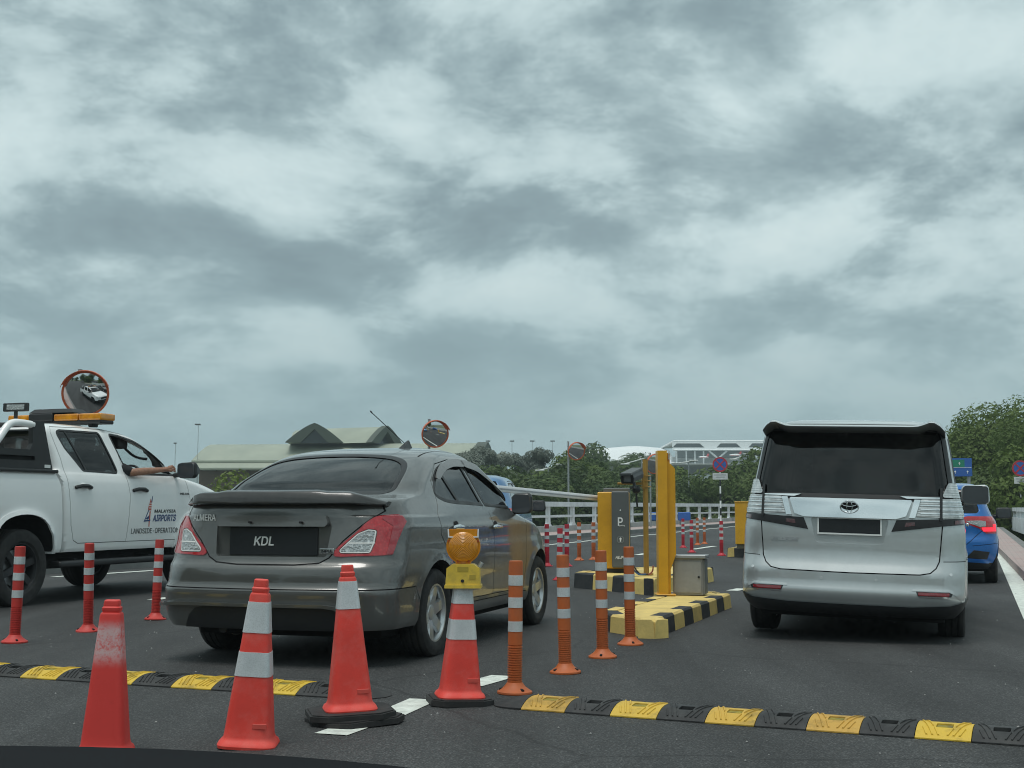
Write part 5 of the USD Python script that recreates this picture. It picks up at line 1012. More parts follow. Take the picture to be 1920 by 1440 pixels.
def bump_segment(L, ribs=True):
    """One rubber block: x across the lane, hump over y, raised chevron ribs and a bolt pocket."""
    ys = np.linspace(-BW_ / 2, BW_ / 2, 15); sec = Polygon([(-BW_ / 2, 0)] + [(y, hump(y)) for y in ys] + [(BW_ / 2, 0)])
    body = prism_x(sec, .002, L - .002)
    pocket = cbox((.075, .06, .08), (L / 2, -.045, BH_ + .015), .004); body = body - pocket
    out = [body]
    if ribs:
        keep = []
        for k in np.arange(-6, 7):
            for sgn in (1, -1):
                x0 = L / 2 + sgn * (.07 + .026 * (k + 6))
                for side in (-1,):
                    y0, y1 = -BW_ / 2 + .02, BW_ / 2 - .02
                    pts = np.array([(x0 + sgn * .10 * (t_ - .5), y0 + (y1 - y0) * t_) for t_ in np.linspace(0, 1, 6)])
                    pts = pts[(pts[:, 0] > .012) & (pts[:, 0] < L - .012)]
                    if len(pts) < 2: continue
                    for a, b in zip(pts[:-1], pts[1:]):
                        q = [(p[0] + dx, p[1], hump(p[1]) + dz) for p in (a, b) for dx in (-.006, .006) for dz in (-.004,)] + [(p[0] + dx, p[1], hump(p[1]) + .0065) for p in (a, b) for dx in (-.003, .003)]
                        keep.append(m3.Manifold.hull_points(np.array(q)))
        r = m3.Manifold.batch_boolean(keep, m3.OpType.Add) - cbox((.10, .085, .2), (L / 2, -.045, BH_), .004)
        out.append(r)
    return m3.Manifold.batch_boolean(out, m3.OpType.Add)
SEG_CACHE = {}
def speed_bump(label, A, B, n, first_yellow, caps):
    A, B = np.array(A), np.array(B); L = np.linalg.norm(B - A) / n; ang = math.atan2(B[1] - A[1], B[0] - A[0])
    t = T('speed_bump', label, 'speed bump', (A[0], A[1], .002), ang)
    seg = bump_segment(L); sm = cat(seg)
    for k in range(n):
        yel = (k % 2 == 0) == first_yellow
        m_ = sm.copy(); m_.apply_translation([k * L, 0, 0])
        p = t.part('yellow_block' if yel else 'black_block', m_, bump_yel if yel else bump_blk, smooth=28)
        if yel: t.part('bolt_cover', rbox((.07, .055, .012), (k * L + L / 2, -.045, BH_ - .012), .003), M['olive'], under=p)
        else: t.part('bolt_hole', rbox((.07, .055, .004), (k * L + L / 2, -.045, BH_ - .021), .001), M['dark_void'], under=p)
    for c in caps:
        x = 0 if c < 0 else n * L; pts = []
        for y in np.linspace(-BW_ / 2, BW_ / 2, 11):
            for f in np.linspace(0, 1, 7):
                pts.append((x + c * (.22 * f), y * math.sqrt(max(0, 1 - f ** 2.5 * .95)), hump(y) * (1 - f ** 1.6) + .002)); pts.append((x + c * .22 * f, y * math.sqrt(max(0, 1 - f ** 2.5 * .95)), 0))
        t.part('end_cap', m3.Manifold.hull_points(np.array(pts)) - cbox((.035, .035, .05), (x + c * .11, -.01, BH_ + .005), .004), bump_blk, smooth=28)
    return t
ra, rb = G(975, 1326)[:2], G(1925, 1392)[:2]
# two straight rows across the lanes
cw = np.linalg.norm(rb - ra)
speed_bump('yellow and black rubber speed bump across the right lane under the silver van', G(1000, 1316, .02)[:2], G(2048, 1389, .02)[:2], 11, True, (-1,))
speed_bump('yellow and black rubber speed bump behind the cones in the grey sedan lane', G(-178, 1244, .02)[:2], G(664, 1296, .02)[:2], 12, True, (1,))

# ------------------------------------------------------------------ the photographer's own bonnet edge
bn = usdkit.material(stage, '/World/Looks/own_bonnet_paint', {'p': ('principled_bsdf', {'base_color': (0.006, 0.0065, 0.008), 'roughness': .8, 'specular_ior_level': .12}), 'tc': ('texture_coordinate', {}), 'n': ('noise_texture', {'scale': 2.0}), 'r': ('map_range', {'to_min': .7, 'to_max': .9}), }, [('tc.object', 'n.vector'), ('n.fac', 'r.value'), ('r.result', 'p.roughness')], surface='p.BSDF')
edge_px = [(-260, 1390), (0, 1398), (150, 1400), (300, 1404), (420, 1410), (540, 1418), (640, 1426), (740, 1436), (900, 1456), (1100, 1500)]
E = []
for (x, y) in edge_px:
    a = P(x, y, 1.75); b2 = a.copy(); E.append(a)
E = np.array(E); V = []
for a in E:
    V.append([a + [0, .05, -.22], a + [0, .03, -.03], a + [0, .0, 0.0], a + [0, -.10, -.004], a + [0, -.55, -.012], a + [0, -.58, -.25]])
V = np.array(V); n, k = V.shape[:2]; F = []
for i in range(n - 1):
    for j in range(k): a_, b_ = i * k + j, i * k + (j + 1) % k; F += [(a_, b_, b_ + k), (a_, b_ + k, a_ + k)]
F += [(0, j + 1, j) for j in range(1, k - 1)] + [((n - 1) * k, (n - 1) * k + j, (n - 1) * k + j + 1) for j in range(1, k - 1)]
hood = Mf((V.reshape(-1, 3), np.array(F)))
t = T('car_bonnet', 'dark bonnet edge of the photographer\'s own car along the bottom', 'car'); t.part('bonnet_panel', hood, bn, smooth=40)

# ------------------------------------------------------------------ litter and grit on the asphalt
rg_ = np.random.default_rng(77); V, F = [], []
for k in range(420):
    s_ = 5.2 + 14 * rg_.uniform() ** 1.6; l = rg_.uniform(-9, 3.5); q = road(l, s_); r = rg_.uniform(.0018, .0058) * (1 + s_ / 16); a = rg_.uniform(0, 6.3); b = len(V)
    for j in range(5): V.append((q[0] + r * math.cos(a + j * 1.257) * rg_.uniform(.5, 1.2), q[1] + r * math.sin(a + j * 1.257) * rg_.uniform(.5, 1.2), .003))
    V.append((q[0], q[1], .003 + r * .7)); F += [(b + j, b + (j + 1) % 5, b + 5) for j in range(5)]
solo('grit', (np.array(V), np.array(F)), mat('grit_pale', (.30, .30, .29), .8, var=.5, vscale=40), 'pale grit and paper scraps scattered over the asphalt', 'litter', kind='stuff', smooth=False)
# ------------------------------------------------------------------ kerb islands of the parking entry
M['kerb_yellow'] = mat('kerb_yellow', (0.68, 0.51, 0.17), .75, var=.14, vscale=3, bump=.25, bscale=40, dirt=(.20, .16, .08), dirtscale=4, dirtamt=.4)
M['kerb_black'] = mat('kerb_black', (0.020, 0.022, 0.025), .7, var=.3, vscale=5, bump=.25, bscale=40, dirt=(.09, .09, .08), dirtscale=6, dirtamt=.35)
rng = np.random.default_rng(11)
def kerb_block(o, L, W, H, inward):
    """o: start point, axis +x of length L; inward +1 means the block lies to the left (+y)."""
    c = .018; y0, y1 = (0, W) if inward > 0 else (-W, 0); out = y0 if inward > 0 else y1; s_ = 1 if inward > 0 else -1
    sec = Polygon([(out, 0), (out + s_ * .012, H - c), (out + s_ * (.012 + c), H), (out + s_ * W, H), (out + s_ * W, 0)])
    m_ = cat(prism_x(sec, .0015, L - .0015)); v = m_.vertices.copy(); v += rng.normal(0, .0015, v.shape) * [0, 1, 1]; m_.vertices = v; return m_
def island(label, pts, H, first_yellow, seg=.385, W=.14, plain=()):
    """pts: outline, anticlockwise from above (world x, y)."""
    pts = [np.array(p[:2]) for p in pts]; o = pts[0]
    t = T('kerb_island', label, 'kerb island', (o[0], o[1], 0))
    inner = Polygon([tuple(p - o) for p in pts]).buffer(-W * .97, join_style=2)
    top = prism_z(inner, 0.0, H - .006); t.part('infill', top, M['kerb_yellow'])
    yel = first_yellow
    for ei, (a, b) in enumerate(zip(pts, pts[1:] + pts[:1])):
        L = np.linalg.norm(b - a); n = max(1, int(round(L / seg))); ang = math.atan2(*(b - a)[::-1])
        for k in range(n):
            m_ = kerb_block(None, L / n, W, H, 1); m_.apply_transform(trimesh.transformations.rotation_matrix(ang, [0, 0, 1])); p = a + (b - a) * k / n - o; m_.apply_translation([p[0], p[1], 0])
            t.part('kerb_block', m_, M['kerb_yellow' if yel else 'kerb_black'], smooth=20); yel = yel if ei in plain else not yel
    return t
c0 = G(1228, 1198)[:2]; fl = G(1143, 1186)[:2]; LI = 3.42
isl = island('yellow and black kerb island under the tall yellow column and grey cabinet', [fl, c0, c0 + RD * LI, c0 + RD * (LI + .22) - RN * .14, c0 + RD * (LI + .22) - RN * .52, c0 + RD * LI - RN * .68, fl - RN * .2 + RD * .45], .15, True, plain=(0,))
a2, b2 = G(1076, 1102)[:2], G(1226, 1117)[:2]
isl2 = island('yellow and black kerb island under the ticket machine and camera pole', [a2, b2, b2 + RN * .1 + RD * .35, b2 + RD * 3.2 + RN * .1, b2 + RD * 3.4 - RN * .7, a2 + RD * .5 - RN * .05], .2, False, .42)
a3 = G(1364, 1045)[:2]
isl3 = island('far yellow and black kerb island half hidden by the silver van', [a3, a3 + RN * .72, a3 + RN * .72 + RD * 3, a3 + RD * 3], .2, False, .36)

M['gate_yellow'] = mat('gate_yellow', (0.66, 0.335, 0.012), .42, var=.05, vscale=2, coat=.2, dirt=(.25, .13, .02), dirtscale=3, dirtamt=.3)
M['machine_grey'] = mat('machine_grey', (0.095, 0.105, 0.107), .5, var=.06, vscale=2)
M['sign_white'] = mat('sign_white', (0.78, 0.80, 0.80), .5, var=.03)
# ticket machine
def build_machine():
    b0 = P(1149, 1072, 17.0); t = T('ticket_machine', 'yellow and dark grey parking ticket machine with a white letter P', 'ticket machine', (b0[0], b0[1], .2), -.10)
    k = 17.0 / FPX; X = lambda px: (px - 1149) * k; Z = lambda py: (1072 - py) * k
    t.part('yellow_body', rbox((.42, .30, Z(926) - .03), (.015, .12, (Z(926) + .07) / 2), .018), M['gate_yellow'])
    t.part('grey_back', rbox((.36, .20, .94), (.055, .30, .64), .015), M['machine_grey'])
    t.part('plinth', cbox((.40, .28, .05), (.015, .12, .025)), M['black_plastic'])
    f = t.part('front_panel', rbox((X(1180) - X(1148), .10, Z(922) - Z(1063)), ((X(1180) + X(1148)) / 2, -.075, (Z(922) + Z(1063)) / 2), .02), M['machine_grey'])
    cx = (X(1180) + X(1148)) / 2; yf = -.1265
    def lay(m_, x, z): m_ = face_rear(m_); m_.apply_translation([x, yf, z]); return m_
    t.part('letter_mark', lay(text_on('P', .105, .065, .003, True), cx, Z(978)), M['sign_white'], under=f)
    t.part('small_lettering', lay(text_on('parking', .016, .075, .003, True), cx + .02, Z(985.5)), M['sign_white'], under=f)
    t.part('maker_lettering', lay(text_on('HEJPA', .038, .125, .003, True, .2), cx, Z(1044)), M['sign_white'], under=f)
    ring = Point(0, 0).buffer(.046).difference(Point(0, 0).buffer(.041)); t.part('arrow_ring', lay(trimesh.creation.extrude_polygon(ring, .003, engine='earcut'), cx, Z(1011)), M['machine_light'], under=f)
    arrow = Polygon([(-.008, -.028), (.008, -.028), (.008, .004), (.022, .004), (0, .03), (-.022, .004), (-.008, .004)]); t.part('arrow_mark', lay(trimesh.creation.extrude_polygon(arrow, .003, engine='earcut'), cx, Z(1011)), M['sign_white'], under=f)
    t.part('lens_hole', lay(trimesh.creation.extrude_polygon(Polygon([(-.012, 0), (.008, .012), (.010, -.012)]), .003, engine='earcut'), cx, Z(957)), M['sign_white'], under=f)
M['machine_light'] = mat('machine_light', (.30, .32, .32), .5)
build_machine()
# barrier arm from the back of the machine
e1, e0 = P(1122, 934, 17.3), P(700, 894, 13.9)
d = (e0 - e1); L = np.linalg.norm(d); yaw = math.atan2(d[1], d[0]); pit = math.asin(d[2] / L)
ba = T('barrier_arm', 'white barrier arm reaching left from the ticket machine behind the sedan', 'barrier arm', tuple(e1)); R_ = trimesh.transformations.euler_matrix(0, -pit, yaw, 'sxyz')
def armpart(m_): m_ = cat(m_); m_.apply_transform(R_); return m_
ba.part('arm', armpart(m3.Manifold.hull_points(np.array([(0, y, z) for y in (-.022, .022) for z in (-.035, .035)] + [(L, y, z) for y in (-.022, .022) for z in (-.042, .042)] + [(x, y, z) for x in (0, L) for y in (-.03, .03) for z in (-.02, .02)]))), mat('arm_white', (.72, .74, .76), .4, var=.04))
ba.part('grey_stripe', armpart(cbox((L - .1, .064, .02), (L / 2, 0, -.002), .002)), mat('arm_stripe', (.33, .35, .38), .4))

# tall yellow column on the near island
def build_column():
    D = 13.3; b0 = P(1247, 1116, D); t = T('gate_column', 'tall yellow steel column on the near striped island', 'column', (b0[0], b0[1], .15), 0)
    k = D / FPX; X = lambda px: (px - 1247) * k; Z = lambda py: (1116 - py) * k
    left = Polygon([(X(1236), .005), (X(1253), -.02), (X(1253), .20), (X(1236), .20)]); m_ = prism_z(left, 0, Z(847)); t.part('main_post', m_, M['gate_yellow'])
    # folded flange to the right with a sloping shoulder
    sh = Polygon([(X(1254), 0), (X(1259), 0), (X(1259), Z(1068)), (X(1269), Z(1040)), (X(1269), Z(881)), (X(1255), Z(866)), (X(1254), Z(866))])
    w_ = prism_y(sh, .03, .17); w2 = prism_y(Polygon([(X(1253.3), Z(866)), (X(1260), Z(872)), (X(1260), Z(851)), (X(1253.3), Z(851))]), .06, .18)
    t.part('side_flange', w_, M['gate_yellow']); t.part('inner_rail', w2, mat('gate_amber', (.52, .22, .01), .4))
    for z in np.linspace(Z(862), Z(852), 4): t.part('bolt', cat(bar((X(1258), .05, z), (X(1258), .062, z), .008, 8)), M['steel'])
    t.part('foot_plate', cbox((.20, .26, .016), (.012, .10, .009)), M['gate_yellow'])
build_column()
# grey cabinet
def build_cabinet():
    D = 13.4; b0 = P(1262, 1112, D); k = D / FPX; t = T('control_cabinet', 'small grey metal control cabinet with overhanging lid beside the yellow column', 'cabinet', (b0[0], b0[1], .15), -.28)
    w, dp, h = .31, .24, .375; g1 = mat('cabinet_grey', (.30, .305, .30), .5, metal=.1, var=.08, vscale=3, dirt=(.12, .12, .11), dirtscale=5, dirtamt=.4)
    t.part('box', cbox((w, dp, h), (w / 2, dp / 2, h / 2), .006), g1); t.part('lid', cbox((w + .05, dp + .05, .035), (w / 2 + .01, dp / 2, h + .0185), .006), mat('cabinet_lid', (.30, .315, .32), .45, metal=.4))
    t.part('door', cbox((w - .03, .008, h - .05), (w / 2, -.0045, h / 2), .003), g1); t.part('corner_strip', cbox((.03, dp - .02, h - .02), (w + .006, dp / 2, h / 2), .004), mat('cabinet_edge', (.17, .18, .18), .5))
    t.part('lock', cat(bar((w - .04, -.008, h * .5), (w - .04, -.016, h * .5), .012, 12)), M['black_plastic'])
    t.part('conduit', cat(bar((-.03, .06, .012), (.02, .06, .012), .014, 10)), M['sign_white'])
build_cabinet()
# camera pole and camera
def build_cam():
    D = 16.4; b0 = P(1212, 1082, D); k = D / FPX; h = (1082 - 868) * k
    t = T('camera_pole', 'slim ochre steel pole with clamps carrying the camera', 'pole', (b0[0], b0[1], .2)); pm = mat('ochre_paint', (.34, .19, .03), .5, var=.15, vscale=6)
    t.part('pole', cat(bar((0, 0, 0), (0, 0, h), .034, 16)), pm); t.part('foot', cat(bar((0, 0, 0), (0, 0, .02), .09, 16)), pm)
    for z in (899, 908, 919): zz = (1082 - z) * k; t.part('clamp', cat(trimesh.creation.annulus(.034, .042, .016, sections=20).apply_translation([0, 0, zz]), cbox((.14, .012, .014), (0, -.03, zz)), ), pm)
    t.part('bracket_arm', cbox((.36, .03, .03), (-.18, -.02, (1082 - 913) * k)), pm); t.part('bracket_plate', cbox((.03, .06, .20), (-.03, -.01, (1082 - 909) * k)), pm)
    c_ = P(1184, 893, 16.2); q = T('surveillance_camera', 'grey surveillance camera housing on the ochre pole above the machine', 'camera', tuple(c_), math.radians(-28), tilt=None)
    cg = mat('camera_grey', (.075, .08, .082), .45, var=.06); tr = lambda m_: cat(m_).apply_transform(trimesh.transformations.rotation_matrix(math.radians(12), [1, 0, 0]))
    hs = rounded(Polygon([(-.075, -.06), (.075, -.06), (.085, .0), (.07, .062), (-.07, .062), (-.085, .0)]), .012)
    hood_ = rounded(Polygon([(-.082, .045), (.082, .045), (.074, .074), (-.074, .074)]), .008)
    q.part('housing', tr(prism_y(hs, -.13, .20)), cg); q.part('sun_hood', tr(prism_y(hood_, -.19, .20)), cg)
    q.part('front_frame', tr(prism_y(hs.buffer(.006).difference(sbox(-.05, -.042, .05, .034)), -.15, -.128)), M['black_plastic']); q.part('front_glass', tr(prism_y(sbox(-.05, -.042, .05, .034), -.139, -.132)), mat('camera_glass', (.16, .17, .17), .1, coat=1))
    q.part('mount', cat(bar((.0, .06, -.05), (.02, .06, -.14), .022, 10), rbox((.06, .10, .03), (.0, .06, -.14), .008)), cg)
    lp = T('lamp_head', 'round black lamp head hanging under the camera bracket', 'lamp', tuple(P(1193, 918, 16.3)))
    lp.part('head', m3.Manifold.sphere(.055, 24).scale([1, .6, .9]), M['black_plastic']); lp.part('stem', cat(bar((0, 0, -.04), (.01, 0, -.22), .012, 8)), M['black_plastic'])
    for i, (px, py, c) in enumerate(((1199, 1079, (.02, .08, .22)), (1203, 1075, (.02, .02, .025)), (1216, 1078, (.25, .05, .04)))):
        a = P(px, py, 16.2); w = T('loose_cable', ('blue', 'black', 'red')[i] + ' loose cable end at the foot of the camera pole', 'cable', (a[0], a[1], .2))
        w.part('wire', tube(smooth_poly([(-.10 + .16 * (i == 2), 0, .12), (-.05 + .1 * (i == 2), .02, .05), (0, .0, .012), (.08 - .1 * (i == 2), -.03, .02)], 4, False), .010, 8), mat(f'cable_{("blue", "black", "red")[i]}', c, .5))
build_cam()
# far yellow housing beside the van
D = 26.5; hb = P(1397, 1027, D); k = D / FPX
t = T('gate_housing', 'yellow gate housing on the far island, left of the silver van', 'gate housing', (hb[0], hb[1], .2), -.15)
hh = (1027 - 941) * k
t.part('body', rbox((.38, .32, hh - .09), (0, .16, hh / 2 + .045), .012), M['gate_yellow']); t.part('cap', rbox((.40, .34, .025), (0, .16, hh + .006), .008), M['gate_yellow']); t.part('plinth', cbox((.32, .28, .09), (0, .16, .045)), mat('plinth_brown', (.10, .085, .05), .7))

# ------------------------------------------------------------------ parapets
par_white = mat('parapet_white', (0.70, 0.73, 0.75), .6, var=.08, vscale=1.0, dirt=(.30, .30, .29), dirtscale=.9, dirtamt=.6)
def along(l, s0, s1, w, z0, z1): return solid_strip([road(l - w / 2, s0), road(l - w / 2, s1)], [road(l + w / 2, s0), road(l + w / 2, s1)], z0, z1)
lp_ = T('bridge_parapet', 'long white railed parapet with posts along the far left footway', 'parapet')
lp_.part('base_wall', along(L_PAR - .1, 12, 330, .34, .0, .34), concrete)
lp_.part('top_rail', along(L_PAR, 12, 330, .20, 1.06, 1.24), par_white); lp_.part('middle_rail', along(L_PAR, 12, 330, .09, .66, .75), par_white)
post_sec = [(-.11, 1.06), (.11, 1.06), (.10, .62), (.14, .45), (.30, .34), (-.30, .34), (-.14, .45), (-.10, .62)]
for kx in range(-11, 60):
    s_ = 48.1 + 3.05 * kx
    m_ = cat(prism_y(Polygon(post_sec), -.06, .06)); m_.apply_transform(trimesh.transformations.rotation_matrix(math.pi / 2 - TH, [0, 0, 1])); p = road(L_PAR, s_); m_.apply_translation([p[0], p[1], 0]); lp_.part('post', m_, par_white)
rp_ = T('bridge_parapet', 'white concrete parapet with slots along the right footway', 'parapet')
def par2(pts, d0, d1, z0, z1): return solid_strip(off_line(pts, d0), off_line(pts, d1), z0, z1)
rp_.part('base_wall', par2(PB, .0, .22, .0, .60), par_white); rp_.part('top_beam', par2(PB, -.02, .24, .86, 1.02), par_white)
pd = (PB[1] - PB[0]) / np.linalg.norm(PB[1] - PB[0])
for k in range(60):
    a = PB[0] + pd * (40 + 3.2 * k); rp_.part('post', solid_strip([a + np.array([pd[1], -pd[0]]) * .02, a + np.array([pd[1], -pd[0]]) * .02 + pd * .5], [a + np.array([pd[1], -pd[0]]) * .2, a + np.array([pd[1], -pd[0]]) * .2 + pd * .5], .60, .86), par_white)

# ------------------------------------------------------------------ convex mirrors
M['mirror_face'] = usdkit.material(stage, '/World/Looks/mirror_face', {'p': ('principled_bsdf', {'metallic': 1.0, 'base_color': (.72, .74, .75), 'roughness': .03}), 'tc': ('texture_coordinate', {}), 'n': ('noise_texture', {'scale': 6.0}), 'r': ('map_range', {'to_min': .015, 'to_max': .05})}, [('tc.object', 'n.vector'), ('n.fac', 'r.value'), ('r.result', 'p.roughness')], surface='p.BSDF')
M['mirror_orange'] = mat('mirror_orange', (.50, .10, .035), .5, var=.1); M['galv'] = mat('galvanised', (.30, .32, .33), .5, metal=.5, var=.12)
def convex_mirror(label, px, py, rpx, D, aim, pole_dx=-.12, pole_bottom=-.3, tilt_down=12):
    c = P(px, py, D); R = rpx * D / FPX; t = T('convex_mirror', label, 'traffic mirror', tuple(c), aim)
    tl = lambda m_: cat(m_).apply_transform(trimesh.transformations.rotation_matrix(math.radians(tilt_down), [1, 0, 0]))
    Rs = R * 4.0; a = np.linspace(0, math.asin(.93 * R / Rs), 10); prof = [(.001, -.02)] + [(Rs * math.sin(q), Rs * (math.cos(a[-1]) - math.cos(q)) * -1) for q in a[1:]]
    prof = [(max(Rs * math.sin(q), .001), Rs * (math.cos(q) - math.cos(a[-1]))) for q in a][::-1]
    f = lathe([(prof[0][0], -.01)] + prof, 48); v = f.vertices; f.vertices = np.column_stack([v[:, 0], -v[:, 2], v[:, 1]]); t.part('mirror_face', tl(f), M['mirror_face'], smooth=40)
    rm = lathe([(R * .90, -.005), (R * .93, .02), (R, .02), (R * 1.0, -.05), (R * .9, -.06), (R * .90, -.005)], 48, caps=False); v = rm.vertices; rm.vertices = np.column_stack([v[:, 0], -v[:, 2], v[:, 1]]); t.part('rim', tl(rm), M['mirror_orange'])
    vz = lathe([(R * .99, .0), (R * 1.04, .0), (R * 1.06, .14), (R * 1.03, .14), (R * .99, .0)], 48, caps=False); v = vz.vertices; vz = trimesh.Trimesh(np.column_stack([v[:, 0], -v[:, 2], v[:, 1]]), vz.faces, process=False)
    keep = vz.triangles_center[:, 2] > R * .35; vz.update_faces(keep); t.part('hood', tl(vz), M['mirror_orange'])
    bk = lathe([(R * .95, -.055), (R * .6, -.12), (.05, -.14)], 40); v = bk.vertices; bk.vertices = np.column_stack([v[:, 0], -v[:, 2], v[:, 1]]); t.part('back_shell', tl(bk), M['mirror_orange'])
    zt = R * 1.12; t.part('pole', cat(bar((pole_dx, .22, pole_bottom - c[2] if pole_bottom < c[2] else -2), (pole_dx, .22, zt), .038, 14)), M['galv'])
    t.part('bracket', cat(bar((pole_dx, .22, .1), (0, .1, .1), .02, 8), bar((pole_dx, .22, -.1), (0, .1, -.1), .02, 8)), M['galv'])
    return t
convex_mirror('orange-rimmed convex mirror, largest, above the white pickup roof', 160, 738, 43, 22, .22)
convex_mirror('orange-rimmed convex mirror just above the grey sedan roof', 816, 814, 26, 35.5, .30)
convex_mirror('small orange-rimmed convex mirror left of the ticket machine', 1081, 846, 17, 52, .35, pole_dx=-.27)
convex_mirror('orange-rimmed convex mirror half hidden behind the tall yellow column', 1228, 870, 19, 58, .40)

# ------------------------------------------------------------------ signs
M['sign_blue'] = mat('sign_blue', (.02, .10, .36), .45, var=.05); M['sign_red'] = mat('sign_red', (.42, .02, .03), .45, var=.05)
def disc(poly, y): return prism_y(poly, y - .004, y)
def no_stop(label, px, py, rpx, D, plate, pole_bottom=.14):
    c = P(px, py, D); R = rpx * D / FPX; t = T('road_sign', label, 'road sign', tuple(c), -.12)
    b = t.part('sign_back', prism_y(Point(0, 0).buffer(R), 0, .012), M['galv']); C = Point(0, 0)
    t.part('red_ring', disc(C.buffer(R).difference(C.buffer(R * .80)), -.001), M['sign_red']); t.part('blue_field', disc(C.buffer(R * .797), -.001), M['sign_blue'])
    for a in (45, -45): t.part('red_bar', disc(affinity.rotate(sbox(-R * .80, -R * .085, R * .80, R * .085), a, origin=(0, 0)).intersection(C.buffer(R * .80)), -.006 - .002 * (a > 0)), M['sign_red'])
    x0, y0, x1, y1 = [q * D / FPX for q in (plate[0] - px, py - plate[3], plate[2] - px, py - plate[1])]
    p = t.part('text_plate', prism_y(rounded(sbox(x0, y0, x1, y1), .02), -.002, .008), M['plate_dirty']); 
    for k, w in enumerate((.8, .6)): t.part('text_line', prism_y(sbox(x0 + (x1 - x0) * (1 - w) / 2, y1 - (y1 - y0) * (.36 + .34 * k), x1 - (x1 - x0) * (1 - w) / 2, y1 - (y1 - y0) * (.22 + .34 * k)), -.006, -.003), M['machine_light'], under=p)
    zb = pole_bottom - c[2]; n = 9; zz = np.linspace(zb, R, n + 1)
    for k in range(n): t.part('pole_band', cat(bar((0, .05, zz[k]), (0, .05, zz[k + 1]), .045, 12)), M['sign_white'] if (n - k) % 2 else M['black_plastic'])
M['plate_dirty'] = mat('plate_dirty', (.55, .57, .57), .6, var=.12)
no_stop('round red and blue no-stopping sign on a striped pole beyond the island', 1350, 871, 14, 74, (1336, 887, 1364, 899))
no_stop('round red and blue no-stopping sign at the right edge of the view', 1913, 878, 15, 58, (1901, 894, 1930, 907))
ds = P(1797, 876, 58); kk = 58 / FPX
t = T('direction_sign', 'blue overhead direction sign with a green panel, right of the silver van', 'direction sign', tuple(ds), -.3)
t.part('panel', prism_y(rounded(sbox(-24 * kk, -17 * kk, 24 * kk, 17 * kk), .03), 0, .05), M['sign_blue']); t.part('green_panel', prism_y(sbox(-20 * kk, .5 * kk, 11 * kk, 14 * kk), -.01, -.002), mat('sign_green', (.01, .20, .12), .45))
t.part('border', prism_y(sbox(-23 * kk, -1.0 * kk, 23 * kk, -.2 * kk), -.01, -.002), M['sign_white'])
for x, z in ((-12, 7), (2, 7), (-6, -9), (16, -9)):
    t.part('arrow', prism_y(affinity.translate(affinity.scale(Polygon([(-.5, -3), (.5, -3), (.5, 0), (2, 0), (0, 3), (-2, 0), (-.5, 0)]), kk, kk, origin=(0, 0)), x * kk, z * kk), -.02, -.012), M['sign_white'])
for x in (-1, 1): t.part('post', cat(bar((x * 18 * kk, .12, -ds[2] - .5), (x * 18 * kk, .12, 15 * kk), .07, 12)), M['galv'])

# ------------------------------------------------------------------ street lamps and masts
def lamp(label, px, ytop, D, arm_l, arm_r, slope, name='street_lamp', r=.06, zb=-1.5):
    c = P(px, ytop, D); t = T(name, label, 'street lamp', (c[0], c[1], zb)); h = c[2] - zb
    t.part('pole', cat(bar((0, 0, 0), (0, 0, h), r * 1.2, 10, r * .7)), M['galv']); k = D / FPX
    a, b = np.array([arm_l * k, 0, h - arm_l * k * slope * -1 - .0]), np.array([arm_r * k, 0, h + arm_r * k * slope])
    t.part('arm', cat(bar(a, b, .045, 8)), M['lamp_white'])
    for e, sg in ((a, -1), (b, 1)):
        if abs(e[0]) > .5: t.part('lamp_head', rbox((.7, .28, .10), tuple(e + np.array([-sg * .2, 0, .03])), .04), M['lamp_white'])
M['lamp_white'] = mat('lamp_white', (.6, .62, .60), .5, var=.05)
lamp('street lamp with a slanted pale twin arm left of the small convex mirror', 1028, 878, 95, -21, 28, .23)
lamp('street lamp with a slanted arm behind the camera pole', 1203, 861, 100, -36, 18, .28)
lamp('street lamp behind the parapet right of the yellow column', 1291, 866, 100, -28, 14, .12)
lamp('street lamp behind the parapet left of the silver van', 1391, 856, 110, -20, 14, .30)
def mast(label, px, ytop, D, hw):
    c = P(px, ytop, D); t = T('floodlight_mast', label, 'floodlight mast', (c[0], c[1], -2)); h = c[2] + 2; k = D / FPX; w = hw * k
    t.part('pole', cat(bar((0, 0, 0), (0, 0, h), .5 * k * 1.2, 8, .5 * k * .8)), M['galv']); t.part('crossbar', cbox((w * 2, .8 * k * 2, .8 * k), (0, 0, h)), M['galv'])
    for x in (-1, -.33, .33, 1): t.part('floodlight', cbox((w * .5, 2 * k, 2.2 * k), (x * w * .8, -.3, h + 1.0 * k)), M['machine_grey'])
for px, y, D, hw, lab in ((372, 797, 150, 5, 'floodlight mast rising left over the green-roofed building'), (329, 832, 260, 2.5, 'thin far floodlight mast seen past the pickup windscreen'), (915, 828, 420, 4, 'far floodlight mast, first right of the green-roofed building'), (960, 828, 420, 4, 'far floodlight mast, second right of the green-roofed building'), (998, 828, 420, 4, 'far floodlight mast, third right of the green-roofed building'), (1036, 828, 420, 4, 'far floodlight mast just left of the white terminal roof')):
    mast(lab, px, y, D, hw)
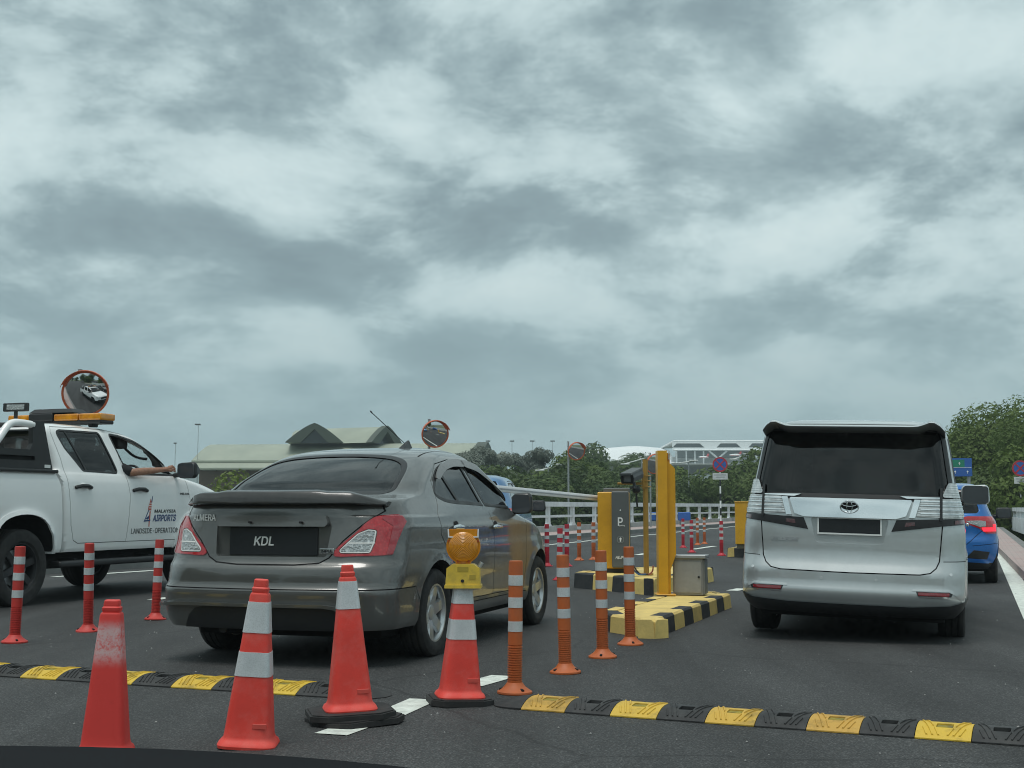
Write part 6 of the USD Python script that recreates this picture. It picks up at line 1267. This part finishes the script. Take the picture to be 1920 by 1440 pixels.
# ------------------------------------------------------------------ trees
def leafmat(name, dark, lite, trans=.25):
    return usdkit.material(stage, '/World/Looks/' + name, {
        'g': ('geometry', {}), 'oi': ('object_info', {}), 'tc': ('texture_coordinate', {}), 'n': ('noise_texture', {'scale': .9, 'detail': 3.0}), 'a': ('mix_float', {'fac': .5}), 'a2': ('mix_float', {'fac': .42}),
        'r': ('rgb_ramp', {'ramp': [(0.2, dark), (0.8, lite)]}), 'd': ('principled_bsdf', {'roughness': .6, 'specular_ior_level': .3}), 't': ('translucent_bsdf', {}), 'm': ('mix_closure', {'fac': trans})},
        [('tc.object', 'n.vector'), ('g.random_per_island', 'a.a'), ('n.fac', 'a.b'), ('a.result', 'a2.a'), ('oi.random', 'a2.b'), ('a2.result', 'r.fac'), ('r.color', 'd.base_color'), ('r.color', 't.color'), ('d.BSDF', 'm.closure1'), ('t.BSDF', 'm.closure2')], surface='m.closure')
M['leaf_green'] = leafmat('leaf_green', (0.040, 0.075, 0.012), (0.155, 0.215, 0.042), .3)
M['leaf_dark'] = leafmat('leaf_dark', (0.036, 0.064, 0.018), (0.115, 0.165, 0.042), .3)
M['leaf_silver'] = leafmat('leaf_silver', (0.11, 0.135, 0.11), (0.36, 0.39, 0.33), .3)
M['leaf_bright'] = leafmat('leaf_bright', (0.08, 0.12, 0.02), (0.22, 0.28, 0.06), .3)
M['bark'] = mat('bark', (.10, .085, .065), .9, var=.3, vscale=3)
def leaf_cloud(rng, lobes, n, size, drop=.55):
    """Small bent leaf faces scattered through the outer part of several lobes."""
    w = np.array([l[3] ** 2 for l in lobes]); w /= w.sum(); idx = rng.choice(len(lobes), n, p=w)
    C = np.array([l[:3] for l in lobes])[idx]; R = np.array([l[3:6] for l in lobes])[idx]
    d = rng.normal(size=(n, 3)); d /= np.linalg.norm(d, axis=1, keepdims=True); rad = rng.uniform(drop, 1.05, n)[:, None] ** .6
    p = C + d * R * rad
    nrm = d + rng.normal(size=(n, 3)) * .38 + [0, 0, .30]; nrm /= np.linalg.norm(nrm, axis=1, keepdims=True)
    t1 = np.cross(nrm, rng.normal(size=(n, 3))); t1 /= np.linalg.norm(t1, axis=1, keepdims=True); t2 = np.cross(nrm, t1)
    s = size * rng.uniform(.6, 1.3, n)[:, None]
    v = np.stack([p - t1 * s, p - t2 * s * .55 + nrm * s * .15, p + t1 * s, p + t2 * s * .55 + nrm * s * .15], 1).reshape(-1, 3)
    k = np.arange(n) * 4; f = np.vstack([np.stack([k, k + 1, k + 2], 1), np.stack([k, k + 2, k + 3], 1)])
    return v, f
def limbs(rng, H, r, lobes, base=.0):
    parts = [bar((0, 0, base), (0, 0, H * .45), r, 9, r * .7), bar((0, 0, H * .44), (.05, 0, H * .72), r * .7, 8, r * .35)]
    for l in lobes[:9]:
        a = np.array([0, 0, H * rng.uniform(.28, .55)]); b = np.array(l[:3]); parts.append(bar(a, a + (b - a) * .92, r * .38, 6, r * .12))
    return cat(parts)
def make_tree(name, label, loc, leaf, seed, ytop, H=9.0, W=7.5, n=3600, size=.26, low=.12, nl=22, cat_='tree', group=None, shape='round', scale=1.0):
    rng = np.random.default_rng(seed); t = T(name, label, cat_, loc, rng.uniform(0, 6), group); lobes = []
    for k in range(nl):
        z = rng.uniform(low, .92); wmax = {'round': math.sqrt(max(.05, 1 - ((z - .52) / .52) ** 2)), 'tall': .75 * (1.05 - z) ** .5 + .12, 'flat': min(1, .45 + z)}[shape]
        a = rng.uniform(0, 2 * np.pi); q = rng.uniform(.25, .78) * wmax * W / 2; s = rng.uniform(.13, .24) * W * (.75 if shape == 'tall' else 1)
        lobes.append((q * math.cos(a), q * math.sin(a), z * H, s, s, s * .8))
    t.part('trunk', limbs(rng, H, H * .022, lobes, -1.0), M['bark']); cl = leaf_cloud(rng, lobes, n, size); t.top = float(np.percentile(cl[0][:, 2], 99.7)); t.part('crown', cl, leaf, smooth=False)
    sc = (CAM_H + (950 - ytop) * loc[1] / FPX - Zg) / t.top; UsdGeom.Xformable(t.prim).AddScaleOp().Set(Gf.Vec3f(sc, sc, sc)); return t
Zg = -1.7
def at(px, D): u = (px - 960) / FPX; return (u * D, D, Zg)
tA = make_tree('broadleaf_tree', 'rounded mid-green tree beside the small convex mirror, left of the ticket machine', at(1085, 100), M['leaf_green'], 3, 852, 5.0, 5.6, 10000, .15)
tB = make_tree('silver_tree', 'grey-green airy tree beside the roof gable of the green-roofed building', at(905, 118), M['leaf_silver'], 5, 838, 6.2, 4.2, 9000, .10, .1, 24, shape='tall')
tC = make_tree('dense_tree', 'dark dense tree low behind the parapet at the grey sedan mirror', at(985, 92), M['leaf_dark'], 8, 880, 4.0, 6.0, 10000, .14, .05)
tD = make_tree('broadleaf_tree', 'tall broad tree behind the right footway, left of the edge no-stopping sign', at(1880, 74), M['leaf_green'], 13, 752, 7.0, 7.6, 26000, .10, .1, 30)
# copies: (source, px, D, px of the top, label)
def tree_copy(src, H0, px, D, ytop, label, w=1.0):
    zt = CAM_H + (950 - ytop) * D / FPX; s = (zt - Zg) / src.top; copy(src, label, 'tree', at(px, D), (px * .77) % 6.28, scale=(s * w, s * w, s))
HA, HB_, HC, HD = 5.0, 8.0, 5.2, 8.6
for src, H0, px, D, yt, lab, w in (
    (tB, HB_, 878, 112, 848, 'grey-green airy tree touching the right roof edge of the grey sedan', .95), (tB, HB_, 940, 122, 850, 'grey-green airy tree under the first far mast right of the gable', 1.0), (tB, HB_, 968, 126, 852, 'grey-green airy tree under the second far mast right of the gable', .95), (tB, HB_, 1012, 118, 842, 'tallest grey-green airy tree, above the slanted twin-arm street lamp', .85),
    (tC, HC, 925, 84, 880, 'dark dense tree above the pale blue hatchback', 1.1), (tC, HC, 1040, 96, 872, 'dark dense tree behind the twin-arm street lamp', 1.1), (tA, HA, 1050, 112, 860, 'rounded mid-green tree above the twin-arm street lamp', 1.0), (tA, HA, 1128, 104, 866, 'rounded mid-green tree above the ticket machine', 1.0), (tC, HC, 1150, 92, 882, 'dark dense tree behind the grey panel of the ticket machine', 1.0),
    (tA, HA, 1165, 120, 872, 'rounded mid-green tree behind the surveillance camera', 1.0), (tC, HC, 1200, 100, 890, 'dark dense tree behind the ochre camera pole', 1.1), (tA, HA, 1250, 125, 872, 'rounded tree right behind the tall yellow column top', 1.0), (tC, HC, 1300, 96, 896, 'dark dense tree between the yellow column and the no-stopping sign', 1.15), (tA, HA, 1272, 108, 880, 'rounded tree just right of the yellow column shoulder', .9),
    (tC, HC, 1345, 100, 905, 'low dark tree behind the pole of the no-stopping sign', 1.3), (tC, HC, 1388, 92, 880, 'dark tree right of the no-stopping sign, left of the van', 1.1), (tA, HA, 1418, 104, 842, 'rounded tree touching the left side of the silver van', .95), (tC, HC, 1240, 88, 905, 'low dark tree behind the tall yellow column middle', 1.2),
    (tC, HC, 1095, 86, 900, 'low dark tree behind the parapet left of the ticket machine', 1.2), (tC, HC, 1010, 82, 902, 'low dark tree behind the parapet right of the sedan mirror', 1.2), (tC, HC, 960, 80, 905, 'low dark tree behind the white barrier arm', 1.2),
    (tA, HA, 1812, 95, 820, 'mid-green tree behind the blue direction sign', .9), (tA, HA, 1845, 82, 800, 'bright middle tree of the right-hand group, beside the direction sign', .8), (tD, HD, 1935, 66, 790, 'broad tree cut by the right edge of the view', .9), (tC, HC, 1850, 72, 868, 'dark shrubby tree above the bright blue hatchback roof', 1.2), (tC, HC, 1900, 64, 880, 'dark shrubby tree behind the edge no-stopping sign', 1.2), (tA, HA, 1925, 60, 842, 'mid-green tree behind the right edge no-stopping sign', .9)):
    tree_copy(src, H0, px, D, yt, lab, w)
bush = make_tree('bush', 'bright green bush between the pickup bonnet and the grey sedan rear window', at(428, 62), M['leaf_bright'], 21, 886, 3.0, 4.2, 4000, .09, .1, 16, 'bush')
# palms
def make_palm(label, px, D, ytop):
    rng = np.random.default_rng(31); t = T('palm_tree', label, 'palm tree', at(px, D)); h = 1.0
    zt = CAM_H + (950 - ytop) * D / FPX - Zg; t.part('trunk', cat(bar((0, 0, -1), (.1, 0, zt * .86), .16, 10, .11)), M['bark']); V, F = [], []
    for k in range(15):
        a = rng.uniform(0, 2 * np.pi); el = rng.uniform(.1, 1.2); L = rng.uniform(1.5, 2.1); o = np.array([.1, 0, zt * .86]); dr = np.array([math.cos(a), math.sin(a), 0]); sd = np.array([-math.sin(a), math.cos(a), 0])
        pts = [o + dr * L * q * math.cos(el * (1 - .5 * q)) + np.array([0, 0, L * (q * math.sin(el) - .75 * q * q)]) for q in np.linspace(0, 1, 8)]
        for i in range(7):
            for s_ in (-1, 1):
                for j in range(2):
                    p = pts[i] + (pts[i + 1] - pts[i]) * j * .5; b = len(V); V += [p, p + (pts[i + 1] - pts[i]) * .35, p + sd * s_ * .42 * math.sin(.5 + 2.4 * i / 7) + (pts[i + 1] - pts[i]) * .8 - np.array([0, 0, .16])]; F.append((b, b + 1, b + 2))
    t.part('fronds', (np.array(V), np.array(F)), M['leaf_dark'], smooth=False); return t
for px, D, yt, lab in ((1138, 150, 852, 'palm tree, leftmost below the white terminal roof'), (1155, 156, 850, 'palm tree, second from the left below the white terminal roof'), (1174, 150, 846, 'palm tree in the middle below the white terminal roof'), (1196, 160, 844, 'palm tree, fourth from the left below the white terminal roof'), (1216, 156, 848, 'palm tree just left of the tall yellow column top'), (1182, 170, 836, 'palm tree rising highest against the white terminal roof')):
    make_palm(lab, px, D, yt)
tree_copy(tC, HC, 1232, 190, 853, 'dark clump of foliage at the join of the terminal roofs', 1.0); tree_copy(tA, HA, 1098, 180, 836, 'small dark tree top beside the small convex mirror', .8)
# trees along the road behind the viewer, seen only in mirrors and car bodies
for k, (l, s_) in enumerate(((-24, -28), (-30, -45), (-20, -60), (12, -30), (16, -50), (11, -70), (-34, -16), (20, -14), (-5, -95), (-16, -100), (-27, -75), (-38, -60), (24, -40), (8, -105), (-40, -30))):
    q = road(l, s_); copy(tA if k % 2 else tD, 'roadside tree behind the viewpoint', 'tree', (q[0], q[1], -1.5), k * 1.1, 'roadside trees behind the viewpoint', scale=(1.8, 1.8, 1.7))

# ------------------------------------------------------------------ far wooded hills
hx = np.linspace(-1, 1, 260); HV, HF = [], []
for i, a in enumerate(hx):
    ang = a * 1.1; base = 1350; h = 42 + 14 * (meshkit.fbm(np.array([[ang * 7, 3.1, .5]]), 4, 2)[0] - .5) * 2 + 7 * (meshkit.noise(np.array([[ang * 90, 1.1, .5]]), 3)[0] - .5)
    for q, (dd, hh) in enumerate(((0, -8), (60, h * .6), (160, h), (420, h * .7), (700, -8))): HV.append((math.sin(ang) * (base + dd), math.cos(ang) * (base + dd), hh))
HV = np.array(HV)
for i in range(len(hx) - 1):
    for q in range(4): b = i * 5 + q; HF.append((b, b + 5, b + 6, b + 1))
solo('hills', (HV, np.array(HF)), mat('far_forest', (.035, .055, .035), .95, var=.5, vscale=.03), 'low wooded ridge along the horizon', kind='structure', smooth=True)

# ------------------------------------------------------------------ green-roofed building
M['roof_green'] = usdkit.material(stage, '/World/Looks/roof_green', {'tc': ('texture_coordinate', {}), 'w': ('wave_texture', {'bands_direction': 'x', 'scale': 1.3, 'profile': 'saw'}), 'b': ('bump', {'strength': .4, 'distance': .05}), 'n': ('noise_texture', {'scale': .25, 'detail': 6.0, 'roughness': .65}),
    'r': ('rgb_ramp', {'ramp': [(.3, (.26, .29, .235)), (.7, (.335, .365, .29))]}), 'p': ('principled_bsdf', {'roughness': .55})}, [('tc.object', 'w.vector'), ('tc.object', 'n.vector'), ('w.fac', 'b.height'), ('n.fac', 'r.fac'), ('r.color', 'p.base_color'), ('b.normal', 'p.normal')], surface='p.BSDF')
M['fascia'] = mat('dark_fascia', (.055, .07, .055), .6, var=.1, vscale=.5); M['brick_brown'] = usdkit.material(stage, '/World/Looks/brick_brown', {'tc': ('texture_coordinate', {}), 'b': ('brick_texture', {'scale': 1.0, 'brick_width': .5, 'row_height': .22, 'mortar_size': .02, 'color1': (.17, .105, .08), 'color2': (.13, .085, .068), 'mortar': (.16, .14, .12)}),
    'mp': ('mapping', {'rotation': (math.pi / 2, 0, 0)}), 'p': ('principled_bsdf', {'roughness': .85})}, [('tc.object', 'mp.vector'), ('mp.vector', 'b.vector'), ('b.color', 'p.base_color')], surface='p.BSDF')
M['far_glass'] = mat('far_glass', (.03, .04, .045), .15, var=.3, vscale=.3)
def build_hall():
    D = 150; k = D / FPX; o = P(358, 905, D); t = T('roofed_hall', 'long brown hall with pale green curved roofs and two pointed vaults', 'building', (o[0], o[1], Zg), -.11)
    Z = lambda py: CAM_H + (950 - py) * k - Zg; X = lambda px: (px - 358) * k; L = X(886)
    # long roof: pointed curved section along the length
    e, r = Z(864), Z(829); sec = [(0, e)] + [(8 * (1 - math.cos(a)) * .62, e + (r - e) * math.sin(a) ** .85) for a in np.linspace(.15, math.pi / 2, 8)]; sec = [(0, e)] + [(6.5 * q, e + (r - e) * math.sin(q * 1.25) / math.sin(1.25)) for q in np.linspace(.06, 1, 9)]; sec += [(13 - y, z) for y, z in sec[::-1][1:]]
    t.part('wall', cbox((L - .8, 10, e + 2), (L / 2, 6.5, e / 2 - 1), .05), M['brick_brown'])
    ro = prism_x(Polygon(sec + [(13, e - .25), (0, e - .25)]), 0, L); t.part('roof', ro, M['roof_green'], smooth=25)
    t.part('lower_eave', prism_x(Polygon([(-1.1, e - .9), (0.3, e - .15), (0.3, e - .35), (-1.1, e - 1.1)]), -.3, L * .9), M['roof_green'])
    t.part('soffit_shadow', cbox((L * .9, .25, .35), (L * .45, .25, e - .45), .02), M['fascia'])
    big = [(q[0], q[1]) for q in sec]; gp = Polygon(big + [(13, e - .25), (0, e - .25)]); t.part('end_gable', prism_x(gp.buffer(.12).difference(Polygon([(6.5, r - .9), (2.0, e), (11, e)])), L - .05, L + 1.2), M['fascia']); t.part('end_glazing', prism_x(Polygon([(6.5, r - .95), (2.1, e - .3), (10.9, e - .3)]), L + .02, L + .08), M['far_glass'])
    # vault facing the road
    def vault(cx, z0, z1, w, y0, y1, rz):
        a = np.linspace(0, 1, 10); h = z1 - z0; left = [(-w / 2 * (1 - q), h * math.sin(q * 1.15) / math.sin(1.15)) for q in a]; pts = left + [(-x, z) for x, z in left[::-1][1:]]
        arch = Polygon(pts); tr = lambda m_: m_.rotate([0, 0, math.degrees(rz)]).translate([cx[0], cx[1], z0])
        t.part('vault_roof', tr(prism_y(arch, y0 + .3, y1)), M['roof_green'], smooth=25)
        inner = Polygon([(0, h * .72), (-w * .25, 0), (w * .25, 0)])
        g = t.part('vault_gable', tr(prism_y(arch.buffer(.12).difference(sbox(-w, -2, w, 0)).difference(inner), y0 - .5, y0 + .28)), M['fascia']); t.part('vault_glazing', tr(prism_y(inner.buffer(.05), y0 + .22, y0 + .29)), M['far_glass'], under=g)
    vault((X(574), 5.5), Z(830), Z(795), X(626) - X(522), -3.2, 7.5, .18)
    vault((X(640), 7.5), Z(830), Z(797), 7.2, -4.2, 5.0, math.pi / 2 - .32)
    vault((X(530), 9.5), Z(830), Z(799), 5.5, -3.0, 5.0, math.pi / 2 + .1) if False else t.part('vault_roof', prism_x(Polygon([(7, Z(832)), (8.5, Z(806)), (10, Z(799)), (11.5, Z(806)), (13, Z(832))]), X(512), X(600)), M['roof_green'], smooth=25)
    for px in (385, 414, 443, 475, 506, 540, 575): w = t.part('window', cbox((1.45, .3, .75), (X(px), 1.36, Z(875)), .03), M['far_glass']); t.part('sill', cbox((1.6, .2, .08), (X(px), 1.36, Z(882))), M['concrete'] if 'concrete' in M else concrete, under=w)
    for px in (428, 460, 490): t.part('pilaster', cbox((.35, .3, e), (X(px), 1.4, e / 2), .03), M['brick_brown'])
build_hall()
# ------------------------------------------------------------------ white airport terminal
M['pale_glass'] = mat('pale_glass', (.13, .15, .155), .2, var=.3, vscale=.1)
M['terminal_white'] = mat('terminal_white', (.74, .77, .77), .6, var=.05, vscale=.02)
def build_terminal():
    D = 520; k = D / FPX; o = P(1095, 950, D); t = T('terminal_building', 'long white airport terminal with sweeping roof and dark trapezoid windows', 'building', (o[0], o[1], 0), -.03)
    Z = lambda py: CAM_H + (950 - py) * k; X = lambda px: (px - 1095) * k
    # sweeping roof of the left wing, leaning back
    top = [(1096, 836), (1125, 831), (1150, 828), (1195, 824.5), (1215, 824), (1240, 826), (1268, 828.5)]; V = []
    for px, py in top: V.append([(X(px), 60, Z(py)), (X(px), 30, Z(py) - 2.5), (X(px), 4, Z(py) - 9), (X(px), 0, Z(872)), (X(px), 60, Z(872))])
    V = np.array(V); n, kk_ = V.shape[:2]; F = []
    for i in range(n - 1):
        for j in range(kk_): a_, b_ = i * kk_ + j, i * kk_ + (j + 1) % kk_; F += [(a_, b_, b_ + kk_), (a_, b_ + kk_, a_ + kk_)]
    F += [(0, j + 1, j) for j in range(1, kk_ - 1)] + [((n - 1) * kk_, (n - 1) * kk_ + j, (n - 1) * kk_ + j + 1) for j in range(1, kk_ - 1)]
    t.part('wing_roof', Mf((V.reshape(-1, 3), np.array(F))), M['terminal_white'])
    t.part('roof', cbox((X(2100) - X(1262), 60, (829 - 826) * k), (X(1681), 30, Z(827.5)), .3), M['terminal_white'])
    fac = sbox(X(1262), Z(844), X(2100), Z(829)); wins = [Polygon([(X(c - w / 2), Z(840)), (X(c + w / 2), Z(840)), (X(c + w / 2 - 9), Z(832)), (X(c - w / 2 + 8), Z(832))]) for c, w in ((1291, 60), (1366, 46), (1432, 60), (1505, 60), (1580, 60), (1655, 60), (1730, 60), (1800, 60))]
    t.part('upper_facade', prism_y(fac.difference(shapely.union_all(wins)), 0, 4), M['terminal_white'])
    for w in wins: t.part('window', prism_y(w.buffer(.1), 1.5, 2.0), M['far_glass'])
    t.part('lower_glazing', cbox((X(2100) - X(1270), 3, Z(845) - Z(858)), (X(1685), 8, (Z(845) + Z(858)) / 2), .2), M['pale_glass'])
    t.part('balcony_band', cbox((X(2100) - X(1262), 3, 2.0 * k), (X(1681), -.5, Z(845)), .2), M['terminal_white'])
    for c in (1345, 1420, 1495): 
        for s_ in (-1, 1): t.part('strut', cat(bar((X(c), -1, Z(861)), (X(c + s_ * 17), -1, Z(846)), 1.8 * k, 8)), M['terminal_white'])
    for px in (1268, 1286, 1302, 1318): t.part('column', cat(bar((X(px), -1, Z(875)), (X(px), -1, Z(845)), 1.4 * k, 8)), M['terminal_white'])
    t.part('base_wall', cbox((X(2100) - X(1262), 4, Z(856) - Z(885)), (X(1681), 9, (Z(856) + Z(885)) / 2), .2), mat('terminal_base', (.42, .44, .44), .7, var=.2, vscale=.05))
    t.part('low_wing', cbox((X(1150) - X(1080), 30, Z(864) - Z(885)), (X(1110), -10, (Z(864) + Z(885)) / 2), .4), M['terminal_white'])
    # apron in front, and the two parked aircraft
    ap = P(1330, 872, 430); solo('apron', cbox((130, 120, .4), (ap[0] + 18, 450, ap[2] - 1.0), .05), mat('apron_concrete', (.36, .37, .36), .85, var=.15, vscale=.02, dirt=(.2, .2, .19), dirtscale=.03), 'pale concrete apron in front of the white terminal', kind='structure')
    for px, py, lab in ((1319, 857, 'red and white airliner parked left of the terminal struts'), (1378, 853, 'red and white airliner parked right of the terminal struts')):
        q = P(px, py, 470); a = T('airliner', lab, 'airliner', tuple(q), .5 if px < 1340 else -.4); kq = 470 / FPX
        fu = lathe([(.1, -11 * kq), (1.0 * kq, -9.5 * kq), (1.9 * kq, -6 * kq), (2.0 * kq, 5 * kq), (1.4 * kq, 9 * kq), (.2 * kq, 12 * kq)], 16); v = fu.vertices; fu.vertices = np.column_stack([v[:, 2], v[:, 0], v[:, 1]]); a.part('fuselage', fu, M['sign_white'])
        a.part('tail_fin', prism_y(Polygon([(7 * kq, 1 * kq), (11.5 * kq, 1.4 * kq), (12.5 * kq, 6.5 * kq), (10.5 * kq, 6.5 * kq)]), -.25, .25), M['airline_red']); a.part('belly_stripe', cbox((15 * kq, 4.1 * kq, .9 * kq), (0, 0, -.6 * kq)), M['airline_red'])
        for s_ in (-1, 1): a.part('wing', m3.Manifold.hull_points(np.array([(-3 * kq, 0, -.8 * kq), (2 * kq, 0, -.8 * kq), (3.5 * kq, s_ * 11 * kq, 0), (4.5 * kq, s_ * 11 * kq, 0), (-3 * kq, 0, -.5 * kq), (2 * kq, 0, -.5 * kq)])), M['sign_white'])
M['airline_red'] = mat('airline_red', (.50, .03, .04), .5)
build_terminal()
for px, lab in ((1226, 'blue car roof glimpsed through the parapet left of the yellow column'), (1283, 'blue car roof glimpsed through the parapet right of the yellow column')):
    q = P(px, 968, 64); b = T('blue_box', lab.replace('car roof', 'panel'), 'panel', tuple(q), -.2); b.part('panel', rbox((.62, .4, .42), (0, 0, 0), .05), M['sign_blue']); b.part('legs', cat(cbox((.06, .06, 1.6), (-.2, 0, -.95)), ), M['galv'])

# ------------------------------------------------------------------ the humid air
hz = usdkit.material(stage, '/World/Looks/haze_air', {'v': ('principled_volume', {'color': (0.80, 0.92, 0.95), 'density': 0.00055, 'anisotropy': 0.2})}, [], volume='v.volume')
solo('haze', trimesh.creation.box((5600, 5000, 66), transform=trimesh.transformations.translation_matrix((0, 1750, 29.5))), hz, 'thin humid haze over the far trees and terminal', 'haze', kind='stuff', smooth=False)
